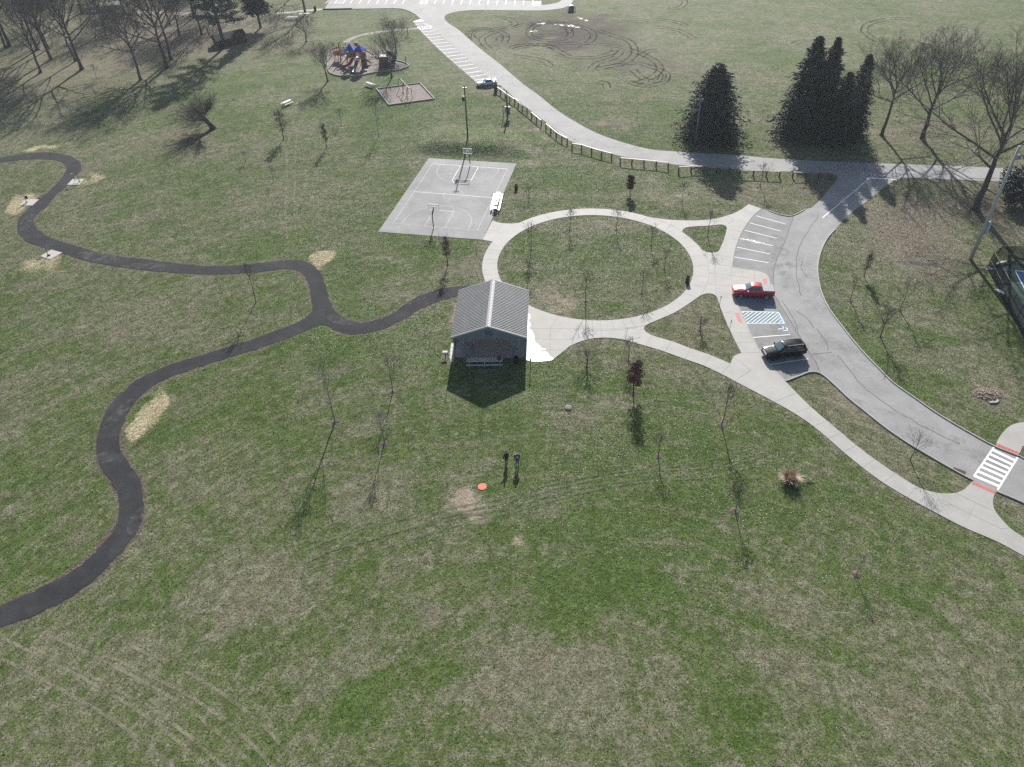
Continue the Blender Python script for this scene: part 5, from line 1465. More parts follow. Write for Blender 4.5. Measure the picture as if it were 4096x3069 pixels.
# ------------------------------------------------------------------ rail fence beside the road
m_wood = mat('stained_wood', (.085, .058, .040), r=.8, var=.25, vs=2)
m_rail = mat('sunbleached_rail', (.17, .13, .098), r=.55, var=.15, vs=2)
SEG = [
 ([ZF(895,552), ZF(1040,655), ZF(1197,770), ZF(1358,883), ZF(1520,990)], 'first length of wooden rail fence, starting at the tall barrel by the silver car'),
 ([ZF(1640,1088), ZF(1780,1190), ZF(1940,1313), ZF(2103,1445), T(2,0,25,893)], 'second length of wooden rail fence from the silver car, behind the electric service pole'),
 ([T(2,0,x,y) for x, y in ((55,918),(90,948),(130,980),(170,1015),(212,1050),(252,1083))], 'third length of wooden rail fence from the silver car, with six posts'),
 ([T(2,0,x,y) for x, y in ((293,1113),(335,1147),(382,1187),(430,1217),(476,1240))], 'fourth length of wooden rail fence from the silver car, above a bare brown patch'),
 ([T(2,0,x,y) for x, y in ((518,1285),(600,1297),(686,1325),(772,1350),(858,1372))], 'fifth length of wooden rail fence from the silver car, on the outside of the bend'),
 ([T(2,0,x,y) for x, y in ((933,1410),(1033,1420),(1137,1430),(1243,1440),(1345,1452))], 'sixth length of wooden rail fence, north of the small dark red tree'),
 ([T(2,0,x,y) for x, y in ((1435,1490),(1543,1484),(1653,1484),(1765,1488),(1872,1492))], 'seventh length of wooden rail fence, crossed by the shadow of the grey pole'),
 ([T(2,0,x,y) for x, y in ((1963,1518),(2080,1522),(2192,1527))] + [T(3,0,95,1532)], 'eighth length of wooden rail fence, with a thin sapling in front'),
 ([T(3,0,x,y) for x, y in ((210,1537),(320,1540),(430,1543),(540,1545))], 'last length of wooden rail fence, ending at the road junction'),
]
for pts, lab in SEG:
    W = [g3(p) for p in pts]
    t = thing('rail_fence', lab, 'fence', W[0], 0, 'wooden rail fence lengths along the road')
    hh = 1.08
    for w in W:
        p = w - W[0]; mb = MB(); mb.box((p.x, p.y, p.z + hh / 2), (.2, .2, hh), .3); mb.build('post', m_wood, t)
    for a, b in zip(W, W[1:]):
        d = (b - a).normalized(); a2, b2 = a - W[0], b - W[0]; n = Vector((-d.y, d.x, 0))
        mb = MB(); mb.bar(a2 + d * .02 + Vector((0, 0, hh + .06)), b2 - d * .02 + Vector((0, 0, hh + .06)), .22, .10); mb.build('rail', m_rail, t)
gt = thing('barrier_frame', 'white metal barrier frame resting by the first fence posts', 'barrier', g3(ZF(1040,500)), -.6)
mb = MB(); P_ = [(-1.3, 0, .35), (-1.1, .3, .95), (-.2, .3, .95), (1.0, 0, .35)]
for a, b in zip(P_, P_[1:] + P_[:1]): mb.bar(a, b, .09, .09)
mb.bar((-.2, .3, .95), (-.3, 0, .35), .08, .08)
for x in (-1.2, .9): mb.bar((x, 0, 0), (x, 0, .4), .07, .07)
mb.build('frame', m_white, gt)
# low wheel stops along the first rail
# ------------------------------------------------------------------ utility poles
m_pole = mat('dark_wood_pole', (.045, .035, .028), r=.85, var=.2)
m_gpole = mat('grey_wood_pole', (.19, .175, .155), r=.8, var=.2)
def upole(label, base, ty, m, r=.16, lean=0.0):
    t = thing('utility_pole', label, 'utility pole', g3(base), 0, 'utility poles'); h = height(base, ty)
    mb = MB(); mb.tube([(0, 0, 0), (0, 0, h)], [r, r * .7], 10); mb.build('pole', m, t, True)
    return t, h
t, h = upole('dark wooden utility pole with transformer behind the basketball court', T(1,0,1831,1243), T(1,0,0,797)[1], m_pole)
mb = MB(); mb.lathe([(0, 0), (.24, 0), (.26, .05), (.26, .75), (.2, .85), (0, .88)], 14, (-.42, -.05, h - 3.0)); tr = mb.build('transformer', m_iron, t, False)
mb = MB(); [mb.cyl((-.42 + k, -.05, h - 2.15), .05, .25, 7) for k in (-.12, .1)]; mb.build('bushing', m_ridge, tr)
mb = MB(); mb.bar((-.5, 0, h - .35), (.5, 0, h - .35), .09, .11); mb.bar((-.3, -.05, h - 2.0), (.1, 0, h - 2.0), .06, .06); mb.build('bracket', m_steel, t)
for k in (-.42, .42):
    mb = MB(); mb.cyl((k, 0, h - .3), .05, .22, 7); mb.build('insulator', m_ridge, t)
t, h = upole('dark electric service pole with grey boxes near the rail fence', ZF(1275,1470), ZF(0,530)[1], m_pole, .15)
mb = MB(); mb.tube([(-.17, -.1, .4), (-.17, -.1, h - .8)], .06, 6); mb.build('conduit', m_steel, t)
mb = MB(); mb.box((.34, -.1, 1.7), (.5, .3, 1.7)); mb.build('cabinet', mat('grey_cabinet', (.12, .13, .14), r=.5), t)
mb = MB(); mb.box((-.40, -.15, 2.0), (.42, .25, 1.1)); mb.lathe([(0, 0), (.17, 0), (.17, .12), (0, .16)], 10, (-.40, -.2, 2.55)); mb.build('meter_box', m_steel, t)
mb = MB(); mb.box((-.95, -.1, 1.5), (.16, .16, 3.0)); mb.bar((-.95, -.1, 2.6), (.2, -.1, 2.6), .06, .1); mb.bar((-.95, -.1, 1.2), (.2, -.1, 1.2), .06, .1); mb.build('rack', m_pole, t)
mb = MB(); mb.lathe([(0, 0), (.2, .02), (.22, .18), (.06, .3)], 10, (-.45, 0, h - 1.05)); mb.bar((-.45, 0, h - .8), (0, 0, h - .75), .06, .06); mb.build('lamp', m_steel, t)
t, h = upole('bare grey utility pole standing in front of the single dark conifer', T(2,0,1577,1252), T(2,0,0,825)[1], m_gpole, .17)
mb = MB(); mb.bar((-.75, 0, h - .9), (.45, 0, h - .9), .09, .12); mb.build('crossarm', m_gpole, t)
for k in (-.6, .35):
    mb = MB(); mb.cyl((k, 0, h - .85), .05, .22, 7); mb.build('insulator', m_ridge, t)
mb = MB(); mb.lathe([(0, .12), (.1, .08), (.12, 0)], 8, (0, 0, h)); mb.build('cap', m_ridge, t)
base = (3776 + 237 / 2.2406, 560 + 1072 / 2.2406)
t = thing('floodlight_pole', 'tall pale concrete floodlight pole beside the tennis court', 'light pole', g3(base)); h = height(base, 560 + 55 / 2.2406)
mb = MB(); mb.tube([(0, 0, 0), (0, 0, h)], [.30, .17], 16); mb.build('pole', mat('pale_concrete_pole', (.42, .41, .385), r=.65, var=.1, vs=.7), t, True)
mb = MB(); mb.box((.45, -.15, 5.7), (.42, .35, 2.1)); mb.build('control_box', mat('pale_grey_box', (.42, .44, .47), r=.45), t)
mb = MB(); mb.bar((-.05, 0, h - 2.0), (1.9, .2, h - 2.0), .12, .14); mb.bar((.1, 0, h - .7), (1.6, .2, h - 1.9), .07, .07); mb.build('crossarm', m_steel, t)
for k in (.9, 1.6):
    mb = MB(); mb.lathe([(0, 0), (.18, .03), (.3, .35), (.28, .4)], 12, (k, .3, h - 2.0)); mb.build('floodlight', m_steel, t)
mb = MB(); mb.box((.35, .05, h - 1.6), (.4, .3, .5)); mb.build('ballast_box', m_steel, t)

# ------------------------------------------------------------------ basketball goals
def goal(label, base, face, ty):
    t = thing('basketball_goal', label, 'basketball goal', (base.x, base.y, .03), 0, 'basketball goals')
    t.rotation_euler = (0, 0, face)                       # local -y looks at the court
    mb = MB(); mb.tube([(0, 0, 0), (0, 0, 2.6), (0, -.1, 2.9)], [.085, .085, .08], 8); mb.box((0, 0, .02), (.4, .4, .04)); mb.build('post', m_black, t)
    mb = MB(); mb.bar((0, 0, 2.45), (0, -1.15, 3.15), .11, .14); mb.bar((0, 0, 2.85), (0, -1.15, 3.45), .09, .1); mb.build('arm', m_black, t)
    y = -1.2
    k = NT('clear_acrylic'); k.b.inputs['Base Color'].default_value = (.75, .78, .78, 1); k.b.inputs['Roughness'].default_value = .15; k.b.inputs['Alpha'].default_value = .16
    mb = MB(); mb.box((0, y, 3.43), (1.78, .02, 1.02)); bd = mb.build('backboard', k.m, t)
    mb = MB()
    for a, b in (((-.9, 2.9), (.9, 2.9)), ((.9, 2.9), (.9, 3.96)), ((.9, 3.96), (-.9, 3.96)), ((-.9, 3.96), (-.9, 2.9))): mb.bar((a[0], y - .012, a[1]), (b[0], y - .012, b[1]), .05, .075, (0, 1, 0))
    for a, b in (((-.3, 3.06), (.3, 3.06)), ((.3, 3.06), (.3, 3.5)), ((.3, 3.5), (-.3, 3.5)), ((-.3, 3.5), (-.3, 3.06))): mb.bar((a[0], y - .02, a[1]), (b[0], y - .02, b[1]), .03, .055, (0, 1, 0))
    mb.build('board_frame', m_white, bd)
    mb = MB(); mb.tube([(.228 * cos(R(a)), y - .38 + .228 * sin(R(a)), 3.05) for a in range(0, 361, 20)], .014, 5); mb.bar((0, y, 3.05), (0, y - .16, 3.05), .12, .05); rim = mb.build('rim', mat('dark_rim', (.05, .03, .03), r=.5), t)
    mb = MB()
    for q in range(12):
        a, b = q * pi / 6, (q + 1) * pi / 6
        for s in (1, -1): mb.tube([(.225 * cos(a), y - .38 + .225 * sin(a), 3.04), (.13 * cos(a + s * .8), y - .38 + .13 * sin(a + s * .8), 2.62)], .010, 3)
    mb.build('net', m_white, rim)
    return t
pn, ps = gp(*ZC(490,495)), gp(*T(1,1,1532,316))
gN = goal('basketball goal at the far end of the court, its backboard facing the camera', pn, 0, 0)
gS = goal('basketball goal at the near end of the court, seen from behind', ps, 0, 0)
gN.rotation_euler[2] = math.atan2(cy.y, cy.x) - pi / 2 
gS.rotation_euler[2] = math.atan2(cy.y, cy.x) + pi / 2

# ------------------------------------------------------------------ exercise machines on their pads
m_pad = mat('pink_grey_concrete', (.42, .385, .35), r=.75, var=.08)
m_teal = mat('green_grey_tube', (.10, .17, .15), r=.45, var=.1)
m_lime = mat('bright_green_part', (.16, .42, .14), r=.4)
for pts, pb, tilt, lab, kind in (
  (((860,467),(1000,465),(940,533),(795,535)), (945,498), .1, 'outdoor exercise machine with green arms on the northern path pad', 0),
  (((300,707),(465,707),(385,780),(235,778)), (318,742), .6, 'outdoor exercise machine with a dark seat on the middle path pad', 1),
  (((610,1302),(740,1338),(595,1418),(478,1380)), (575,1375), .4, 'outdoor exercise machine with twin handles on the southern path pad', 2)):
    W = [gp(*ZX(*p)) for p in pts]
    mb = MB(); mb.slab([(w.x, w.y, .07) for w in W], .12); pd = mb.build('exercise_pad', m_pad); pd['kind'] = 'structure'
    o = gp(*ZX(*pb)); t = thing('exercise_machine', lab, 'exercise machine', (o.x, o.y, .07), tilt, 'outdoor exercise machines')
    mb = MB(); mb.lathe([(0, .02), (.22, .02), (.2, .05), (.08, .09)], 10); mb.build('foot', m_black, t)
    H = 1.95 if kind == 0 else 1.4
    mb = MB(); mb.tube([(0, 0, 0), (0, 0, H)], .06, 8); mb.build('column', m_teal, t)
    mb = MB()
    if kind == 0:
        mb.tube([(0, 0, 1.7), (-.7, .1, 1.75), (-1.1, .05, 1.55)], .04, 6); mb.tube([(-.7, .1, 1.75), (-.75, -.1, .9), (-.8, 0, .35)], .045, 6); mb.tube([(-.8, -.3, .35), (-.8, .35, .35)], .04, 6); mb.tube([(0, 0, .4), (-.9, 0, .35)], .04, 6)
    elif kind == 1:
        mb.tube([(0, 0, 1.3), (-.2, .25, 1.45), (-.25, .5, 1.4)], .04, 6); mb.tube([(0, 0, .6), (.3, .2, .5)], .05, 6)
    else:
        mb.tube([(0, 0, 1.35), (.35, .1, 1.4), (.8, .25, 1.4)], .045, 6); mb.tube([(.2, .05, 1.38), (.25, .4, 1.45)], .035, 6); mb.tube([(.6, .2, 1.4), (.65, -.15, 1.35)], .035, 6)
    mb.build('arms', m_teal, t)
    mb = MB()
    if kind == 0: mb.box((-.8, .0, 1.72), (.5, .22, .12)); mb.lathe([(0, 0), (.1, .05), (0, .1)], 8, (-1.15, 0, 1.5))
    elif kind == 1: mb.box((.3, .25, .62), (.4, .4, .1)); mb.box((.3, .44, .85), (.38, .08, .4))
    else: mb.box((.8, .25, 1.42), (.3, .1, .08)); mb.box((.1, .02, .12), (.5, .25, .06))
    mb.build('seat' if kind == 1 else 'grips', m_black if kind else m_lime, t)

# ------------------------------------------------------------------ tennis fence
tf = thing('chain_link_fence', 'tall black chain link fence around the tennis court', 'fence')
W0 = [gp(*p) for p in TT(3,1,(1890,662),(1935,747),(1980,833),(2025,927),(2077,1025),(2132,1122),(2187,1226))]
dd = (W0[-1] - W0[-2]); W0 += [W0[-1] + dd * k for k in (1, 2, 3, 4, 5)]
W1 = [W0[0], gp(*T(3,1,1955,610)), gp(*T(3,1,2070,607)), gp(*T(3,1,2185,610))]; W1 += [W1[-1] + (W1[-1] - W1[-2]) * k for k in range(1, 6)]
k = NT('chain_link'); tc = k.n('TexCoord').outputs['Object']
k.b.inputs['Base Color'].default_value = (.012, .012, .013, 1); k.b.inputs['Roughness'].default_value = 1; k.b.inputs['Specular IOR Level'].default_value = 0; k.b.inputs['Alpha'].default_value = .34
FH = 2.95
m_dpost = m_black
m_tanrail = mat('weathered_rail_pipe', (.20, .175, .14), r=.6)
for W in (W0, W1):
    for i, w in enumerate(W):
        if W is W1 and i == 0: continue
        mb = MB(); mb.cyl((w.x, w.y, 0), .045, FH + .05, 7); mb.build('post', m_dpost, tf)
    for a, b in zip(W, W[1:]):
        for z, m in ((FH, m_tanrail), (FH * .5, m_tanrail)):
            mb = MB(); mb.bar((a.x, a.y, z), (b.x, b.y, z), .05, .05); mb.build('rail', m, tf)
        mb = MB(); d = (b - a).normalized(); n = Vector((-d.y, d.x, 0)) * .006
        mb.add([tuple(p + s * n + Vector((0, 0, z))) for s in (-1, 1) for p, z in ((a, .03), (b, .03), (b, FH), (a, FH))], [(3,2,1,0), (4,5,6,7), (0,1,5,4), (2,3,7,6)])
        mb.build('mesh_panel', k.m, tf)

# ------------------------------------------------------------------ buildings at the top of the lawn
m_shingle = mat('dark_shingles', (.030, .028, .028), r=.85, var=.25, vs=2, bump=.6, bs=8)
c_ = gp(*ZV(1370,560))
sh = thing('shed', 'low dark shingled shed half hidden by the feathery pine', 'shed', (c_.x, c_.y, 0), .62)
HLs, HWs, hb, ha = 4.4, 2.4, 1.9, 3.0
mb = MB(); mb.box((0, 0, hb / 2), (HLs * 2 - .6, HWs * 2 - .6, hb)); mb.build('wall', mat('brown_boards', (.07, .05, .04), r=.8, var=.2), sh)
for s in (-1, 1):
    for k in range(7):
        f0, f1 = k / 7, (k + 1) / 7
        y0, z0, y1, z1 = s * HWs * (1 - f0), hb - .1 + (ha - hb + .1) * f0, s * HWs * (1 - f1), hb - .1 + (ha - hb + .1) * f1
        mb = MB(); mb.slab([(-HLs, y0, z0 + .05), (HLs, y0, z0 + .05), (HLs, y1, z1 + .02), (-HLs, y1, z1 + .02)], .06); mb.build('shingle_course', m_shingle, sh)
for s in (-1, 1):
    mb = MB(); x = s * (HLs - .35); mb.add([(x, -HWs + .3, hb), (x, HWs - .3, hb), (x, 0, ha - .1)], [(0, 1, 2)]); mb.build('gable', m_wood, sh)
mb = MB(); mb.box((-HLs + .28, 0, 1.0), (.06, .9, 2.0)); mb.build('door', m_wood, sh)
c_ = gp(*ZW(1815,110))
bs = thing('park_shelter', 'open shelter with a pale blue metal hip roof beyond the wood', 'shelter', (c_.x, c_.y + 1.5, 0), .2)
m_blue_roof = mat('pale_blue_metal', (.23, .38, .60), r=.4, metal=.2, var=.08)
rp = [(-6, -4, 3), (6, -4, 3), (6, 4, 3), (-6, 4, 3)]; ra, rb = (-2, 0, 5.6), (2, 0, 5.6)
for poly, m in (((rp[0], rp[1], rb, ra), m_blue_roof), ((rp[1], rp[2], rb), m_ridge), ((rp[2], rp[3], ra, rb), m_blue_roof), ((rp[3], rp[0], ra), m_blue_roof)):
    mb = MB(); mb.slab(poly, .08); mb.build('roof_panel', m, bs)
mb = MB(); mb.bar(ra, rb, .3, .16); mb.build('ridge_cap', m_ridge, bs)
for x in (-5.4, 0, 5.4):
    for y in (-3.5, 3.5): mb = MB(); mb.box((x, y, 1.5), (.2, .2, 3.0)); mb.build('post', m_post, bs)
mb = MB(); mb.box((0, 0, .05), (11.6, 7.6, .1)); mb.build('floor', m_curb, bs)
for px, lab in ((1650, 'pale table in front of the blue roofed shelter, left one'), (2060, 'pale table in front of the blue roofed shelter, right one')):
    c_ = gp(*ZW(px, 222)); picnic('picnic_table', lab, (c_.x, c_.y, 0), .4, 3.0, m_alum, m_timber)

lp_ = thing('leaf_pile', 'round pile of brown dead leaves against the bent white concrete block', 'leaf pile', g3(T(3,2,1895,90)))
mb = MB(); rg = random.Random(8)
for k in range(700):
    a = rg.uniform(0, 6.28); q = rg.random() ** .5; x, y = cos(a) * q * 1.95, sin(a) * q * 1.25; zc = .34 * (1 - q * q) * rg.uniform(.5, 1.1) + .02; b = rg.uniform(0, 3.14); s1 = rg.uniform(.06, .15)
    d = Vector((cos(b), sin(b), rg.uniform(-.4, .4))) * s1; e = Vector((-sin(b), cos(b), rg.uniform(-.4, .4))) * s1 * .6; c0 = Vector((x, y, zc))
    mb.add([c0 - d, c0 - e, c0 + d, c0 + e], [(0, 1, 2, 3)])
mb.build('leaves', mat('dead_leaves', (.23, .17, .13), r=.7, var=.5, vs=3), lp_)
mb = MB(); mb.lathe([(0, .22), (.7, .18), (1.25, .08), (1.5, -.01)], 18); o = mb.build('heap', m_chip, lp_); o.scale = (1.25, .85, 1)
# ------------------------------------------------------------------ vehicles (local +x is forward)
m_tyre = mat('tyre_rubber', (.018, .018, .018), r=.8)
m_rim = mat('alloy', (.55, .56, .58), r=.3, metal=.8, var=.04)
m_rim_dk = mat('black_alloy', (.03, .03, .032), r=.35, metal=.5)
def glass(name, c):
    k = NT(name); k.b.inputs['Base Color'].default_value = (*c, 1); k.b.inputs['Roughness'].default_value = .06; k.b.inputs['Specular IOR Level'].default_value = .8; return k.m
m_glass = glass('tinted_glass', (.012, .014, .016)); m_wind = glass('windscreen_glass', (.10, .17, .18))
m_lamp = mat('lamp_glass', (.75, .76, .78), r=.1, var=.03); m_tail = mat('tail_lamp', (.35, .012, .012), r=.15)
m_trim = mat('black_trim', (.02, .02, .021), r=.5)
m_chrome = mat('chrome', (.75, .75, .76), r=.12, metal=1.0, var=.02)

def car(name, label, cat, mid, heading, S_, paint, rim, z=.035):
    """S_: stations (x, z_bottom, z_belt, z_top, half width, half width at the top)"""
    t = thing(name, label, cat, (mid[0], mid[1], z), heading)
    ss = S_['st']
    def sec(x, zb, zl, zt, w, wt):
        return [(x, 0, zb), (x, w * .86, zb), (x, w * .985, zb + .10), (x, w, zb + (zl - zb) * .5), (x, w * .985, zl - .07), (x, w * .955, zl), (x, wt + .035, zt - .06), (x, wt - .05, zt - .008), (x, wt * .55, zt + .018), (x, 0, zt + .025)]
    mb = MB(); n = 10
    for st in ss:
        h = sec(*st)
        mb.v += h + [(p[0], -p[1], p[2]) for p in h[1:-1]][::-1]
    m = 2 * n - 2
    for i in range(len(ss) - 1):
        for j in range(m):
            a, b = i * m + j, i * m + (j + 1) % m
            mb.f.append((a, a + m, b + m, b))
    mb.f += [tuple(range(m)), tuple((len(ss) - 1) * m + j for j in reversed(range(m)))]
    body = mb.build('body', paint, t, True)
    bm = bmesh.new(); bm.from_mesh(body.data); bmesh.ops.recalc_face_normals(bm, faces=bm.faces[:]); bm.to_mesh(body.data); bm.free()
    try: body.data.set_sharp_from_angle(angle=R(32))
    except Exception: pass
    def at(x, i):                                          # point i of the section at x
        for a, b in zip(ss, ss[1:]):
            if b[0] <= x <= a[0]:
                f = (a[0] - x) / (a[0] - b[0]); return Vector(sec(*a)[i]).lerp(Vector(sec(*b)[i]), f)
        return Vector(sec(*ss[-1])[i])
    def side(x, f, s):
        p = at(x, 5).lerp(at(x, 6), f); p.y = (p.y + .012) * s; p.z += .004; return p
    for x0, x1, x2, x3 in S_['win']:                       # lower front, lower rear, upper rear, upper front
        for s in (1, -1):
            mb = MB(); mb.quad(*[side(a, f, s) for a, f in ((x0, .06), ((x0 + x1) / 2, .06), (x1, .06), (x2, .90), ((x2 + x3) / 2, .90), (x3, .90))]); mb.build('window', m_glass, t)
    def across(xa, xb, nm, mm, ya=.90):
        mb = MB(); rowsx = [xa, (xa + xb) / 2, xb]; g = []
        for x in rowsx:
            e7, e8, e9 = at(x, 7), at(x, 8), at(x, 9)
            r_ = []
            for p in (e7, e8, e9): r_.append(Vector((p.x, p.y * ya, p.z)))
            r_ = r_ + [Vector((p.x, -p.y, p.z)) for p in r_[1::-1]]
            nrm = Vector((xa - xb if False else 0, 0, 0))
            g.append(r_)
        d = (g[2][2] - g[0][2]).normalized(); nn = Vector((-d.z, 0, d.x)); nn = nn if nn.z > 0 else -nn
        for r_ in g: mb.v += [p + nn * .014 for p in r_]
        for i in range(2):
            for j in range(4): mb.f.append((i * 5 + j, i * 5 + j + 1, i * 5 + j + 6, i * 5 + j + 5))
        mb.build(nm, mm, t, True)
    across(*S_['windscreen'], 'windscreen', m_wind)
    if 'rear' in S_: across(*S_['rear'], 'rear_window', m_glass)
    wr = S_['wr']; W_ = S_['w']
    for x in (S_['wb'] / 2 + S_['off'], -S_['wb'] / 2 + S_['off']):
        for s in (1, -1):
            mb = MB(); mb.tube([(x, s * (W_ - .06), wr + .03), (x, s * (W_ + .004), wr + .03)], wr * 1.17, 22); mb.build('wheel_arch', m_trim, t)
            mb = MB(); mb.tube([(x, s * (W_ - .25), wr), (x, s * (W_ - .22), wr), (x, s * (W_ - .0), wr), (x, s * (W_ + .025), wr)], [wr * .93, wr, wr, wr * .93], 24); ty = mb.build('wheel', m_tyre, t)
            mb = MB(); yy = s * (W_ + .03); rr = wr * .70
            for q in range(10):
                a = q * pi / 5; mb.bar((x + cos(a) * rr * .15, yy, wr + sin(a) * rr * .15), (x + cos(a) * rr, yy, wr + sin(a) * rr), .075, .02, (0, 1, 0))
            mb.tube([(x + cos(R(a)) * rr, yy, wr + sin(R(a)) * rr) for a in range(0, 361, 20)], .025, 4, False)
            mb.tube([(x, yy - .01, wr), (x, yy + .012, wr)], .09, 10)
            mb.build('rim', rim, ty)
    xf, xr = ss[0][0], ss[-1][0]
    for s in (1, -1):
        f = S_['lampf']; mb = MB(); p = at(xf - .10, 5); mb.slab([(xf - .05, s * (W_ * .55), f + .10), (xf - .03, s * (W_ * .55), f - .08), (xf - .16, s * (W_ * .93), f - .08), (xf - .26, s * (W_ * .965), f + .11)], -.03); mb.build('headlight', m_lamp, t)
        g_ = S_['lampr']; mb = MB(); mb.box((xr + .05, s * (W_ * .90), g_), (.18, .16, .34)); mb.build('tail_light', m_tail, t)
        mx = S_['mirror']; mp = at(mx, 5); mb = MB(); mb.box((mx, s * (abs(mp.y) + .14), mp.z + .10), (.14, .24, .17)); mb.build('mirror', S_['mirm'], t)
        for hx in S_['handles']:
            hp = at(hx, 4); mb = MB(); mb.box((hx, s * (abs(hp.y) + .015), hp.z + .0), (.2, .03, .035)); mb.build('door_handle', S_['hm'], t)
        for gx in S_['gaps']:
            mb = MB(); mb.bar((gx, s * (W_ + .0), ss[3][1] + .22), (gx, s * (W_ * .985 + .002), at(gx, 4).z), .02, .012, (0, 1, 0)); mb.build('door_gap', m_trim, t)
        mb = MB(); mb.bar((S_['wb'] / 2 + S_['off'] - wr * 1.3, s * (W_ * .93), ss[3][1] + .0), (-S_['wb'] / 2 + S_['off'] + wr * 1.3, s * (W_ * .93), ss[3][1] + .0), .14, .06); mb.build('running_board', S_.get('board', m_trim), t)
    mb = MB(); mb.box((xf - .02, 0, S_['grz']), (.08, W_ * 1.05, S_['grh']))
    gr = mb.build('grille', S_['grm'], t)
    mb = MB(); mb.box((xf - .04, 0, ss[0][1] + .13), (.22, W_ * 1.80, .2)); mb.build('front_bumper', S_['bm'], t)
    mb = MB(); mb.box((xr + .02, 0, ss[-1][1] + .14), (.2, W_ * 1.8, .2)); mb.build('rear_bumper', S_['rbm'], t)
    mb = MB(); mb.box((xr - .085, 0, S_['plz']), (.02, .32, .16)); mb.build('number_plate', m_white, t)
    return t, at

def wheels_to_pose(fw, rw, half):
    """near-side wheel contact points -> centre and heading (the camera sees the left side)"""
    f, r = gp(*fw), gp(*rw)
    d = (f - r).normalized(); n = Vector((-d.y, d.x, 0))            # to the left of travel
    mid = (f + r) / 2 - n * half
    return mid, math.atan2(d.y, d.x)

p_red = mat('red_paint', (.42, .012, .022), r=.28, var=.04, coat=.8)
mid, hd = wheels_to_pose(ZT(560,786), ZT(1280,812), 1.0)
truck, tat = car('pickup_truck', 'red crew cab pickup truck parked in the first disabled bay', 'pickup truck', mid, hd, dict(
  st=[(2.98, .42, .88, .98, .84, .70), (2.90, .34, .98, 1.10, .94, .82), (2.5, .32, 1.10, 1.20, .99, .88), (1.55, .32, 1.18, 1.27, 1.0, .90), (1.28, .32, 1.20, 1.32, 1.0, .84), (.48, .32, 1.22, 1.84, 1.0, .70), (.1, .32, 1.22, 1.90, 1.0, .68), (-.75, .32, 1.22, 1.89, 1.0, .68), (-1.05, .32, 1.22, 1.84, 1.0, .69), (-1.16, .32, 1.22, 1.36, 1.0, .90), (-1.22, .34, 1.26, 1.30, 1.0, .93), (-2.75, .42, 1.27, 1.31, 1.0, .93), (-2.90, .46, 1.27, 1.30, .98, .91)],
  win=[(.98, .22, .20, .50), (.14, -.74, -.74, .12)], windscreen=(1.22, .52), rear=(-1.06, -1.15), wb=3.75, off=-.02, wr=.41, w=1.0, lampf=.90, lampr=1.02, mirror=1.0, mirm=m_lamp, handles=(.02, -.92), hm=p_red, gaps=(1.12, .18, -.98), grz=.78, grh=.34, grm=m_trim, bm=p_red, rbm=m_trim, plz=.62), p_red, m_rim)
m_cover = mat('silver_cover', (.20, .225, .25), r=.6, metal=.0, var=.06)
for k in range(4):
    x0, x1 = -1.24 - k * .40, -1.24 - (k + 1) * .40 + .02
    mb = MB(); mb.box(((x0 + x1) / 2, 0, 1.35), (x0 - x1, 1.84, .06)); mb.build('bed_cover_panel', m_cover, truck)
for k in (-.42, -.14, .14, .42):
    mb = MB(); mb.box((-.3, k, 1.915), (1.3, .07, .02)); mb.build('roof_rib', p_red, truck)
for k in (-.45, .45):
    mb = MB(); mb.bar((2.5, k, 1.225), (1.6, k * .85, 1.30), .16, .05); mb.build('hood_crease', p_red, truck)
mb = MB(); mb.cyl((.35, -.3, 1.88), .03, .12, 6); mb.build('roof_antenna', m_trim, truck)

p_blk = mat('black_paint', (.008, .009, .013), r=.25, var=.05, spec=.2, coat=.12)
mid, hd = wheels_to_pose(ZS(672,992), ZS(1318,905), 1.0)
suv, sat = car('suv', 'long black sport utility vehicle with roof rails parked near the end of the bays', 'suv', mid, hd, dict(
  st=[(2.78, .40, .84, .94, .84, .72), (2.68, .33, .98, 1.08, .94, .84), (2.3, .31, 1.08, 1.17, .99, .90), (1.50, .31, 1.15, 1.23, 1.0, .92), (1.24, .31, 1.17, 1.28, 1.0, .84), (.46, .31, 1.19, 1.86, 1.0, .72), (.1, .31, 1.19, 1.93, 1.0, .70), (-1.4, .31, 1.20, 1.93, 1.0, .70), (-2.35, .33, 1.20, 1.88, .99, .69), (-2.52, .36, 1.20, 1.80, .98, .68), (-2.76, .42, 1.18, 1.30, .95, .84), (-2.80, .46, 1.0, 1.10, .92, .84)],
  win=[(.94, .20, .18, .48), (.12, -.92, -.92, .10), (-1.0, -2.30, -2.24, -1.0)], windscreen=(1.18, .50), rear=(-2.54, -2.72), wb=3.34, off=-.02, wr=.42, w=1.0, lampf=.90, lampr=1.10, mirror=.98, mirm=p_blk, handles=(-.02, -1.1), hm=m_chrome, gaps=(1.05, .16, -.96), grz=.84, grh=.34, grm=m_chrome, bm=p_blk, rbm=p_blk, plz=.75, board=m_chrome), p_blk, m_rim_dk)
for s in (-1, 1):
    mb = MB(); mb.bar((.1, s * .70, 2.0), (-2.2, s * .68, 1.97), .05, .05)
    for x in (.05, -1.0, -2.15): mb.box((x, s * .69, 1.95), (.12, .06, .09))
    mb.build('roof_rail', m_chrome, suv)
    mb = MB(); mb.bar((1.0, s * .985, 1.195), (-2.35, s * .972, 1.215), .02, .035); mb.build('chrome_strip', m_chrome, suv)
    mb = MB(); mb.bar((2.2, s * .5, 1.185), (1.5, s * .46, 1.25), .10, .04); mb.build('hood_crease', p_blk, suv)
for k in (-.45, -.22, 0, .22, .45):
    mb = MB(); mb.box((-1.75, k, 1.955), (.95, .05, .025)); mb.build('roof_rib', m_chrome if False else p_blk, suv)
for s in (-1, 1):
    mb = MB(); mb.box((2.74, s * .62, .48), (.1, .34, .12)); mb.build('fog_lamp', m_lamp, suv)

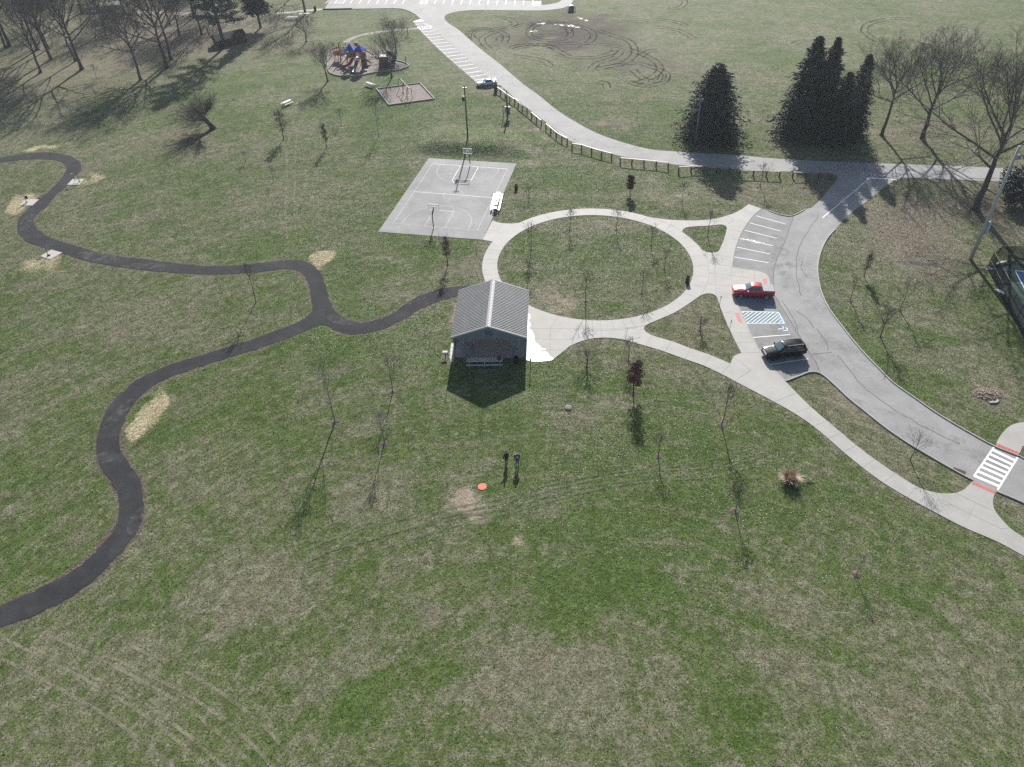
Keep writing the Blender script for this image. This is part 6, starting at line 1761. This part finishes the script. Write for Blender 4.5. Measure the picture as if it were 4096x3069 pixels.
p_slv = mat('silver_paint', (.55, .58, .62), r=.25, metal=.35, var=.03, coat=.8)
mid, hd = wheels_to_pose(ZF(405,415), ZF(768,372), .86)
sed, _a = car('sedan', 'silver sedan with a rear spoiler parked in the last upper bay', 'car', mid, hd, dict(
  st=[(2.36, .34, .62, .68, .70, .58), (2.25, .24, .70, .78, .82, .68), (1.7, .22, .80, .88, .87, .72), (.98, .22, .88, .96, .88, .74), (.80, .22, .90, 1.0, .88, .68), (.02, .22, .92, 1.40, .88, .56), (-.3, .22, .92, 1.44, .88, .55), (-.95, .22, .93, 1.40, .88, .55), (-1.58, .22, .95, 1.06, .88, .66), (-1.72, .22, .96, 1.02, .87, .72), (-2.30, .30, .94, 1.0, .82, .70), (-2.40, .36, .80, .86, .76, .66)],
  win=[(.58, -.30, -.30, .10), (-.38, -1.15, -.92, -.38)], windscreen=(.74, .06), rear=(-1.0, -1.52), wb=2.70, off=-.02, wr=.32, w=.88, lampf=.62, lampr=.80, mirror=.6, mirm=p_slv, handles=(-.32, -1.05), hm=p_slv, gaps=(.6, -.35, -1.2), grz=.52, grh=.2, grm=m_trim, bm=m_trim, rbm=p_slv, plz=.66), p_slv, m_rim)
mb = MB(); mb.box((-2.2, 0, 1.22), (.26, 1.3, .04)); [mb.box((-2.2, s * .55, 1.11), (.14, .05, .22)) for s in (-1, 1)]; mb.build('spoiler', p_slv, sed)
# ------------------------------------------------------------------ the big play structure
m_maroon = mat('maroon_tube', (.26, .05, .03), r=.45, var=.12)
m_red_pl = mat('red_plastic', (.42, .02, .02), r=.35, var=.06)
m_blue_pl = mat('blue_roof_plastic', (.015, .075, .42), r=.4, var=.06)
m_green_pl = mat('dark_green_plastic', (.012, .085, .062), r=.4, var=.08)
m_grey_pl = mat('grey_plastic', (.16, .16, .165), r=.5, var=.08)
m_orange_pl = mat('orange_panel', (.70, .22, .04), r=.5, var=.1)
m_deck = mat('grey_deck', (.40, .41, .43), r=.45, var=.1)
m_rock = mat('brown_climbing_wall', (.075, .066, .058), r=.8, var=.25, vs=2.5, bump=1, bs=5)
m_dark_pl = mat('dark_barrier', (.035, .032, .03), r=.5)
def gl(x, y, z=0.0): return gp(*ZG(x, y), z)
O = gl(700, 700)
ps_ = thing('play_structure', 'large playground structure with two blue pyramid roofs and several slides', 'play structure', tuple(O))
def rel(p): return Vector(p) - O
def tower(c, half, rot, dz, pz, roof=None, low=None):
    pts = [Vector((c.x + half * 1.414 * cos(rot + k * pi / 2), c.y + half * 1.414 * sin(rot + k * pi / 2), 0)) for k in range(4)]
    for k, p in enumerate(pts):
        q = rel(p); mb = MB(); mb.tube([q, q + Vector((0, 0, pz))], .075, 8); mb.build('post', m_maroon, ps_)
    mb = MB(); mb.slab([rel(p) + Vector((0, 0, dz)) for p in pts], .08); mb.build('deck', m_deck, ps_)
    if roof:
        mb = MB(); ap = rel(c) + Vector((0, 0, roof)); rim = [rel(c) + (rel(p) - rel(c)) * 1.25 + Vector((0, 0, pz - .12)) for p in pts]
        for k in range(4):
            a, b = rim[k], rim[(k + 1) % 4]; m_ = (a + b) / 2
            mb.add([a, b, ap], [(0, 1, 2)]); mb.add([a - Vector((0,0,.12)), b - Vector((0,0,.12)), b, a], [(0,1,2,3)])
        mb.add([r_ - Vector((0, 0, .12)) for r_ in rim], [(3, 2, 1, 0)])
        mb.build('roof', m_blue_pl, ps_)
    return pts
def barrier(p, q, z0, h, m, n=7, solid=False):
    a, b = rel(p), rel(q); mb = MB()
    if solid:
        mb.bar(a.lerp(b, .06) + Vector((0, 0, z0 + h / 2)), a.lerp(b, .94) + Vector((0, 0, z0 + h / 2)), .05, h)
    else:
        mb.bar(a + Vector((0, 0, z0 + h)), b + Vector((0, 0, z0 + h)), .06, .06); mb.bar(a + Vector((0, 0, z0 + .08)), b + Vector((0, 0, z0 + .08)), .06, .06)
        for k in range(n):
            f = (k + .5) / n; mb.bar(a.lerp(b, f) + Vector((0, 0, z0 + .08)), a.lerp(b, f) + Vector((0, 0, z0 + h)), .05, .04)
    mb.build('barrier', m, ps_)
c1, c2, c3 = gl(848, 500, 2.55), gl(640, 478, 2.45), gl(440, 440, 1.9)
for c in (c1, c2, c3): c.z = 0
q1 = tower(c1, .98, R(-62), 2.55, 4.45, 5.75)
q2 = tower(c2, .95, R(-52), 2.45, 4.4, 5.65)
q3 = tower(c3, 1.0, R(-50), 1.9, 4.6)
c4 = c3 + Vector((-1.6, 1.9, 0)); q4 = tower(c4, .85, R(-45), 1.5, 4.5)
c5 = c2 + Vector((.2, 2.6, 0)); q5 = tower(c5, .85, R(-50), 1.9, 4.7)
barrier(q1[0], q1[1], 2.55, 1.15, m_dark_pl, 7); barrier(q1[1], q1[2], 2.55, 1.1, m_orange_pl, solid=True)
barrier(q2[0], q2[1], 2.45, 1.1, m_dark_pl, 7); barrier(q2[1], q2[2], 2.45, 1.1, m_orange_pl, solid=True); barrier(q2[2], q2[3], 2.45, 1.0, m_orange_pl, solid=True)
barrier(q3[2], q3[3], 1.9, 1.1, m_orange_pl, solid=True); barrier(q3[1], q3[2], 1.9, 1.0, m_orange_pl, solid=True)
barrier(q4[3], q4[0], 1.5, 1.0, m_orange_pl, solid=True); barrier(q5[0], q5[1], 1.9, 1.0, m_orange_pl, solid=True)
def link_deck(a, b, z0, z1, w, m, nm='bridge'):
    A, B = rel(a) + Vector((0, 0, z0)), rel(b) + Vector((0, 0, z1)); mb = MB(); mb.bar(A, B, w, .07); mb.build(nm, m, ps_)
link_deck(c1, c2, 2.5, 2.42, 1.1, m_deck); link_deck(c2, c3, 2.4, 1.88, 1.1, m_deck); link_deck(c3, c4, 1.85, 1.5, 1.0, m_deck); link_deck(c2, c5, 2.4, 1.9, 1.0, m_deck)
mb = MB(); a, b = rel(q3[0]), rel(q2[3]); m_ = (a + b) / 2
mb.tube([a + Vector((0, 0, 1.9)), a + Vector((0, 0, 3.2)), m_ + Vector((0, 0, 4.0)), b + Vector((0, 0, 3.2)), b + Vector((0, 0, 2.4))], .07, 7); mb.build('arch', m_maroon, ps_)
mb = MB(); a = rel(c3) + Vector((.2, .1, 1.92)); mb.box(a + Vector((0, .2, .75)), (1.3, .08, 1.5)); mb.build('glare_panel', mat('painted_glare', (.45, .50, .53), r=.25), ps_)  # white glare on the deck plate, painted as a pale panel
for p, z, s in ((c5 + Vector((-.8, 0, 0)), 4.2, .55), (c5 + Vector((.9, .3, 0)), 4.55, .5)):
    mb = MB(); r_ = rel(p); mb.lathe([(0, -s), (s * .8, -s * .7), (s, 0), (s * .8, s * .7), (0, s)], 12, (r_.x, r_.y, z)); mb.build('red_bubble', m_red_pl, ps_, True)
# slides: chute with side walls
def slide(pts, w, m, nm, wall=.22):
    P = smooth_line([rel(p) for p in pts], 5)
    mb = MB(); n = len(P)
    for i, p in enumerate(P):
        d = (P[min(i + 1, n - 1)] - P[max(i - 1, 0)]); s = Vector((-d.y, d.x, 0)).normalized()
        for o, z in ((-w/2, wall), (-w/2 + .05, wall), (-w/2 + .09, .03), (w/2 - .09, .03), (w/2 - .05, wall), (w/2, wall), (w/2, -.06), (-w/2, -.06)): mb.v.append(tuple(p + s * o + Vector((0, 0, z))))
    for i in range(n - 1):
        for j in range(8): mb.f.append((i*8 + j, i*8 + (j+1) % 8, i*8 + 8 + (j+1) % 8, i*8 + 8 + j))
    mb.f += [tuple(range(8)), tuple((n - 1) * 8 + j for j in reversed(range(8)))]
    o = mb.build(nm, m, ps_); bm = bmesh.new(); bm.from_mesh(o.data); bmesh.ops.recalc_face_normals(bm, faces=bm.faces[:]); bm.to_mesh(o.data); bm.free()
slide([gl(565,490,2.4), gl(540,520,2.2), gl(400,690,.35), gl(345,760,.25)], .75, m_grey_pl, 'slide')
slide([gl(715,440,2.4), gl(705,480,2.2), gl(640,590,1.35), gl(560,680,.65), gl(450,722,.3), gl(430,724,.28)], .75, m_red_pl, 'slide', .32)
slide([gl(935,535,1.7), gl(965,560,1.5), gl(1040,605,.55), gl(1082,625,.4)], .7, m_green_pl, 'slide')
mb = MB(); mb.tube(smooth_line([rel(p) for p in (gl(775,530,2.3), gl(765,560,2.1), gl(725,680,1.15), gl(695,790,.5), gl(660,850,.4))], 5), .40, 12, False)
tb_ = mb.build('tube_slide', m_green_pl, ps_, True)
mb = MB(); P = rel(gl(665,850,.42)); mb.slab([P + Vector((-.35, -.3, -.1)), P + Vector((.35, -.3, -.1)), P + Vector((.35, -1.0, -.25)), P + Vector((-.35, -1.0, -.25))], .08); mb.build('slide_end', m_deck, ps_)
mb = MB(); P = rel(gl(765,545,2.55)); mb.box(P, (.9, .5, .5)); mb.build('tube_mouth', m_deck, ps_)
mb = MB(); mb.slab([rel(gl(840,515,2.5)), rel(gl(945,505,2.5)), rel(gl(1000,728,.1)), rel(gl(868,748,.1))], .12); mb.build('climbing_wall', m_rock, ps_)
mb = MB(); mb.box(rel(gl(940,785,.2)) + Vector((0, 0, 0)), (1.1, .5, .4)); mb.build('step', m_deck, ps_)
for x, y, z in ((320,380,2.0),(320,420,1.4)):
    mb = MB(); mb.box(rel(gl(x, y, z)), (.5, .4, .35)); mb.build('red_steps', m_red_pl, ps_)
mb = MB(); mb.tube([rel(gl(330,470,1.0)), rel(gl(300,270,3.2)), rel(gl(290,215,4.0)), rel(gl(310,185,4.3))], .035, 5); mb.build('white_loop', m_white, ps_)
mb = MB(); pts = [rel(gl(x, y, z)) for x, y, z in ((300,560,1.2),(330,640,.4),(420,560,1.4),(440,640,.5),(350,500,1.7))]
for a in pts:
    for b in pts:
        if a is not b: mb.tube([a, b], .03, 3, False)
mb.build('net_climber', m_dark_pl, ps_)
for x, y in ((612,720),(655,720)):
    mb = MB(); r_ = rel(gl(x, y, .1)); mb.lathe([(0, .45), (.22, .42), (.25, .36), (.08, .3), (.08, -.1)], 10, (r_.x, r_.y, 0)); mb.build('stepping_pod', m_deck, ps_)

# the separate wall climber
O2 = gl(1370, 735)
wc = thing('wall_climber', 'dark brown climbing wall with maroon posts and a green tube slide, east in the playground', 'play structure', tuple(O2))
def rel2(p): return Vector(p) - O2
mb = MB(); mb.slab([rel2(gl(1248,488,2.9)), rel2(gl(1440,488,2.9)), rel2(gl(1497,724,.1)), rel2(gl(1245,735,.1))], .15); mb.build('climbing_wall', m_rock, wc)
for x, y, z in ((1232,335,4.45),(1322,318,4.45),(1420,330,4.3)):
    p = rel2(gl(x, y, z)); mb = MB(); mb.tube([Vector((p.x, p.y, 0)), p], .085, 8); mb.build('post', m_maroon, wc)
mb = MB(); mb.slab([rel2(gl(1250,488,2.95)), rel2(gl(1445,485,2.95)), rel2(gl(1430,430,2.95)), rel2(gl(1262,432,2.95))], .1); mb.build('deck', m_deck, wc)
mb = MB(); mb.tube(smooth_line([rel2(p) for p in (gl(1450,400,3.4), gl(1510,410,3.0), gl(1590,480,2.0), gl(1560,570,1.2), gl(1540,640,.5))], 5), [.62] * 21, 14, False); mb.build('tube_slide', m_green_pl, wc, True)
mb = MB(); mb.slab([rel2(gl(1500,372,4.1)), rel2(gl(1550,365,4.1)), rel2(gl(1672,440,3.3)), rel2(gl(1620,450,3.3))], .08); mb.build('pale_roof', m_deck, wc)
mb = MB(); mb.lathe([(.3, 0), (.55, .1), (.6, .35)], 12, tuple(rel2(gl(1560,650,.1)))); mb.build('dark_exit', m_dark_pl, wc)
t = thing('beam', 'long dark balance beam between the play structure and the wall climber', 'balance beam', tuple(gl(1090,480,0)))
a, b = gl(945,487,.5) - Vector(t.location), gl(1250,468,.5) - Vector(t.location); mb = MB(); mb.bar(a, b, .14, .12); mb.build('rail', m_dark_pl, t)
mb = MB(); [mb.bar(Vector((p.x, p.y, 0)), p, .1, .1) for p in (a.lerp(b, .05), a.lerp(b, .5), a.lerp(b, .95))]; mb.build('supports', m_dark_pl, t)
t = thing('post', 'single maroon post at the east edge of the playground bed', 'post', tuple(gl(1845,635)))
mb = MB(); mb.tube([(0, 0, 0), (0, 0, 1.9)], .1, 8); mb.build('pole', m_maroon, t)
mb = MB(); mb.lathe([(.12, 0), (.12, .12), (0, .16)], 8, (0, 0, 1.9)); mb.build('cap', m_red_pl, t)
t = thing('wood_post', 'short dark post by the gravel path at the parking lot', 'post', g3(T(1,0,1310,293)))
mb = MB(); mb.box((0, 0, .95), (.14, .14, 1.9)); mb.build('pole', m_pole, t); mb = MB(); mb.box((0, 0, 1.92), (.18, .18, .05)); mb.build('cap', m_pole, t)

# ------------------------------------------------------------------ swing arches
m_sw = mat('red_swing_tube', (.22, .02, .022), r=.4, var=.1)
feet = [(gl(1695,1212), gl(1803,1212)), (gl(1788,1325), gl(1892,1300)), (gl(1877,1435), gl(1985,1402))]
O3 = (feet[1][0] + feet[1][1]) / 2
sw = thing('swing_frame', 'red swing frame of three arches with a pale top rail', 'swing', tuple(O3))
tops = []
for a, b in feet:
    a, b = a - O3, b - O3; c = (a + b) / 2; d = b - a
    mb = MB(); mb.tube([a, a + Vector((0, 0, 1.9))] + [c - d / 2 * cos(R(k)) + Vector((0, 0, 1.9 + .65 * sin(R(k)))) for k in range(20, 161, 20)] + [b + Vector((0, 0, 1.9)), b], .065, 8); mb.build('arch', m_sw, sw, True)
    tops.append(c + Vector((0, 0, 2.6)))
for a, b in zip(tops, tops[1:]):
    mb = MB(); mb.tube([a, b], .055, 8); mb.build('top_rail', m_alum, sw)
    for f in (.3, .7):
        p = a.lerp(b, f); mb = MB(); d = (b - a).normalized()
        for s in (-.22, .22): mb.tube([p + d * s, p + d * s - Vector((0, 0, 2.0))], .012, 3)
        hg = mb.build('chain', m_iron, sw); mb = MB(); mb.box(p - Vector((0, 0, 2.02)), (.2, .5, .04)); mb.build('seat', m_black, hg)

# ------------------------------------------------------------------ two people
def skin(name, pts, edges, rad, mats, parent, root=0, sub=2):
    me = bpy.data.meshes.new(name); me.from_pydata([Vector(p) for p in pts], edges, []); me.update()
    o = bpy.data.objects.new(name, me); COL.objects.link(o)
    sk = o.modifiers.new('skin', 'SKIN'); sk.use_smooth_shade = True
    for i, r in enumerate(rad):
        d = me.skin_vertices[0].data[i]; d.radius = r if hasattr(r, '__len__') else (r, r); d.use_root = (i == root); 
    s = o.modifiers.new('sub', 'SUBSURF'); s.levels = s.render_levels = sub
    dg = bpy.context.evaluated_depsgraph_get(); dg.update()
    m2 = bpy.data.meshes.new_from_object(o.evaluated_get(dg)); m2.name = name
    bpy.data.objects.remove(o); m2.materials.clear()
    for f in m2.polygons: f.use_smooth = True
    return link(name, m2, mats, parent)
m_skin = mat('skin', (.33, .19, .135), r=.5, var=.05)
m_hair = mat('dark_hair', (.012, .010, .009), r=.6)
def person(label, loc, face, s, pose, m_j, m_tr, m_shoe, hair, extra=None):
    t = thing('person', label, 'person', (loc.x, loc.y, .035), face, 'people standing on the lawn')
    t.scale = (s, s, s)
    # local: facing -y, heights of a 1.75 m figure
    P, E, Rd = [], [], []
    def add(p, r, par=None):
        P.append(p); Rd.append(r)
        if par is not None: E.append((par, len(P) - 1))
        return len(P) - 1
    pel = add((0, 0, .95), (.15, .11)); ab = add((0, .0, 1.12), (.14, .105), pel); ch = add((0, .01, 1.32), (.17, .115), ab); nk = add((0, .0, 1.47), .06, ch); hd0 = add((0, -.02, 1.54), .072, nk); h1 = add((0, -.03, 1.63), (.078, .098), hd0); h2 = add((0, -.025, 1.71), (.062, .078), h1)
    add((0, -.128, 1.615), .012, h1)                          # nose
    for e in (-1, 1): add((e * .082, -.02, 1.615), .014, h1)  # ears
    legs, arms = [], []
    for e, (kx, ky), (fx, fy) in ((-1, *pose['legs'][0]), (1, *pose['legs'][1])):
        hp = add((e * .09, 0, .90), .092, pel); kn = add((e * .10 + kx, ky, .49), .062, hp); an = add((e * .10 + fx, fy, .09), .043, kn); tb = add((e * .11 + fx, fy - .15, .035), (.042, .03), an); he = add((e * .10 + fx, fy + .05, .04), .04, an)
        legs.append([P[i] for i in (hp, kn, an, tb, he)])
    for e, el, wr in ((-1, *pose['arms'][0]), (1, *pose['arms'][1])):
        sh = add((e * .19, .01, 1.40), .068, ch); eb = add(el, .045, sh); w = add(wr, .032, eb)
        d = (Vector(wr) - Vector(el)).normalized(); u = d.orthogonal().normalized(); sd = d.cross(u)
        pm = add(tuple(Vector(wr) + d * .075), (.040, .022), w)
        for k, L in enumerate((.075, .085, .08, .06)):
            a = Vector(P[pm]) + d * .015 + sd * (.03 - .02 * k); f1 = add(tuple(a + d * L * .5), .010, pm); add(tuple(a + d * L + u * .02), .008, f1)
        add(tuple(Vector(wr) + d * .05 + sd * .055 + u * .015), .011, pm)
        arms.append([(e * .19, .01, 1.40), el, wr])
    skin('body', P, E, Rd, m_skin, t)
    # clothes
    jp = [(0, 0, .90), (0, 0, 1.10), (0, .012, 1.32), (0, .005, 1.455)]; je = [(0, 1), (1, 2), (2, 3)]; jr = [(.185, .145), (.18, .14), (.205, .148), (.085, .08)]
    for a in arms:
        b = len(jp); jp += [a[0], a[1], tuple(Vector(a[1]).lerp(Vector(a[2]), .92))]; je += [(2, b), (b, b + 1), (b + 1, b + 2)]; jr += [.092, .066, .052]
    jk = skin('jacket', jp, je, jr, m_j, t)
    tp = [(0, 0, .93)]; te = []; tr_ = [(.165, .125)]
    for L in legs:
        b = len(tp); tp += [L[0], L[1], tuple(Vector(L[1]).lerp(Vector(L[2]), .95))]; te += [(0, b), (b, b + 1), (b + 1, b + 2)]; tr_ += [.108, .078, .062]
    skin('trousers', tp, te, tr_, m_tr, t)
    for L in legs:
        skin('shoe', [L[4], tuple(Vector(L[4]).lerp(Vector(L[3]), .5) + Vector((0, 0, .005))), L[3]], [(0, 1), (1, 2)], [(.05, .045), (.052, .05), (.048, .036)], m_shoe, t, 1)
    if hair:
        skin('hair', [(0, .02, 1.60), (0, .015, 1.70), (0, -.04, 1.735)], [(0, 1), (1, 2)], [(.082, .075), (.082, .092), (.06, .05)], m_hair, t, 1)
    return t, jk
m_dkjacket = mat('dark_grey_jacket', (.022, .022, .022), r=.8); m_blacktr = mat('black_trousers', (.012, .012, .013), r=.8)
m_navy = mat('navy_sleeves', (.016, .02, .04), r=.7); m_grey_j = mat('grey_blue_jacket', (.20, .235, .30), r=.7); m_jean = mat('dark_jeans', (.028, .055, .12), r=.8)
m_shoe = mat('pale_shoe', (.35, .40, .42), r=.6); m_shoe_bk = mat('black_shoe', (.015, .015, .015), r=.6)
pl = gp(1960 + 905 / 13.8, 1780 + 1012 / 13.8); pr = gp(1960 + 1510 / 13.8, 1780 + 1085 / 13.8)
down = dict(legs=[((0, -.01), (0, 0)), ((0, -.03), (.01, .04))], arms=[((-.42, -.16, 1.16), (-.62, -.36, 1.13)), ((.25, .0, 1.13), (.20, -.16, .95))])
a, jk = person('person in dark clothes, left of the two on the lawn, one arm held out', pl, .5, 1.1, down, m_dkjacket, m_blacktr, m_shoe_bk, True)
mb = MB(); mb.box((-.66, -.42, 1.13), (.22, .10, .03)); mb.build('controller', m_black, a)
walkp = dict(legs=[((0, -.10), (.01, .08)), ((-.01, -.08), (-.02, -.12))], arms=[((-.27, .04, 1.13), (-.25, -.06, .92)), ((.28, .02, 1.12), (.25, -.10, .90))])
b, jk = person('person in grey vest and jeans, right of the two on the lawn', pr, .1, 1.14, walkp, m_navy, m_jean, m_shoe, False)
skin('vest', [(0, -.004, .93), (0, -.004, 1.12), (0, .008, 1.33), (0, .005, 1.45)], [(0, 1), (1, 2), (2, 3)], [(.187, .152), (.183, .148), (.20, .158), (.11, .09)], m_grey_j, b, 1)
for e in (-1, 1): skin('shoulder_panel', [(e * .10, .01, 1.46), (e * .20, .01, 1.445)], [(0, 1)], [.055, .06], m_white, b)
mb = MB(); mb.quad((-.06, -.170, 1.28), (.0, -.176, 1.10), (.05, -.174, 1.12), (-.01, -.168, 1.32)); mb.build('scarf_end', m_white, b)
mb = MB(); mb.quad(*[(.09 + .028 * cos(k * pi / 5), -.166, 1.24 + .034 * sin(k * pi / 5)) for k in range(10)]); mb.build('badge', m_white, b)
# ------------------------------------------------------------------ fallen leaves and grass tufts (uncountable)
hard = [path_poly, road_poly, [gp(*p) for p in (T(1,0,1490,1366), ZC(1395,462), T(1,1,1957,413), T(1,1,1055,345))], tc_edge, pg_edge, sw_edge]
def on_hard(X, Y):
    m = np.zeros(len(X), bool)
    for h in hard: m |= inside(h, X, Y)
    c = inside(conc_out, X, Y)
    for h in conc_holes: c &= ~inside(h, X, Y)
    w = bpy.data.objects['pavilion'].location
    p = (np.abs((X - w.x) * cos(-rz_p) - (Y - w.y) * sin(-rz_p)) < 5) & (np.abs((X - w.x) * sin(-rz_p) + (Y - w.y) * cos(-rz_p)) < 5.6)
    return m | c | p
rz_p = pav.rotation_euler[2]
LEAF = [(1180,640,230,150,0,.9),(1130,420,330,110,8,.5),(1290,580,230,120,0,1.0),(1560,640,90,160,0,.5),(1020,760,260,130,0,.55),(880,680,200,120,0,.5),(1350,880,420,170,15,.55),(1560,420,260,50,8,.9),(1950,560,260,220,0,.95),(1450,1090,420,170,15,.30),(1750,1130,330,130,25,.34),(1500,800,160,50,15,.5),
        (680,450,120,60,0,.25),(700,610,40,120,0,.9),(640,470,500,120,0,.18),(1000,330,300,60,0,.25),(1500,1300,500,120,10,.14),(300,700,400,160,0,.08),(980,1080,260,160,0,.25),(2050,850,200,140,0,.45),(2000,420,250,60,0,.9),(160,150,330,150,-15,.5),(700,720,80,60,0,.6)]
rs = np.random.RandomState(7)
def scatter(n, ymax, dens, seed):
    r = np.random.RandomState(seed)
    py = 3150 - (3150 - 120) * r.rand(n) ** 1.0
    # uniform over the ground: draw y by area
    y = np.sqrt(r.rand(n) * (ymax ** 2 - 22 ** 2) + 22 ** 2)
    x = (r.rand(n) * 2 - 1) * .76 * (y * cos(CP) + CH * sin(CP))
    px, py = project(x, y, np.zeros(n))
    return x, y, px / 1.852, py / 1.852, r
def cards(name, X, Y, Z, size, col, m, tilt, r, tri=False, upright=False):
    n = len(X)
    th = r.rand(n) * 2 * pi
    if upright:
        d = np.stack([np.cos(th), np.sin(th), np.zeros(n)], 1)
        up = np.stack([r.randn(n) * .55, r.randn(n) * .55, np.ones(n)], 1)
        up /= np.linalg.norm(up, axis=1)[:, None]
        s = size[:, None]
        c = np.stack([X, Y, Z], 1)
        V = np.stack([c - d * s * .6, c + d * s * .6, c + up * s], 1)
        k = 3
    else:
        nz = np.stack([r.randn(n) * tilt, r.randn(n) * tilt, np.ones(n)], 1); nz /= np.linalg.norm(nz, axis=1)[:, None]
        a = np.stack([np.cos(th), np.sin(th), np.zeros(n)], 1)
        a -= nz * (a * nz).sum(1)[:, None]; a /= np.linalg.norm(a, axis=1)[:, None]
        b = np.cross(nz, a); s = size[:, None]
        c = np.stack([X, Y, Z], 1)
        V = np.stack([c - a * s, c - b * s * .55, c + a * s, c + b * s * .55], 1)
        k = 4
    me = bpy.data.meshes.new(name)
    me.vertices.add(n * k); me.loops.add(n * k); me.polygons.add(n)
    me.vertices.foreach_set('co', V.astype(np.float32).ravel())
    me.loops.foreach_set('vertex_index', np.arange(n * k, dtype=np.int32))
    me.polygons.foreach_set('loop_start', (np.arange(n) * k).astype(np.int32)); me.polygons.foreach_set('loop_total', np.full(n, k, np.int32))
    me.update(calc_edges=True)
    at = me.color_attributes.new('tint', 'FLOAT_COLOR', 'POINT')
    C = np.repeat(np.concatenate([col, np.ones((n, 1))], 1), k, 0)
    at.data.foreach_set('color', C.astype(np.float32).ravel())
    return link(name, me, m, kind='stuff')
def tint_mat(name, r, spec):
    k = NT(name); a = k.n('Attribute', attribute_name='tint').outputs['Color']; k.l(a, k.b.inputs['Base Color'])
    k.b.inputs['Roughness'].default_value = r; k.b.inputs['Specular IOR Level'].default_value = spec; return k.m
x, y, ox, oy, r = scatter(620000, 175, None, 17)
d = np.clip(blob(LEAF, ox + (fbm(x, y, 6, 401, 3) - .5) * 90, oy), 0, 1) * np.clip(2.2 * fbm(x, y, 4.0, 411, 4) - .55, .05, 1.3) + .012
keep = r.rand(len(x)) < d * 1.2
hd_ = on_hard(x, y)
keep &= (~hd_) | (r.rand(len(x)) < .03)
x, y = x[keep], y[keep]; hd_ = hd_[keep]; n = len(x)
base = np.array([.34, .285, .235]) * (.55 + .95 * r.rand(n))[:, None]
base[:, 1] *= .92 + .16 * r.rand(n); 
pale = r.rand(n) < .35
base[pale] = np.array([.62, .60, .56]) * (.75 + .4 * r.rand(pale.sum()))[:, None]
cards('fallen_leaves', x, y, gz(x, y) + .012 + .018 * r.rand(n) + .055 * hd_, .026 + .036 * r.rand(n), np.clip(base, 0, .85), tint_mat('leaf_tint', .5, .4), .26, r)
print('leaves', n)
x, y, ox, oy, r = scatter(1700000, 215, None, 23)
keep = r.rand(len(x)) < np.clip(1.35 - y / 150, .02, 1) * .75
x, y = x[keep], y[keep]
ok = ~on_hard(x, y); x, y = x[ok], y[ok]
dr, st_, lf_, md_, so_ = turf(x, y)
keep = (so_ < .5) & (md_ < .6) & (r.rand(len(x)) > bare_ * 1.2); x, y, dr, st_, lf_ = x[keep], y[keep], dr[keep], st_[keep], lf_[keep]; n = len(x)
f = np.clip((dr + (r.rand(n) - .5) * 1.0 - .06) / .9, 0, 1)[:, None]
g1 = np.array([.062, .106, .020]) * (.5 + 1.0 * r.rand(n))[:, None]; t1 = np.array([.178, .168, .108]) * (.55 + .9 * r.rand(n))[:, None]
col = g1 * (1 - f) + t1 * f
s_ = (st_ > .4)
col[s_] = np.array([.42, .35, .20]) * (.7 + .5 * r.rand(s_.sum()))[:, None]
b_ = r.rand(n) < lf_ * .7
col[b_] = np.array([.19, .145, .115]) * (.4 + 1.1 * r.rand(b_.sum()))[:, None]
k = NT('grass_tint')
a_ = k.n('Attribute', attribute_name='tint').outputs['Color']
d_ = k.n('BsdfDiffuse'); t_ = k.n('BsdfTranslucent'); mx = k.n('MixShader')
k.l(a_, d_.inputs[0]); k.l(a_, t_.inputs[0]); mx.inputs[0].default_value = .4
k.l(d_.outputs[0], mx.inputs[1]); k.l(t_.outputs[0], mx.inputs[2]); k.l(mx.outputs[0], k.t.nodes['Material Output'].inputs[0])
cards('grass', x, y, gz(x, y) + .006 + .014 * r.rand(n), (.035 + .06 * r.rand(n)) * (1 + y / 250), col, k.m, .26, r)
print('tufts', n)
# ------------------------------------------------------------------ thin winter haze
k = bpy.data.materials.new('haze'); k.use_nodes = True
nt = k.node_tree; nt.nodes.remove(nt.nodes['Principled BSDF'])
pv = nt.nodes.new('ShaderNodeVolumePrincipled'); pv.inputs['Color'].default_value = (.80, .89, 1.0, 1); pv.inputs['Density'].default_value = .00014; pv.inputs['Anisotropy'].default_value = .4
nt.links.new(pv.outputs[0], nt.nodes['Material Output'].inputs['Volume'])
mb = MB(); mb.box((0, 900, 33), (20000, 6000, 70)); mb.build('haze', k, kind='stuff')
